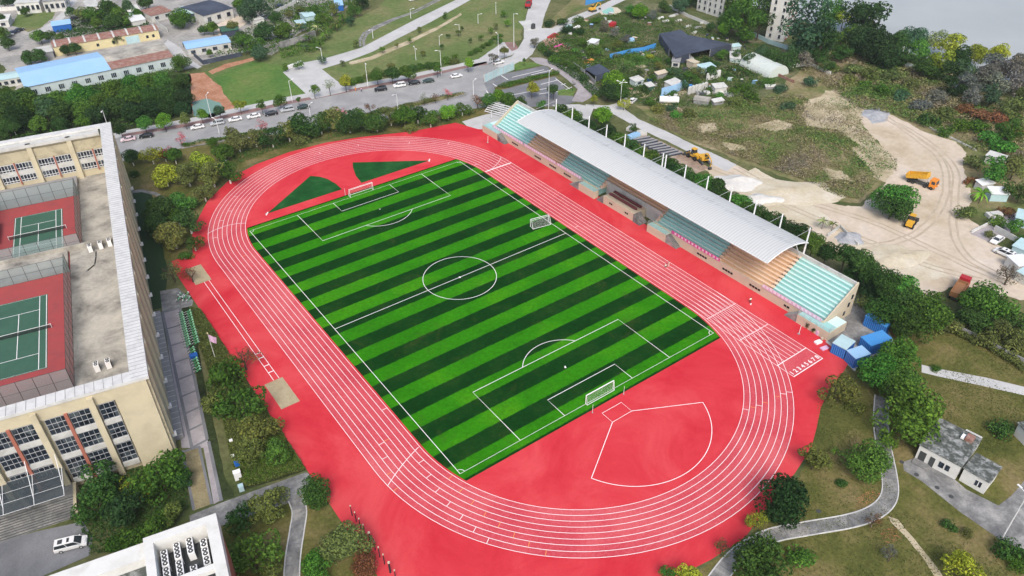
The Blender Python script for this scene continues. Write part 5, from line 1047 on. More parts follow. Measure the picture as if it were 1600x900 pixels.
SH = [('shed', 'deep blue shed with a pale roof by the village lane', (81, 41), (110, 37), (108, 32), 3, 'deepblue', 'skyblue', 'mono', 0),
 ('shed', 'pale blue roofed shed joined to the left end of the factory', (-8, 127), (33, 120), (29, 111), 3, 'dullwhite', 'palecyan', 'gable', 4),
 ('shed', 'grey shed between the dark trees and the yellow workshop', (60, 84), (82, 80), (80, 71), 3, 'grey', 'dullwhite', 'flat', 0),
 ('shed', 'white hut at the left edge near the village grass', (-6, 34), (12, 32), (9, 23), 3, 'dullwhite', 'whitewall', 'flat', 1),
 ('shed', 'shed with a blue and white sheet roof in a walled yard', (292, 77), (360, 66), (341, 57), 3.2, 'dullwhite', 'skyblue', 'gable', 4),
 ('shed', 'teal roofed open hangar beside the round village tree', (272, 21), (312, 21), (306, 10), 4, 'tarp', 'palecyan', 'gable', 0),
 ('hall', 'large slate grey roofed hall at the top edge of the village', (318, 25), (363, 13), (352, -6), 4.5, 'dullwhite', 'tarp', 'gable', 3),
 ('shed', 'rust brown roofed shed left of the teal hangar', (236, 25), (268, 17), (262, 8), 3, 'dullwhite', 'rust', 'mono', 2),
 ('shed', 'teal walled hut with a white roof by the lane', (201, 19), (219, 16), (213, 9), 3, 'palecyan', 'whitewall', 'mono', 0),
 ('shed', 'white sheet roof hut below the teal walled hut', (206, 34), (227, 30), (222, 23), 2.6, 'dullwhite', 'whitemetal', 'mono', 0),
 ('shed', 'pale green roofed hut among the palms on the slope', (477, 27), (493, 24), (498, 15), 3, 'palecyan', 'palecyan', 'gable', 0),
 ('shed', 'small bright green hut below the pale green roof', (465, 38), (478, 36), (477, 30), 2.4, 'courtgreen', 'palecyan', 'flat', 0),
 ('shed', 'small blue and white hut at the top of the slope', (524, 9), (536, 8), (535, -1), 2.6, 'deepblue', 'skyblue', 'mono', 0),
 ('shed', 'white hut left of the slope trees', (399, 32), (412, 29), (411, 22), 2.6, 'whitewall', 'dullwhite', 'flat', 0),
 ('tent', 'dark teal tent roof shelter in the village yard', (347, 50), (373, 46), (371, 38), 2.6, 'tarp', 'courtgreen', 'gable', 0),
 ('house', 'white rendered house at the top left edge', (22, 6), (60, 3), (58, -8), 5, 'whitewall', 'dullwhite', 'flat', 5),
 ('house', 'pale grey house at the top edge by the lane', (66, 3), (100, 0), (98, -9), 5, 'dullwhite', 'grey', 'flat', 4),
 ('house', 'tall white house among the village trees', (138, 12), (156, 9), (153, -2), 5, 'whitewall', 'dullwhite', 'flat', 2),
 ('shed', 'white hut standing alone in the overgrown allotments', (917, 66), (928, 68), (929, 61), 2.4, 'whitewall', 'whitemetal', 'flat', 0),
 ('shed', 'pale sheet roofed shack at the corner of the allotment path', (993, 128), (1006, 124), (1004, 118), 2.0, 'tealwall', 'dullwhite', 'mono', 1),
 ('shed', 'white roofed shack with a green tarp beside it', (1013, 136), (1023, 134), (1022, 129), 1.8, 'courtgreen', 'dullwhite', 'mono', 0),
 ('shed', 'weathered beige roof shack between two white shacks', (1028, 117), (1043, 113), (1041, 110), 1.9, 'grey', 'beige', 'mono', 0),
 ('shed', 'grey shack leaning over the blue fence', (1050, 134), (1066, 128), (1062, 121), 2.4, 'dullwhite', 'dullwhite', 'mono', 0),
 ('shed', 'pale blue sheet hut beside the bright green bed', (1098, 108), (1118, 104), (1116, 98), 2.4, 'palecyan', 'palecyan', 'mono', 0),
 ('shed', 'L corner hut of the stone yard with a flat pale roof', (1084, 156), (1107, 159), (1104, 152), 1.5, 'grey', 'roofconc', 'flat', 0),
 ('shed', 'low white roofed shed along the stone yard edge', (1116, 160), (1131, 157), (1129, 154), 1.3, 'grey', 'dullwhite', 'mono', 0),
 ('shed', 'white shed at the back of the stone yard', (1118, 138), (1136, 136), (1132, 131), 2.4, 'dullwhite', 'dullwhite', 'mono', 0),
 ('shed', 'small grey store below the dark net shelter', (1050, 96), (1062, 97), (1060, 89), 2.6, 'dullwhite', 'grey', 'flat', 1),
 ('shed', 'small brown store right of the rubble below the dark net', (1084, 99), (1092, 97), (1090, 90), 2.6, 'beige', 'beige', 'flat', 0),
 ('shed', 'white sheet roof over the garden rows right of the stone yard', (1197, 136), (1212, 136), (1206, 132), .9, 'grey', 'dullwhite', 'gable', 0),
 ('shed', 'teal sheet hut near the end of the dark net shelter', (1145, 74), (1158, 72), (1156, 69), 1.9, 'tealwall', 'palecyan', 'mono', 0),
 ('shed', 'white and blue tarp hut above the greenhouse tunnel', (1141, 91), (1157, 92), (1155, 83), 1.8, 'tealwall', 'dullwhite', 'mono', 0),
 ('shed', 'long pale roofed shed at the foot of the wooded bank', (1541, 243), (1570, 252), (1573, 246), 2.4, 'dullwhite', 'dullwhite', 'mono', 0),
 ('shed', 'white sheet lean-to beside the brown brush heap', (1535, 290), (1554, 286), (1548, 279), 2.2, 'dullwhite', 'whitemetal', 'mono', 0),
 ('shed', 'teal and white roofed shelter behind the banana plant', (1550, 303), (1577, 304), (1570, 295), 2.4, 'palecyan', 'whitemetal', 'mono', 0),
 ('shed', 'upper teal roofed hut at the right edge', (1583, 384), (1612, 396), (1612, 382), 2.6, 'palecyan', 'palecyan', 'mono', 0),
 ('shed', 'white roofed hut right of the parked white car', (1574, 400), (1592, 416), (1606, 406), 2.8, 'whitewall', 'whitemetal', 'flat', 0),
 ('shed', 'grey sheet roofed hut at the right edge below the white hut', (1590, 424), (1612, 436), (1616, 422), 2.6, 'dullwhite', 'palecyan', 'mono', 0),
 ('shed', 'pale hut cut by the right edge above the lawn', (1592, 662), (1610, 680), (1625, 662), 3, 'whitewall', 'mossroof', 'flat', 0),
 ('shed', 'teal sheet roof at the right edge below the wooded bank', (1588, 340), (1612, 346), (1612, 334), 2.6, 'palecyan', 'palecyan', 'mono', 0)]
for n_, lab, A, B, C, h, wm, rm, rf_, nw in SH: shed(n_, lab, 'tent' if n_ == 'tent' else 'house' if n_ in ('house',) else 'shed', A, B, C, h, M[wm], M[rm], rf_, .5, windows=nw, door=n_ == 'house')
wall('yard_wall', 'dark wall around the yard of the blue and white roofed shed', 'wall', [(287, 73), (318, 101), (378, 88)], 1.8, M['tarp'])
wall('village_wall', 'long white wall above the village grass', 'wall', [(-5, 18), (60, 13), (90, 10)], 1.8, M['whitewall'])
wall('village_wall', 'stained wall along the village lane beside the round tree', 'wall', [(232, 22), (250, 42), (262, 50)], 1.8, M['dullwhite'])
wall('village_wall', 'grey wall running past the slate roofed hall', 'wall', [(300, 36), (338, 24), (372, 14)], 1.8, M['grey'])
wall('village_wall', 'pale grey fence left of the slope trees', 'fence', [(432, 22), (462, 8)], 2.2, M['dullwhite'], posts=4)
wall('retaining_wall', 'dark stained retaining wall at the top of the green meadow', 'wall', [(438, 77), (468, 68), (493, 58)], 3.0, M['oldconcrete'], .6)
wall('hoarding', 'bright blue hoarding at the top edge beside the pale road', 'fence', [(915, 8), (945, 0)], 2.8, M['bluepaint'])
wall('hoarding', 'long blue sheet fence across the allotments', 'fence', [(953, 92), (985, 84), (1005, 81), (1024, 75)], 2.0, M['bluepaint'])
wall('hoarding', 'pale blue sheet fence beside the allotment path', 'fence', [(1033, 150), (1056, 144), (1069, 138)], 3.0, M['skyblue'])
wall('hoarding', 'pale grey panel hoarding at the car park junction', 'fence', [(757, 129), (778, 119), (803, 109)], 3.0, M['palecyan'], .12, posts=3.2)
wall('garden_wall', 'grey net fence along the brick path beside the allotments', 'fence', [(896, 103), (915, 117), (930, 132)], 1.6, M['grey'], .1)
wall('garden_wall', 'dull stone wall below the stained apartment block', 'wall', [(1046, 12), (1075, 27), (1112, 42)], 1.4, M['dullwhite'])
wall('garden_wall', 'grey wall running past the foot of the white apartment block', 'wall', [(1168, 52), (1200, 68), (1230, 78)], 1.8, M['palecyan'])
wall('pen_wall', 'white walls of the empty pen in the scrub', 'wall', [(1209, 116), (1218, 108), (1264, 102), (1297, 117)], 1.3, M['whitewall'], .35)
wall('pen_wall', 'brown stained front wall of the empty pen', 'wall', [(1209, 116), (1240, 130)], 1.1, M['rust'], .3)
wall('bank_wall', 'grey wall between the scrub and the river bank trees', 'wall', [(1336, 74), (1370, 88), (1400, 101), (1440, 113)], 2.0, M['tealwall'], .3)
wall('bank_wall', 'short broken grey wall among the bare grey bushes', 'wall', [(1482, 134), (1508, 150)], 2.2, M['tealwall'], .3)
wall('bank_wall', 'low kerb wall along the edge of the dirt yard', 'wall', [(1452, 200), (1490, 218), (1525, 236)], .5, M['dullwhite'], .3)
wall('yard_wall', 'pale wall around the pinkish courtyard', 'wall', [(1518, 364), (1545, 350), (1566, 332)], .8, M['whitewall'], .3)
wall('yard_wall', 'grey wall behind the parked white car', 'wall', [(1553, 360), (1575, 372), (1604, 388)], 1.6, M['dullwhite'], .3)
wall('boundary_wall', 'dark boundary wall with pale piers below the tree clump', 'wall', [(1478, 512), (1492, 516), (1525, 532), (1570, 556), (1610, 576)], 1.6, M['grey'], .3, posts=5)
# open dark net shelters on posts
def shelter(label, px, h, m, z2=.15):
    P = GL(px, h); t = thing('net_shelter', label, 'shelter', (P[0].x, P[0].y, 0)); L = [p-Vector((P[0].x, P[0].y, 0)) for p in P]
    MB().prism(L, h, h+z2).build('net_roof', m, t)
    for q in L: MB().tube((q.x, q.y, .02), (q.x, q.y, h), .09, n=6).build('post', M['steel'], t)
    for i in range(len(L)):
        a, b = L[i], L[(i+1) % len(L)]; d = b-a; c = (a+b)/2
        if i % 2 == 0: MB().box((c.x, c.y, h*.5), (d.length*.96, .06, h*.96), math.atan2(d.y, d.x)).build('net_side', M['tarp'], t)
    return t
shelter('wide dark blue grey shade net shelter in front of the apartment blocks', [(1030, 53), (1064, 47), (1075, 55), (1100, 60), (1144, 69), (1110, 77), (1078, 84), (1054, 90), (1046, 76)], 3.4, M['tarp'])
shelter('small dark net shelter with a pale ridge beside the brick path', [(914, 108), (936, 100), (953, 111), (931, 119)], 2.6, M['tarp'])
# apartment blocks
def block(label, A, B, depth, h, rows, cols, wm):
    a, b = G(*A), G(*B); u = b-a; rz = math.atan2(u.y, u.x); t = thing('apartment_block', label, 'building', tuple((a+b)/2), rz); w_ = u.length
    MB().b2(-w_/2, w_/2, 0, depth, .02, h).build('wall', wm, t)
    MB().b2(-w_/2-.3, w_/2+.3, -.3, depth+.3, h, h+.5).build('roof', M['redbrown'], t)
    for i in range(rows):
        for j in range(cols):
            x = -w_/2+w_*(j+.5)/cols; z = 1.3+i*(h-1)/rows
            wi = MB().b2(x-.45, x+.45, -.07, .01, z, z+1.4).build('window', M['window'], t); MB().b2(x-.6, x+.6, -.25, .0, z-.16, z-.02).build('sill', M['grey'], wi)
        for j in range(3):
            y = depth*(j+.5)/3; wi = MB().b2(w_/2-.01, w_/2+.07, y-.45, y+.45, 1.3+i*(h-1)/rows, 2.7+i*(h-1)/rows).build('window', M['window'], t)
            MB().b2(w_/2+.0, w_/2+.6, y-.8, y+.8, .6+i*(h-1)/rows, 1.1+i*(h-1)/rows).build('balcony', M['rust'], t)
    return t
block('narrow white apartment block with two columns of windows above the allotments', (1195, 61), (1223, 66), 14, 17.5, 6, 2, M['whitewall'])
block('stained white apartment block with many dark windows behind the dark net shelter', (1088, 16), (1128, 29), 12, 20, 7, 5, M['dullwhite'])
# greenhouse tunnel
a, b, c = G(1155, 102), G(1178, 92), G(1192, 119); u = b-a; rz = math.atan2((c-a).y, (c-a).x); t = thing('greenhouse', 'pale rounded greenhouse tunnel beside dark vegetable rows', 'greenhouse', tuple(a), rz); Lg = (c-a).length+3; rg = u.length/2
pr = [(rg+rg*math.cos(x)*1.0, .02+rg*.8*math.sin(x)) for x in np.linspace(0, math.pi, 17)]
MB().profile(pr, 0, Lg, 'x').build('film_cover', M['poly'], t, smooth=False)
hb = MB()
for x in np.arange(0, Lg+.1, 2.0):
    for p, q in zip(pr[:-1], pr[1:]): hb.tube((x, p[0], p[1]+.03), (x, q[0], q[1]+.03), .045, n=5)
hb.build('hoop', M['steel'], t)
sp('garden_bed', [(1118, 110), (1130, 107), (1152, 122), (1132, 127), (1122, 124)], M['greenfield'], 6, .1)
sp('garden_bed', [(1130, 105), (1156, 100), (1182, 117), (1154, 122)], M['darkearth'], 6, .1)
sp('garden_bed', [(962, 92), (1018, 80), (1030, 92), (1000, 104), (965, 108)], M['greenfield'], 5, .3)
sp('pink_terrace', [(848, 62), (866, 58), (882, 62), (893, 78), (870, 82), (855, 76)], mat('pink rubble ground', (.5, .3, .24), .2, 1), 5, .3)
sp('pale_rim', [(934, 16), (948, 10), (965, 12), (972, 18), (962, 23), (940, 23)], M['sand'], 5, .2)
sp('turquoise_pond', [(940, 16), (950, 11), (958, 12), (960, 19), (950, 22), (942, 21)], mat('turquoise pond sheet', (.25, .5, .43), .1, 1), 6, .1)
sp('clearing', [(870, 22), (900, -5), (925, -8), (930, 6), (890, 22), (862, 46), (852, 48), (848, 40)], M['scrubground'], 6, .3)
sp('allotment_path', [(1000, 152), (1030, 152), (1070, 141), (1074, 145), (1040, 157), (1050, 163), (1070, 172), (1066, 175), (1044, 165), (1022, 160)], M['bare'], 6, .15)
sp('plank_path', [(1003, 140), (1010, 146), (1016, 158), (1010, 160), (1004, 150)], M['bare'], 6, .1)
rb = random.Random(5)
for i in range(26):
    x, y = rb.uniform(880, 1180), rb.uniform(35, 160)
    if not inside(GL([(870, 60), (930, 30), (1010, 30), (1040, 95), (1180, 100), (1190, 140), (1100, 165), (1000, 150), (950, 130)]), *G(x, y)[:2]): continue
    k_ = rb.choice(['greenfield', 'garden', 'darkearth', 'bare', 'field', 'greenfield']); a_ = rb.uniform(8, 15); sk = rb.uniform(.35, .6)
    sp('garden_bed', [(x-a_, y), (x+a_*.3, y-a_*sk*.5), (x+a_, y+a_*sk*.1), (x-a_*.3, y+a_*sk*.6)], M[k_], 7+i*.2, .15)
# low caretaker house and its annexe on the right lawn
t, w_, d, rz = shed('house', 'white one storey house with a mossy flat roof on the right lawn', 'house', (1438, 695), (1502, 729), (1545, 693), 3.6, M['whitewall'], M['mossroof'], 'flat', over=.18)
for x0, x1, z0, z1, n_ in ((-w_*.44, -w_*.28, .05, 2.4, 'door'), (-w_*.18, -w_*.06, .05, 2.3, 'door'), (.04*w_, .16*w_, 1.0, 2.3, 'window'), (.2*w_, .3*w_, 1.0, 2.3, 'window')): MB().b2(x0, x1, -.06, .01, z0, z1).build(n_, M['window' if n_ == 'window' else 'chassis'], t)
MB().b2(-w_*.5, -w_*.12, -1.6, -.02, .02, .25).build('porch', M['oldconcrete'], t)
MB().b2(w_*.1, w_*.5, d*.7, d+1.6, .03, 3.0).build('annexe', M['dullwhite'], t)
q = MB().b2(w_*.22, w_*.4, d*.72, d*.9, 3.79, 4.5).build('roof_tank', M['rust'], t); MB().b2(w_*.12, w_*.2, d*.72, d*.85, 3.79, 4.2).build('tank_lid', M['white'], q)
t, w_, d, rz = shed('house', 'smaller white outbuilding with a mossy flat roof beside the house', 'house', (1507, 732), (1546, 754), (1572, 735), 3.2, M['whitewall'], M['mossroof'], 'flat', over=.18)
wi = MB().b2(.05*w_, .3*w_, -.06, .01, 1.0, 2.2).build('window', M['window'], t); MB().b2(.16*w_, .19*w_, -.1, -.06, 1.0, 2.2).build('frame', M['white'], wi)
# blue containers at the stand's near end
def container(label, A, B, C, h, rm='skyblue', wm='deepblue'):
    t, w_, d, rz = shed('container', label, 'container', A, B, C, h, M[wm], M[rm], 'mono', .25, .06, group='blue containers beside the stand')
    r_ = MB()
    for x in np.arange(-w_/2+.2, w_/2, .45): r_.b2(x, x+.16, -.05, -.001, .15, h-.1)
    r_.build('corrugation', M['bluepaint'], t); return t
container('blue container with a bleached white roof nearest the start numbers', (1301, 536), (1322, 547), (1340, 537), 2.7, 'palecyan')
container('blue container whose bright blue roof adjoins the white roofed one', (1323, 548), (1337, 561), (1354, 549), 2.7, 'skyblue')
container('larger blue container half under the tree branches', (1345, 527), (1361, 541), (1389, 527), 2.7, 'bluepaint')
container('thin blue lean-to roof over red clutter at the back', (1352, 494), (1385, 512), (1389, 507), 2.6, 'bluepaint')

# ================================================================== GOALS
def goal(label, p, q, depth, back, opened):
    a, b = Vector(p), Vector(q); u = b-a; w_ = u.length; rz = math.atan2(u.y, u.x); t = thing('football_goal', label, 'goal', tuple((a+b)/2), rz, 'football goals'); s = opened
    H_ = 2.44*min(1, w_/6.5+.1)
    f = MB().tube((-w_/2, 0, .08), (-w_/2, 0, H_), .065, n=8); f.tube((w_/2, 0, .08), (w_/2, 0, H_), .065, n=8); f.tube((-w_/2-.05, 0, H_), (w_/2+.05, 0, H_), .065, n=8); f.build('goal_frame', M['white'], t)
    k = MB()
    for x in (-w_/2, w_/2): k.tube((x, 0, H_), (x, s*back, H_), .05, n=6); k.tube((x, s*back, H_), (x, s*depth, .1), .05, n=6); k.tube((x, 0, .12), (x, s*depth, .12), .05, n=6)
    k.tube((-w_/2, s*depth, .12), (w_/2, s*depth, .12), .06, n=6); k.tube((-w_/2, s*back, H_), (w_/2, s*back, H_), .04, n=6); k.build('net_support', M['whitemetal'], t)
    n = MB(); W2 = w_/2
    n.add([(-W2, s*back, H_), (W2, s*back, H_), (W2, s*depth, .12), (-W2, s*depth, .12)], [(0, 1, 2, 3)]); n.add([(-W2, 0, H_), (W2, 0, H_), (W2, s*back, H_), (-W2, s*back, H_)], [(0, 1, 2, 3)])
    for x in (-W2, W2): n.add([(x, 0, .1), (x, 0, H_), (x, s*back, H_), (x, s*depth, .12)], [(0, 1, 2, 3)])
    n.build('net', M['net'], t, fix=False); return t
goal('white full size goal on the near goal line', (-3.7, -52.5, .06), (3.7, -52.5, .06), .5, .12, -1)
goal('white full size goal on the far goal line below the green sectors', (-3.7, 52.5, .06), (3.7, 52.5, .06), 1.2, .5, 1)
goal('smaller white training goal on the touchline nearest the stand', (28.4, 8.4, .06), (33.8, 7.4, .06), 1.6, .7, -1)
for x, y in ((-4.2, -55.2), (4.4, -55.0), (-4.3, 54.6)):
    lab = {(-4.2, -55.2): 'thin white post left of and behind the near goal', (4.4, -55.0): 'thin white post right of and behind the near goal', (-4.3, 54.6): 'thin white post behind the left side of the far goal'}[(x, y)]
    t = thing('net_post', lab, 'post', (x, y, .06)); MB().tube((0, 0, 0), (0, 0, 2.3), .045, n=6).build('pole', M['whitemetal'], t); MB().box((0, 0, .06), (.25, .25, .1)).build('foot', M['grey'], t)
for (x, y), lab in (((417.5, 334.5), 'white throwing marker at the tip of the left green sector'), ((671, 251), 'white throwing marker at the tip of the right green sector')):
    p = G(x, y); t = thing('sector_marker', lab, 'marker', (p.x, p.y, .05), .9); MB().box((0, 0, .1), (1.5, .3, .2)).build('board', M['white'], t); MB().box((0, .3, .08), (.3, .4, .14)).build('foot', M['grey'], t)
# ball
p = G(883, 574); bm = bmesh.new(); bmesh.ops.create_icosphere(bm, subdivisions=3, radius=.16); me = bpy.data.meshes.new('football'); bm.to_mesh(me); bm.free(); me.materials.append(M['white'])
o = bpy.data.objects.new('football', me); col.objects.link(o); o.location = (p.x, p.y, .24); tag(o, 'small white ball lying on the grass between goal and penalty arc', 'ball')

# ================================================================== LAMPS AND POSTS
def hgt(bx, by, ty):
    p = G(bx, by); lo, hi = 0, 40
    for _ in range(40):
        m = (lo+hi)/2; d = Vector((p.x, p.y, m))-CAM; yy = 450-FPX*d.dot(CU)/d.dot(_f)
        if yy > ty: lo = m
        else: hi = m
    return p, lo
def lamp(bx, by, ty, label, arm=1, group='street lamps', rz=None):
    p, h = hgt(bx, by, ty); t = thing('street_lamp', label, 'street lamp', (p.x, p.y, 0), rnd.uniform(0, 6) if rz is None else rz, group)
    MB().tube((0, 0, .02), (0, 0, h), .13, .07, n=8).build('pole', M['whitemetal'], t); MB().tube((0, 0, .02), (0, 0, .5), .2, n=8).build('base', M['steel'], t)
    for k in range(arm):
        a = 6.283*k/arm; x, y = math.cos(a), math.sin(a); ao = MB().tube((0, 0, h-.25), (x*1.3, y*1.3, h+.1), .06, n=6).build('arm', M['whitemetal'], t)
        MB().box((x*1.6, y*1.6, h+.12), (.8, .3, .14), a).build('lamp_head', M['white'], ao)
    return t
for b, y, tp, lab in [(457, 159, 126, 'white street lamp left of the concrete apron on the far pavement'), (505, 101, 75, 'lamp beside the bend of the pale side road'), (575, 136, 98, 'tall lamp on the far pavement nearest the orange figures'), (690, 118, 79, 'tall lamp on the far pavement among the hedge bushes'), (650, 94, 75, 'double headed lamp on the meadow behind the hedge'), (687, 72, 56, 'meadow lamp farther from the hedge'), (718, 55, 38, 'meadow lamp near the crest of the field'), (747, 37, 22, 'farthest lamp on the meadow at the top'), (583, 60, 46, 'lamp beside the curved wheel tracks'), (642, 29, 14, 'lamp by the straight part of the wheel tracks'), (779, 97, 53, 'tall thin lamp on the pale plaza'), (803, 74, 21, 'tall thin lamp beside the bright roadside tree'), (775, 22, 6, 'short lamp at the top of the meadow beside the road'), (622, 172, 147, 'lamp with a bent arm on the median opposite the black car'), (740, 150, 126, 'lamp at the tip of the median'), (343, 210, 186, 'lamp on the median opposite the white cars'), (330, 182, 148, 'lamp beside the green netting slope'), (185, 246, 172, 'tall lamp rising beside the corner of the sports hall'), (26, 213, 197, 'lamp showing above the sports hall parapet at the left'), (485, 181, 163, 'short lamp near the pink blossom tree on the median'), (857, 172, 110, 'tall lamp between car park and grandstand'), (1104, 22, -4, 'thin pole in front of the stained apartment block'), (768, 186, 172, 'short white lamp beside the bright tree north of the forecourt')]:
    lamp(b, y, tp, lab, 2 if 'double' in lab else 1)
lamp(969, 165, 128, 'white mast lamp with a ring of four heads beside the parked white car', 4)
lamp(1565, 842, 772, 'tall white street lamp in the foreground beside the house yard', 1, rz=1.3)
for b, y, tp, lab in [(1390, 96, 68, 'leftmost slim pale pole along the bank wall'), (1405, 101, 72, 'second slim pale pole along the bank wall'), (1413, 106, 76, 'third slim pale pole along the bank wall')]:
    p, h = hgt(b, y, tp); t = thing('bank_pole', lab, 'pole', (p.x, p.y, 0), 0, 'slim poles at the bank wall'); MB().tube((0, 0, .02), (0, 0, h), .12, .06, n=6).build('pole', M['whitemetal'], t); MB().tube((0, 0, h*.9), (0, .6, h*.93), .04, n=5).build('arm', M['whitemetal'], t)
tops = [(208, 85), (255, 160), (303, 235), (357, 305), (412, 385), (480, 490), (535, 570), (593, 655), (645, 730), (718, 840)]; bases = [(228, 195), (277, 262), (327, 345), (377, 415), (443, 510), (500, 597), (552, 680), (608, 765), (675, 860), (735, 920)]
for i, (tp, b) in enumerate(zip(tops, bases)):
    p, h = hgt(520+b[0]/7.5, 780+b[1]/7.5, 780+tp[1]/7.5); h = min(h, 2.6); t = thing('dark_post', f'dark post with a pale cap, {ORD[i]} from the top of its row', 'post', (p.x, p.y, .05), 0, 'row of posts on the red ground')
    r = .17 if i in (4, 8) else .09; MB().tube((0, 0, 0), (0, 0, h), r, n=8).build('pole', M['trouser'], t); MB().tube((0, 0, h), (0, 0, h+.22), r*1.3, n=8).build('cap', M['beige'], t)
for px, lab in (((1248, 522), 'leaning white post in front of the near stand terrace'), ((762, 223), 'white post in front of the far stand terrace')):
    p = G(*px); t = thing('leaning_post', lab, 'post', (p.x, p.y, .05)); MB().tube((0, 0, 0), (.25, .05, 2.3), .06, n=6).build('pole', M['whitemetal'], t); MB().box((0, 0, .06), (.5, .5, .12)).build('foot', M['grey'], t)
# ================================================================== VEHICLES
def car_proto(kind):
    t = bpy.data.objects.new('car', None); col.objects.link(t); t.empty_display_size = .5
    if kind == 'sedan': L, Wd, H_, pr, cab = 4.6, 1.8, 1.45, [(-2.3, .35), (-2.3, .8), (-2.2, .95), (-1.5, 1.0), (1.0, .98), (2.05, .82), (2.28, .62), (2.28, .35)], (-1.75, -1.05, .35, 1.15)
    elif kind == 'suv': L, Wd, H_, pr, cab = 4.7, 1.9, 1.75, [(-2.35, .4), (-2.35, 1.0), (-2.25, 1.12), (1.0, 1.12), (2.15, .98), (2.33, .7), (2.33, .4)], (-2.25, -2.0, .45, 1.25)
    else: L, Wd, H_, pr, cab = 5.1, 1.95, 1.8, [(-2.5, .35), (-2.52, 1.0), (-2.42, 1.12), (1.3, 1.1), (2.3, .9), (2.52, .65), (2.52, .35)], (-2.42, -2.2, .75, 1.75)
    top = max(p[1] for p in pr[2:4])
    def pm(name, mb, m, par=t, bev=0, smooth=False):
        o = mb.build(name, m, par, bevel=bev, smooth=smooth); return o
    pm('body', MB().profile(pr, -Wd/2, Wd/2), M['carpaint'], bev=.09)
    x0, x1, x2, x3 = cab; w0, w1 = Wd/2-.1, Wd/2-.28; zt = H_-.06
    g = MB(); vs = [(x0, -w0, top-.03), (x3, -w0, top-.03), (x3, w0, top-.03), (x0, w0, top-.03), (x1, -w1, zt), (x2, -w1, zt), (x2, w1, zt), (x1, w1, zt)]
    g.add(vs, [(3, 2, 1, 0), (4, 5, 6, 7), (0, 1, 5, 4), (1, 2, 6, 5), (2, 3, 7, 6), (3, 0, 4, 7)]); pm('windows', g, M['glass'])
    r = MB().b2(x1-.06, x2+.06, -w1-.03, w1+.03, zt-.02, H_)
    for s in (-1, 1):
        for a, b in (((x0, w0), (x1, w1)), ((x3, w0), (x2, w1)), (((x0+x3)/2, w0), ((x1+x2)/2, w1))): r.tube((a[0], s*a[1], top-.02), (b[0], s*b[1], zt), .045, n=5)
    pm('roof', r, M['carpaint'])
    if kind == 'mpv':
        for a, b in ((-1.75, -1.0), (-.35, .05)): pm('sunroof', MB().b2(a, b, -.45, .45, H_+.002, H_+.02), M['glass'])
    for x in (-L*.3, L*.31):
        for s in (-1, 1):
            wh = pm('wheel', MB().tube((x, s*(Wd/2-.2), .34), (x, s*(Wd/2+.02), .34), .34, n=16), M['black'])
            pm('rim', MB().tube((x, s*(Wd/2+.021), .34), (x, s*(Wd/2+.04), .34), .2, n=12), M['steel'], wh)
    for s in (-1, 1):
        pm('headlight', MB().box((L/2-.1, s*(Wd/2-.3), .74), (.16, .4, .16)), M['white']); pm('tail_light', MB().box((-L/2+.05, s*(Wd/2-.25), .85), (.12, .35, .18)), M['redmachine'])
        pm('mirror', MB().box((x3-.35, s*(Wd/2+.08), top+.05), (.18, .2, .14)), M['carpaint'])
    return t
PROTO = {}
COL = {'white': (.78, .78, .77), 'black': (.015, .016, .018), 'silver': (.45, .47, .49), 'green': (.02, .045, .035), 'red': (.4, .02, .03), 'pinkish': (.7, .55, .58), 'navy': (.02, .03, .06)}
def car(kind, colr, px, ahead, label, group=None):
    p = G(*px); q = G(*ahead); rz = math.atan2(q.y-p.y, q.x-p.x); z = .07
    if kind not in PROTO:
        o = PROTO[kind] = car_proto(kind); o.location = (p.x, p.y, z); o.rotation_euler = (0, 0, rz)
        KIDS[o.name] = [(c, children(c)) for c in children(o)]
    else:
        src = PROTO[kind]; o = dup(src, (p.x, p.y, z), rz, None); 
        if 'group' in o: del o['group']
    for c in [x for x in o.children_recursive]: c.color = (*COL[colr], 1)
    tag(o, label, 'van' if kind == 'mpv' and 'van' in label else 'car', group)
RG = 'cars parked along the main road'
for kind, c, px, ah, lab in [
 ('sedan', 'pinkish', (201, 220), (160, 227), 'pale pinkish car with red trim parked nearest the sports hall corner'),
 ('sedan', 'black', (229, 215), (190, 221), 'black car right of the pinkish car'),
 ('sedan', 'white', (309, 201), (270, 208), 'white saloon alone between the black and the silver car'),
 ('suv', 'silver', (340, 195), (300, 202), 'silver hatchback at the left of a row of white cars'),
 ('sedan', 'white', (368, 189), (330, 196), 'first white saloon right of the silver hatchback'),
 ('sedan', 'white', (397, 184), (360, 191), 'second white saloon, next to the black saloon'),
 ('sedan', 'black', (424, 180), (385, 187), 'black saloon between a white saloon and a silver estate'),
 ('suv', 'silver', (449, 174), (410, 181), 'silver white estate car left of the dark green car'),
 ('sedan', 'green', (474, 170), (435, 177), 'dark green car in front of the concrete apron'),
 ('suv', 'black', (595, 142), (560, 147), 'black off-road car parked by the orange figures'),
 ('suv', 'white', (624, 136), (590, 141), 'white off-road car right of the black one'),
 ('sedan', 'black', (647, 132), (610, 137), 'black saloon between the white off-road car and a dark green car'),
 ('sedan', 'green', (669, 129), (630, 134), 'dark green saloon at the right end of the parked group')]: car(kind, c, px, ah, lab, RG)
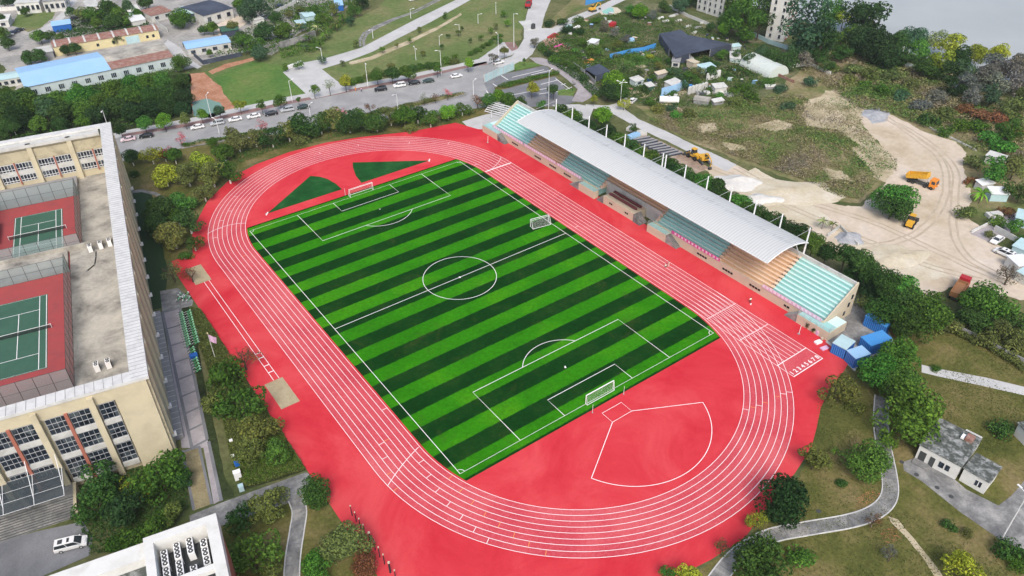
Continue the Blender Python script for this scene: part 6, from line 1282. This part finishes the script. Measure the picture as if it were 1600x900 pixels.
for kind, c, px, ah, lab in [
 ('sedan', 'white', (713, 121), (740, 116), 'white saloon driving alone towards the junction'),
 ('mpv', 'white', (113, 854), (160, 842), 'large white people carrier with sunroofs on the driveway'),
 ('sedan', 'white', (988, 160), (1000, 150), 'white car under the large tree beside the four headed lamp'),
 ('sedan', 'white', (1557, 378), (1548, 384), 'white car with a black roof parked in the pale dirt yard'),
 ('mpv', 'white', (1568, 399), (1550, 391), 'white van beside the right hand huts in the yard'),
 ('sedan', 'black', (31, 49), (40, 46), 'black car at the right of the village cars'), ('sedan', 'navy', (22, 53), (32, 50), 'dark car in the middle of the village cars'), ('sedan', 'silver', (13, 57), (24, 54), 'pale car at the left of the village cars'),
 ('sedan', 'white', (324, 35), (340, 31), 'white car by the bushes in the village yard'), ('sedan', 'white', (305, 29), (320, 25), 'white car in front of the teal hangar'), ('sedan', 'black', (117, 31), (125, 28), 'dark car on the village lane'), ('sedan', 'white', (646, 1), (660, -2), 'white car at the top edge on the far side road'), ('sedan', 'navy', (438, 11), (450, 8), 'dark car behind the pale fence above the slope'), ('sedan', 'white', (461, 6), (472, 3), 'pale car at the end of the pale fence'), ('suv', 'white', (779, 100), (790, 97), 'white car half hidden by the small grey tree at the plaza')]: car(kind, c, px, ah, lab)
# lorries and machines
def wheels(t, xs, w_, r=.5, th=.4):
    for x in xs:
        for s in (-1, 1):
            wh = MB().tube((x, s*(w_/2-th), r), (x, s*w_/2, r), r, n=14).build('wheel', M['black'], t); MB().tube((x, s*(w_/2+.001), r), (x, s*(w_/2+.03), r), r*.5, n=10).build('rim', M['chassis'], wh)
def lorry(label, px, ahead, cabm, bedm, load, tip):
    p, q = G(*px), G(*ahead); t = thing('dump_truck', label, 'truck', (p.x, p.y, .03), math.atan2(q.y-p.y, q.x-p.x))
    MB().b2(-4.2, 4.2, -.55, .55, .55, .95).build('chassis', M['chassis'], t); wheels(t, (-3.3, -2.1, 1.4, 3.2), 2.45)
    c = MB().profile([(2.35, .75), (4.3, .75), (4.3, 1.7), (4.05, 3.0), (2.35, 3.05)], -1.2, 1.2).build('cab', cabm, t, bevel=.06)
    MB().add([(4.31, -1.05, 1.8), (4.31, 1.05, 1.8), (4.09, 1.0, 2.8), (4.09, -1.0, 2.8)], [(0, 1, 2, 3)]).build('windscreen', M['glass'], c)
    for s in (-1, 1): MB().b2(2.9, 3.9, s*1.205-.01, s*1.205+.01, 1.8, 2.7).build('side_window', M['glass'], c)
    for s in (-1, 1): MB().box((4.33, s*.85, 1.05), (.06, .4, .22)).build('headlight', M['white'], c)
    b = MB(); b.b2(-.1, 5.9, -1.2, 1.2, 0, .14); b.b2(-.1, 5.9, -1.22, -1.1, .14, 1.35); b.b2(-.1, 5.9, 1.1, 1.22, .14, 1.35); b.b2(5.78, 5.92, -1.2, 1.2, .14, 1.5); b.b2(-.12, 0, -1.2, 1.2, .14, 1.3)
    for x in np.arange(.5, 5.6, .85):
        for s in (-1, 1): b.b2(x, x+.12, s*1.22, s*1.28, .1, 1.35) if s > 0 else b.b2(x, x+.12, -1.28, -1.22, .1, 1.35)
    bo = b.build('load_bed', bedm, t); bo.location = (-4.2, 0, 1.15); bo.rotation_euler = (0, -tip, 0)
    if load: MB().b2(.05, 5.7, -1.08, 1.08, .14, .95).build('load', load, bo)
    if tip: MB().tube((1.7, 0, .9), (1.25, 0, 1.2+5.4*math.sin(tip)), .12, n=8).build('ram', M['steel'], t)
    return t
lorry('yellow dump truck with its load bed tipped up in the pale yard', (1439, 289), (1455, 294.5), M['orangemachine'], M['yellowmachine'], None, .3)
lorry('red dump truck with a rusty open bed behind the trees at the yard edge', (1497, 458), (1507, 443), M['redmachine'], M['brown'], M['brown'], 0)
lorry('red truck driving away at the top edge of the pale road', (826, 10), (830, 0), M['redmachine'], M['redmachine'], M['chassis'], 0)
def loader(label, px, ahead):
    p, q = G(*px), G(*ahead); t = thing('wheel_loader', label, 'loader', (p.x, p.y, .03), math.atan2(q.y-p.y, q.x-p.x))
    MB().profile([(-2.6, .8), (-2.6, 1.9), (-.4, 2.0), (-.2, 1.1), (1.2, 1.1), (1.2, .8)], -.85, .85).build('body', M['yellowmachine'], t, bevel=.07); wheels(t, (-1.7, 1.3), 2.4, .72, .55)
    c = MB().box((-.1, 0, 2.4), (1.4, 1.5, 1.6), 0, .85).build('cab', M['glass'], t); MB().b2(-.85, .65, -.75, .75, 3.2, 3.34).build('cab_roof', M['yellowmachine'], c)
    a = MB()
    for s in (-.5, .5): a.tube((.8, s, 1.3), (2.9, s, .75), .14, n=6)
    a.build('lift_arm', M['yellowmachine'], t)
    MB().profile([(2.7, .12), (3.9, .12), (3.9, .2), (3.1, .3), (2.95, 1.25), (2.8, 1.25)], -1.35, 1.35).build('bucket', M['chassis'], t)
loader('yellow wheel loader with its dark bucket beside the big round tree', (1422, 352), (1431, 338)); loader('small yellow loader left of the excavator behind the stand', (1083, 247), (1070, 240))
def excavator(label, px, ahead, s=1.0):
    p, q = G(*px), G(*ahead); t = thing('excavator', label, 'excavator', (p.x, p.y, .03), math.atan2(q.y-p.y, q.x-p.x)); t.scale = (s,)*3
    for y in (-1.1, 1.1): MB().profile([(-1.9, .45), (-1.6, .05), (1.6, .05), (1.9, .45), (1.6, .9), (-1.6, .9)], y-.3, y+.3).build('track', M['chassis'], t)
    MB().box((-.5, 0, 1.55), (3.2, 2.3, .95)).build('body', M['yellowmachine'], t, bevel=.08); c = MB().box((.55, .65, 2.3), (1.2, .9, 1.5), 0, .9).build('cab', M['glass'], t); MB().b2(-.02, 1.1, .2, 1.1, 3.05, 3.15).build('cab_roof', M['yellowmachine'], c)
    b = MB(); b.tube((1.0, -.3, 1.7), (3.2, -.3, 4.0), .26, .2, n=6); b.tube((3.2, -.3, 4.0), (5.4, -.3, 3.0), .2, .16, n=6); b.build('boom', M['yellowmachine'], t)
    a = MB(); a.tube((5.4, -.3, 3.1), (4.9, -.3, 1.0), .17, .12, n=6); ao = a.build('arm', M['yellowmachine'], t); MB().profile([(4.4, .2), (5.2, .1), (5.4, .8), (4.9, 1.0), (4.5, .9)], -.75, .15).build('bucket', M['chassis'], ao)
excavator('yellow excavator on the reddish ground behind the grandstand', (1099, 254), (1107, 262), 1.0); excavator('rusty brown excavator beside the turquoise pond', (926, 18), (940, 14), .9)
t = thing('tank', 'white cylindrical tank lying at the foot of the allotment path', 'tank', tuple(G(1045, 161)), -.75); MB().tube((-3.4, 0, 1.3), (3.4, 0, 1.3), 1.15, n=18).build('shell', M['white'], t); s_ = MB()
for x in (-2.2, 2.2): s_.b2(x-.3, x+.3, -.9, .9, .02, .45)
s_.build('saddle', M['chassis'], t); MB().tube((0, 0, 2.4), (0, 0, 2.75), .35, n=10).build('hatch', M['steel'], t)
# portable bleachers on the forecourt
for px, rz, lab in (((772, 180), .3, 'nearer pale metal bleacher on the forecourt'), ((784, 174), .3, 'farther pale metal bleacher beside the trees')):
    p = G(*px); t = thing('bleacher', lab, 'bleacher', (p.x, p.y, .05), R_(-70), 'portable bleachers'); s_ = MB(); f = MB()
    for k in range(6): s_.b2(-4.2, 4.2, k*.75, k*.75+.42, .45+k*.42, .53+k*.42)
    s_.build('seat_plank', M['whitemetal'], t)
    for x in (-4, -1.4, 1.4, 4): f.tube((x, 0, .4), (x, 4.2, 2.6), .06, n=5); f.tube((x, 4.2, 0), (x, 4.2, 2.6), .06, n=5); f.tube((x, 0, 0), (x, 0, .45), .06, n=5)
    f.build('frame', M['steel'], t)
# sand heaps in the yard
def heap(label, px, rx, ry, h, m, rz=0):
    p = G(*px); t = []; nR, nA = 9, 30; V = [(0, 0, h)]; F = []
    for i in range(1, nR+1):
        r = i/nR
        for j in range(nA):
            a = 6.2832*j/nA; k = 1+.5*mnoise.noise((math.cos(a)*1.6+p.x, math.sin(a)*1.6, r))+.15*mnoise.noise((math.cos(a)*5+p.y, math.sin(a)*5, r)); z = h*(1-r)**.85*(1+.6*mnoise.noise((math.cos(a)*2*r, math.sin(a)*2*r, p.y)))
            V.append((math.cos(a)*rx*r*k, math.sin(a)*ry*r*k, max(.0, z) if i < nR else -.05))
    for j in range(nA): F.append((0, 1+j, 1+(j+1) % nA))
    for i in range(nR-1):
        for j in range(nA): a = 1+i*nA; F.append((a+j, a+nA+j, a+nA+(j+1) % nA, a+(j+1) % nA))
    o = MB().add(V, F).build('sand_heap', m, smooth=True); o.location = (p.x, p.y, .04); o.rotation_euler = (0, 0, rz); tag(o, label, 'sand heap')
heap('white sand heap directly behind the grandstand roof', (1150, 285), 8, 5, 1.7, M['whitesand'], -.6); heap('second white sand heap farther along behind the stand', (1185, 312), 8, 4, 1.2, M['whitesand'], -.6)
heap('broad tan sand heap spread in the middle of the yard', (1225, 300), 17, 8, .75, M['sand'], -.7); heap('grey gravel heap inside the low bay by the tree row', (1325, 372), 4, 3, 1.3, M['greysand']); heap('low tan heap in the lower yard', (1400, 402), 9, 5, .55, M['sand'], -.5)
heap('brown brush heap beside the white lean-to', (1521, 288), 3.5, 2.5, 1.4, M['scrubground']); heap('grey rubble heap at the far edge of the yard', (1368, 180), 5, 4, 1.0, M['greysand'])
wall('bay_wall', 'pale low bay walls around the grey gravel heap', 'wall', [(1293, 370), (1312, 356), (1340, 384)], .9, M['dullwhite'], .3)
for i in range(9):
    p = G(1002+i*6.2, 218+i*3.1); t = thing('plank_stack', f'dark plank stack, {ORD[i]} from the far end of the row behind the stand', 'planks', (p.x, p.y, .03), -.25+rnd.uniform(-.1, .1), 'dark plank stacks behind the stand'); MB().b2(-3.2, 3.2, -.45, .45, 0, .5).build('plank', M['tarp'], t); MB().b2(-3.0, 3.1, -.3, .35, .504, .7).build('top_plank', M['grey'], t)
# stone yard: stacked slabs; clutter among the allotments
def slab(px, label, dims, m, rz, cat='slab', nm='stone_slab', group=None):
    p = G(*px); t = thing(nm, label, cat, (p.x, p.y, .02), rz, group); MB().box((0, 0, dims[2]/2), dims, 0, .97).build('block', m, t, bevel=.05); MB().box((dims[0]*.1, 0, dims[2]+.11), (dims[0]*.7, dims[1]*.8, .2), .1).build('top_slab', m, t); return t
for i, px in enumerate([(1077, 147), (1082, 145.5), (1087, 144), (1092, 143), (1097, 141.5), (1102, 140)]): slab(px, f'grey stone slab, {ORD[i]} from the left along the back of the stone yard', (1.4, .9, 2.6), M['dullwhite'], rnd.uniform(-.3, .3), group='upright slabs in the stone yard')
for i, px in enumerate([(1106, 125), (1112, 124), (1117, 122), (1122, 121)]): slab(px, f'pale upright slab, {ORD[i]} from the left above the stone yard', (1.5, .8, 2.6), M['whitewall'], rnd.uniform(-.3, .3), group='pale slabs above the stone yard')
for i, (px, m) in enumerate([((1092, 148), 'grey'), ((1098, 150), 'chassis'), ((1104, 147), 'dullwhite'), ((1126, 147), 'whitewall'), ((1135, 148), 'dullwhite'), ((1128, 141), 'grey'), ((1140, 150), 'whitewall')]): slab(px, f'low pile of broken stone, {ORD[i]} from the left inside the stone yard', (2.4, 1.8, .9), M[m], rnd.uniform(0, 3), 'pile', 'stone_pile', 'stone piles in the yard')
for i, (px, m) in enumerate([((1066, 93), 'dullwhite'), ((1070, 96), 'grey'), ((1075, 92), 'whitewall'), ((1080, 95), 'greysand'), ((1072, 99), 'chassis')]): slab(px, f'rubble block, {ORD[i]} from the left below the dark net shelter', (2.6, 1.6, 1.0), M[m], rnd.uniform(0, 3), 'rubble', 'rubble_block', 'rubble below the net shelter')
for i, (px, m) in enumerate([((1032, 29), 'white'), ((1040, 34), 'dullwhite'), ((1050, 26), 'dullwhite'), ((1060, 33), 'dullwhite'), ((1075, 42), 'dullwhite'), ((1090, 44), 'grey'), ((1098, 36), 'dullwhite'), ((1055, 24), 'grey'), ((1085, 52), 'dullwhite')]): slab(px, f'pale stone block, {ORD[i]} from the left on the rough ground above the net shelter', (3.2, 1.2, .5), M[m], rnd.uniform(-.6, .3), 'block', 'stone_block', 'stone blocks above the net shelter')
for px, m, lab, d in [((957, 42), 'redmachine', 'bright red covered cart among the overgrown allotments', (3, 2.4, 1.8)), ((985, 65), 'skyblue', 'small pale blue covered tank in the allotments', (3, 2, 1.2)), ((900, 44), 'white', 'white tarp sheet over the dark bushes, left', (5, 1.6, .5)), ((888, 42), 'palecyan', 'pale grey tarp sheet over the dark bushes, right', (4, 1.6, .5)), ((950, 36), 'dullwhite', 'pale boat shaped trough left of the red cart', (4, 1.2, .7)), ((920, 96), 'orange', 'orange tarp on the ground above the small dark shelter', (5, 3, .3)), ((864, 57), 'redmachine', 'red low platform at the edge of the pink rubble', (6, 2.5, .5)), ((872, 73), 'pinkbanner', 'long faded red plank stack on the pink rubble', (10, 1.5, .4)), ((1016, 130), 'deepblue', 'blue covered crate beside the white shack', (2, 1.6, 1.4)), ((1078, 140), 'bluepaint', 'blue barrel crate behind the slabs', (1.5, 1.4, 1.6)), ((1518, 465), 'courtgreen', 'small green tractor cab beside the red dump truck', (2.2, 1.8, 2.2)), ((1552, 338), 'dullwhite', 'pale trailer standing in the pinkish courtyard', (4.2, 2, 1.0)), ((1200, 105), 'white', 'small white sheet lying among the garden trees', (2.4, 1.2, .3)), ((1002, 210), 'dullwhite', 'white tarp covered pile behind the stand', (3.4, 2.2, 1.1)), ((990, 214), 'skyblue', 'pale blue tarp covered pile behind the stand', (4.4, 2.0, 1.0)), ((985, 203), 'dullwhite', 'grey white rubble pile above the tarp piles', (3, 2, 1.0)), ((833, 45), 'chassis', 'small dark cabin on the weighbridge of the pale road', (1.6, 1.4, 2.0))]:
    slab(px, lab, d, M[m], rnd.uniform(-.6, .4), lab.split()[-1] if False else 'covered load', 'covered_load')
rb = random.Random(9); SCR = None; AP = GL([(850, 60), (930, 20), (1010, 12), (1090, 45), (1190, 85), (1190, 140), (1100, 165), (1000, 150), (950, 130), (905, 110)]); n_ = 0
SM = ['dullwhite', 'grey', 'whitewall', 'palecyan', 'rust', 'chassis', 'skyblue', 'beige', 'dullwhite', 'tarp']
while n_ < 64:
    x, y = rb.uniform(850, 1190), rb.uniform(12, 165)
    if not inside(AP, *G(x, y)[:2]): continue
    n_ += 1; p = G(x, y); t = thing('scrap_pile', 'small pile of boards and sheeting left among the allotment plants', 'scrap pile', (p.x, p.y, .04), rb.uniform(0, 3), 'scrap piles among the allotments'); a_, b_, c_ = rb.uniform(.8, 2.6), rb.uniform(.5, 1.4), rb.uniform(.4, 1.3)
    MB().box((0, 0, c_/2), (a_, b_, c_), 0, rb.uniform(.6, .95)).build('board', M[rb.choice(SM)], t); MB().box((rb.uniform(-.5, .5), rb.uniform(-.4, .4), c_+.06), (a_*.9, b_*1.1, .1), rb.uniform(-.4, .4)).build('sheet', M[rb.choice(SM)], t)
MB().box((*G(826, 40)[:2], .06), (5.4, 14, .05), -.35).build('road_slab', M['dullwhite'])['kind'] = 'structure'
# white letters board at the meadow edge: six small white blocks
for i in range(6):
    p = G(452+i*3.6, 108-i*1.35); t = thing('white_block', f'white block, {ORD[i]} from the left in the row above the concrete apron', 'block', (p.x, p.y, .02), .4, 'white blocks above the apron'); MB().box((0, 0, .8), (1.0, .5, 1.5)).build('block', M['white'], t); MB().box((0, 0, .06), (1.3, .8, .1)).build('base', M['grey'], t)
# parked bicycles
def bicycle():
    t = bpy.data.objects.new('bicycle', None); col.objects.link(t); t.empty_display_size = .3
    for x in (-.52, .52):
        w_ = MB(); 
        for k in range(14):
            a, b = 6.2832*k/14, 6.2832*(k+1)/14; w_.tube((x+.33*math.cos(a), 0, .34+.33*math.sin(a)), (x+.33*math.cos(b), 0, .34+.33*math.sin(b)), .028, n=4)
        w_.build('wheel', M['black'], t)
        MB().add([(x-.36, s*.06, .52) for s in (-1, 1)]+[(x-.1, s*.06, .74) for s in (-1, 1)]+[(x+.2, s*.06, .72) for s in (-1, 1)]+[(x+.36, s*.06, .5) for s in (-1, 1)], [(0, 1, 3, 2), (2, 3, 5, 4), (4, 5, 7, 6)]).build('mudguard', M['white'], t)
    f = MB()
    for a, b in (((-.52, 0, .34), (-.1, 0, .3)), ((-.1, 0, .3), (-.22, 0, .85)), ((-.2, 0, .75), (.36, 0, .78)), ((-.1, 0, .3), (.36, 0, .75)), ((.52, 0, .34), (.33, 0, .98))): f.tube(a, b, .05, n=6)
    f.build('frame', mat('bicycle green', (.14, .5, .22), .1, 3) if 'bgreen' not in M else M['bgreen'], t)
    MB().box((-.23, 0, .92), (.28, .17, .08)).build('saddle', M['black'], t); MB().tube((.32, -.28, 1.0), (.32, .28, 1.0), .025, n=5).build('handlebar', M['black'], t); MB().box((.52, 0, .84), (.3, .36, .26), 0, 1.1).build('basket', M['tint'], t)
    return t
bp = None; rows_ = [((288, 492), (300, 541), 4, 'long', 14), ((297, 549), (307, 583), 2, 'short', 9)]
for a, b, nr, nm, cnt in rows_:
    A, B = G(*a), G(*b); d = B-A; n_ = Vector((-d.y, d.x, 0)).normalized()
    for r in range(2 if nm == 'long' else 1):
        for i in range(cnt):
            p = A+d*(i/(cnt-1))+n_*(1.0-r*1.75 if nm == 'long' else .4); rz = math.atan2(n_.y, n_.x)+rnd.uniform(-.15, .15)
            lab = f"green bicycle, {ORD[i]} from the north in the {'outer ' if r else 'inner ' if nm == 'long' else ''}{nm} row by the path"
            if bp is None: bp = bicycle(); bp.location = (p.x, p.y, .05); bp.rotation_euler = (0, 0, rz); tag(bp, lab, 'bicycle', 'green bicycles beside the paved path'); KIDS[bp.name] = [(c, children(c)) for c in children(bp)]; [setattr(c, 'color', (.3, .62, .36, 1)) for c in children(bp)]
            else: o = dup(bp, (p.x, p.y, .05), rz, lab, 'green bicycles beside the paved path')
for i in range(7):
    p = G(280+i*2.6, 470-(i % 3)*3.5); dup(bp, (p.x, p.y, .05), rnd.uniform(0, 3), f'grey white bicycle, {ORD[i]} from the left in the loose cluster by the sand pit', 'pale bicycles near the far sandpit', (.5, .56, .55))
for px, lab, d, m in [((304, 560), 'bright blue box beside the short bicycle row', (1.6, 1.2, 1.0), 'deepblue'), ((372, 730), 'blue bin beside the hedge at the path corner', (.9, .8, 1.3), 'deepblue'), ((373, 748), 'white metal cabinet between the blue bin and the teal bin', (1.3, .9, 1.9), 'white'), ((378, 766), 'teal bin at the end of the paved path', (.9, .9, 1.2), 'palecyan'), ((365, 716), 'small white box on the hedge edge', (.6, .6, .7), 'white'), ((362, 692), 'upper small white box on the hedge edge', (.6, .6, .7), 'white'), ((1278, 536), 'white tilted board lying beside the start area', (1.6, 1.0, .35), 'white'), ((1284, 531), 'small cream box beside the white tilted board', (.5, .5, .5), 'beige'), ((1288, 545), 'pale lilac mat at the corner of the container yard', (1.8, 1.0, .2), 'lilacbanner'), ((1277, 523), 'pale pink barrel against the near terrace wall', (.7, .7, 1.1), 'lilacbanner')]:
    p = G(*px); t = thing('utility_box', lab, 'box', (p.x, p.y, .05), R_(-10)); MB().box((0, 0, d[2]/2), d, 0, .95).build('body', M[m], t, bevel=.04); MB().box((0, 0, d[2]+.04), (d[0]*1.03, d[1]*1.03, .08)).build('lid', M[m], t)
for px, lab in (((1262, 513), 'leafy pot plant left against the near terrace wall'), ((1271, 519), 'leafy pot plant right against the near terrace wall')):
    p = G(*px); t = thing('pot_plant', lab, 'plant', (p.x-.3, p.y, .05)); MB().tube((0, 0, 0), (0, 0, .45), .2, .28, n=10).build('pot', M['brown'], t); obj('foliage', pick('small'), t, (0, 0, 1.0), (.6, .6, .8), 0, KIND['dark'][0])
# flag pole over the hedge
p, h = hgt(337, 562, 521); t = thing('flagpole', 'flagpole with a limp white and lilac flag in the hedge bed', 'flagpole', (p.x, p.y, 0)); MB().tube((0, 0, 0), (0, 0, h), .09, .05, n=8).build('pole', M['dullwhite'], t); MB().tube((0, 0, h), (0, 0, h+.2), .16, n=10).build('finial', M['yellowwall'], t)
f = MB(); pts = [(.06+.35*k+.0, .12*math.sin(k*2.1)) for k in range(5)]
for a, b in zip(pts[:-1], pts[1:]): f.add([(a[0], a[1], h-.3-a[0]*1.1), (b[0], b[1], h-.3-b[0]*1.1), (b[0]*.8, b[1], h-2.2-b[0]*.9), (a[0]*.8, a[1], h-2.2-a[0]*.9)], [(0, 1, 2, 3)])
f.build('flag', M['lilacbanner'], t)
# cooling units on the hall roof deck
for i, (px, lab) in enumerate([((143, 393), 'left cooling unit of the three on the hall roof deck'), ((159, 388), 'middle cooling unit of the three on the hall roof deck'), ((173, 384), 'right cooling unit of the three on the hall roof deck'), ((154, 579), 'left cooling unit behind the near parapet of the hall'), ((172, 574), 'right cooling unit behind the near parapet of the hall')]):
    p = G(*px, ZC+.06); dup(first, (p.x, p.y, ZC+.06), R_(80), lab, 'cooling units on the hall roof deck')
t = thing('drain_pipe', 'crooked black pipe lying on the hall roof deck', 'pipe', tuple(G(150, 402, ZC+.06))); a = G(150, 402, ZC+.15); pm = MB()
q = [G(150, 394, ZC+.15)-a+Vector((0, 0, .09)), Vector((0, 0, .09)), G(148, 414, ZC+.15)-a+Vector((0, 0, .09)), G(136, 424, ZC+.15)-a+Vector((0, 0, .09))]
pm.poly(q, .14, 8); pm.build('pipe', M['black'], t)
tj = MB()
for v in q: tj.tube(v+Vector((0, 0, -.12)), v+Vector((0, 0, .12)), .2, n=8)
tj.build('joint', M['grey'], t)

# ================================================================== PEOPLE
def person(label, px, rz, shirt, trouser, pose='stand', group=None):
    J = {'hip': (0, 0, .95), 'waist': (0, 0, 1.12), 'chest': (.01, 0, 1.36), 'neck': (.01, 0, 1.5), 'chin': (.02, 0, 1.58), 'head': (.03, 0, 1.66), 'crown': (.02, 0, 1.76)}
    lean = .55 if pose == 'crouch' else 0
    for s, n_ in ((1, 'l'), (-1, 'r')):
        if pose == 'crouch': J.update({n_+'hip': (-.1, s*.1, .42), n_+'knee': (.3, s*.15, .5), n_+'ank': (.02, s*.13, .09), n_+'toe': (.2, s*.14, .04)})
        else: k = .14*s; J.update({n_+'hip': (0, s*.1, .9), n_+'knee': (.02+k*.5, s*.11, .5), n_+'ank': (-.02+k, s*.11, .09), n_+'toe': (.16+k, s*.12, .04)})
    if pose == 'crouch':
        for a, v in {'hip': (-.12, 0, .45), 'waist': (-.08, 0, .6), 'chest': (.08, 0, .8), 'neck': (.14, 0, .92), 'chin': (.18, 0, .98), 'head': (.2, 0, 1.06), 'crown': (.2, 0, 1.16)}.items(): J[a] = v
    cx, cz = J['chest'][0], J['chest'][2]
    for s, n_ in ((1, 'l'), (-1, 'r')):
        J[n_+'sh'] = (cx, s*.19, cz+.05); J[n_+'el'] = (cx-.02+(.15 if lean else 0), s*.26, cz-.24); J[n_+'wr'] = (cx+.1+(.25 if lean else 0), s*.24, cz-.46); J[n_+'hand'] = (cx+.13+(.28 if lean else 0), s*.235, cz-.55)
    E_ = [('hip', 'waist'), ('waist', 'chest'), ('chest', 'neck'), ('neck', 'chin'), ('chin', 'head'), ('head', 'crown')]
    for n_ in 'lr': E_ += [('hip', n_+'hip'), (n_+'hip', n_+'knee'), (n_+'knee', n_+'ank'), (n_+'ank', n_+'toe'), ('chest', n_+'sh'), (n_+'sh', n_+'el'), (n_+'el', n_+'wr'), (n_+'wr', n_+'hand')]
    RD = {'hip': .14, 'waist': .13, 'chest': .15, 'neck': .06, 'chin': .075, 'head': .1, 'crown': .07, 'hip_': .1, 'knee': .065, 'ank': .045, 'toe': .04, 'sh': .075, 'el': .045, 'wr': .032, 'hand': .035}
    K = list(J); me = bpy.data.meshes.new('body'); me.from_pydata([J[k] for k in K], [(K.index(a), K.index(b)) for a, b in E_], []); o = bpy.data.objects.new('body', me); col.objects.link(o)
    o.modifiers.new('skin', 'SKIN'); sd_ = o.modifiers.new('sub', 'SUBSURF'); sd_.levels = sd_.render_levels = 1
    for i, k in enumerate(K):
        r = RD.get(k) or RD['hip_' if k[1:] == 'hip' else k[1:]]; me.skin_vertices[0].data[i].radius = (r, r); me.skin_vertices[0].data[i].use_root = k == 'hip'
    bpy.context.view_layer.update(); dg = bpy.context.evaluated_depsgraph_get(); nm = bpy.data.meshes.new_from_object(o.evaluated_get(dg)); bpy.data.objects.remove(o)
    p = G(*px); t = thing('person', label, 'person', (p.x, p.y, .06), rz, group); b = bpy.data.objects.new('body', nm); col.objects.link(b); b.parent = t
    nm.materials.clear(); [nm.materials.append(m) for m in (M['skin'], shirt, trouser, M['hair'])]
    hz, nz, wz = J['head'][2], J['neck'][2], J['waist'][2]-.06
    for f in nm.polygons:
        c = f.center; arm = abs(c.y) > .2 and c.z < cz-.22 and c.z > .3
        f.material_index = 0 if c.z > nz-.01 else (0 if arm and c.z < cz-.42 else 1 if c.z > wz or arm else 2); f.use_smooth = True
        if c.z < .075: f.material_index = 3
    bm = bmesh.new(); bmesh.ops.create_uvsphere(bm, u_segments=14, v_segments=10, radius=.115); bmesh.ops.delete(bm, geom=[v for v in bm.verts if v.co.z < -.02 and v.co.x > -.03], context='VERTS'); hm = bpy.data.meshes.new('hair'); bm.to_mesh(hm); bm.free(); hm.materials.append(M['hair'])
    h_ = bpy.data.objects.new('hair', hm); col.objects.link(h_); h_.parent = t; h_.location = (J['head'][0]-.012, 0, hz+.035)
    return t
person('person in pale clothes standing on the outer lanes before the stand', (1044.5, 417), 2.4, M['shirt'], M['shirt']); person('small person in pale clothes crouching beside the standing one on the lanes', (1039.5, 418.5), .2, M['shirt'], M['trouser'], 'crouch')
person('person in a light top and dark trousers near the start end of the stand', (1171.5, 474), 1.0, M['shirt'], M['trouser']); person('person in orange clothes on the far pavement by the black off-road car', (556, 143), .4, M['orangemachine'], M['orangemachine']); person('person in pinkish clothes on the far pavement right of the orange one', (565, 144), 2.0, M['lilacbanner'], M['trouser'])
p = G(1173, 476); t = thing('bag', 'small white bag on the red ground beside the person near the start', 'bag', (p.x, p.y, .055)); MB().box((0, 0, .14), (.5, .3, .28), .4, .8).build('body', M['white'], t, bevel=.05); MB().tube((-.15, 0, .28), (.15, 0, .28), .02, n=5).build('handle', M['white'], t)

# ================================================================== AIR
hz = MB().b2(-760, 1160, -560, 960, -2.8, 117).build('haze', bpy.data.materials.new('thin haze')); hz['kind'] = 'stuff'
hm = hz.data.materials[0]; hm.use_nodes = True; ht = hm.node_tree
for n in list(ht.nodes):
    if n.type == 'BSDF_PRINCIPLED': ht.nodes.remove(n)
pv = ht.nodes.new('ShaderNodeVolumePrincipled'); pv.inputs['Color'].default_value = (.9, .93, .95, 1); pv.inputs['Density'].default_value = .00011; pv.inputs['Anisotropy'].default_value = .2
ht.links.new(pv.outputs[0], ht.nodes['Material Output'].inputs['Volume'])
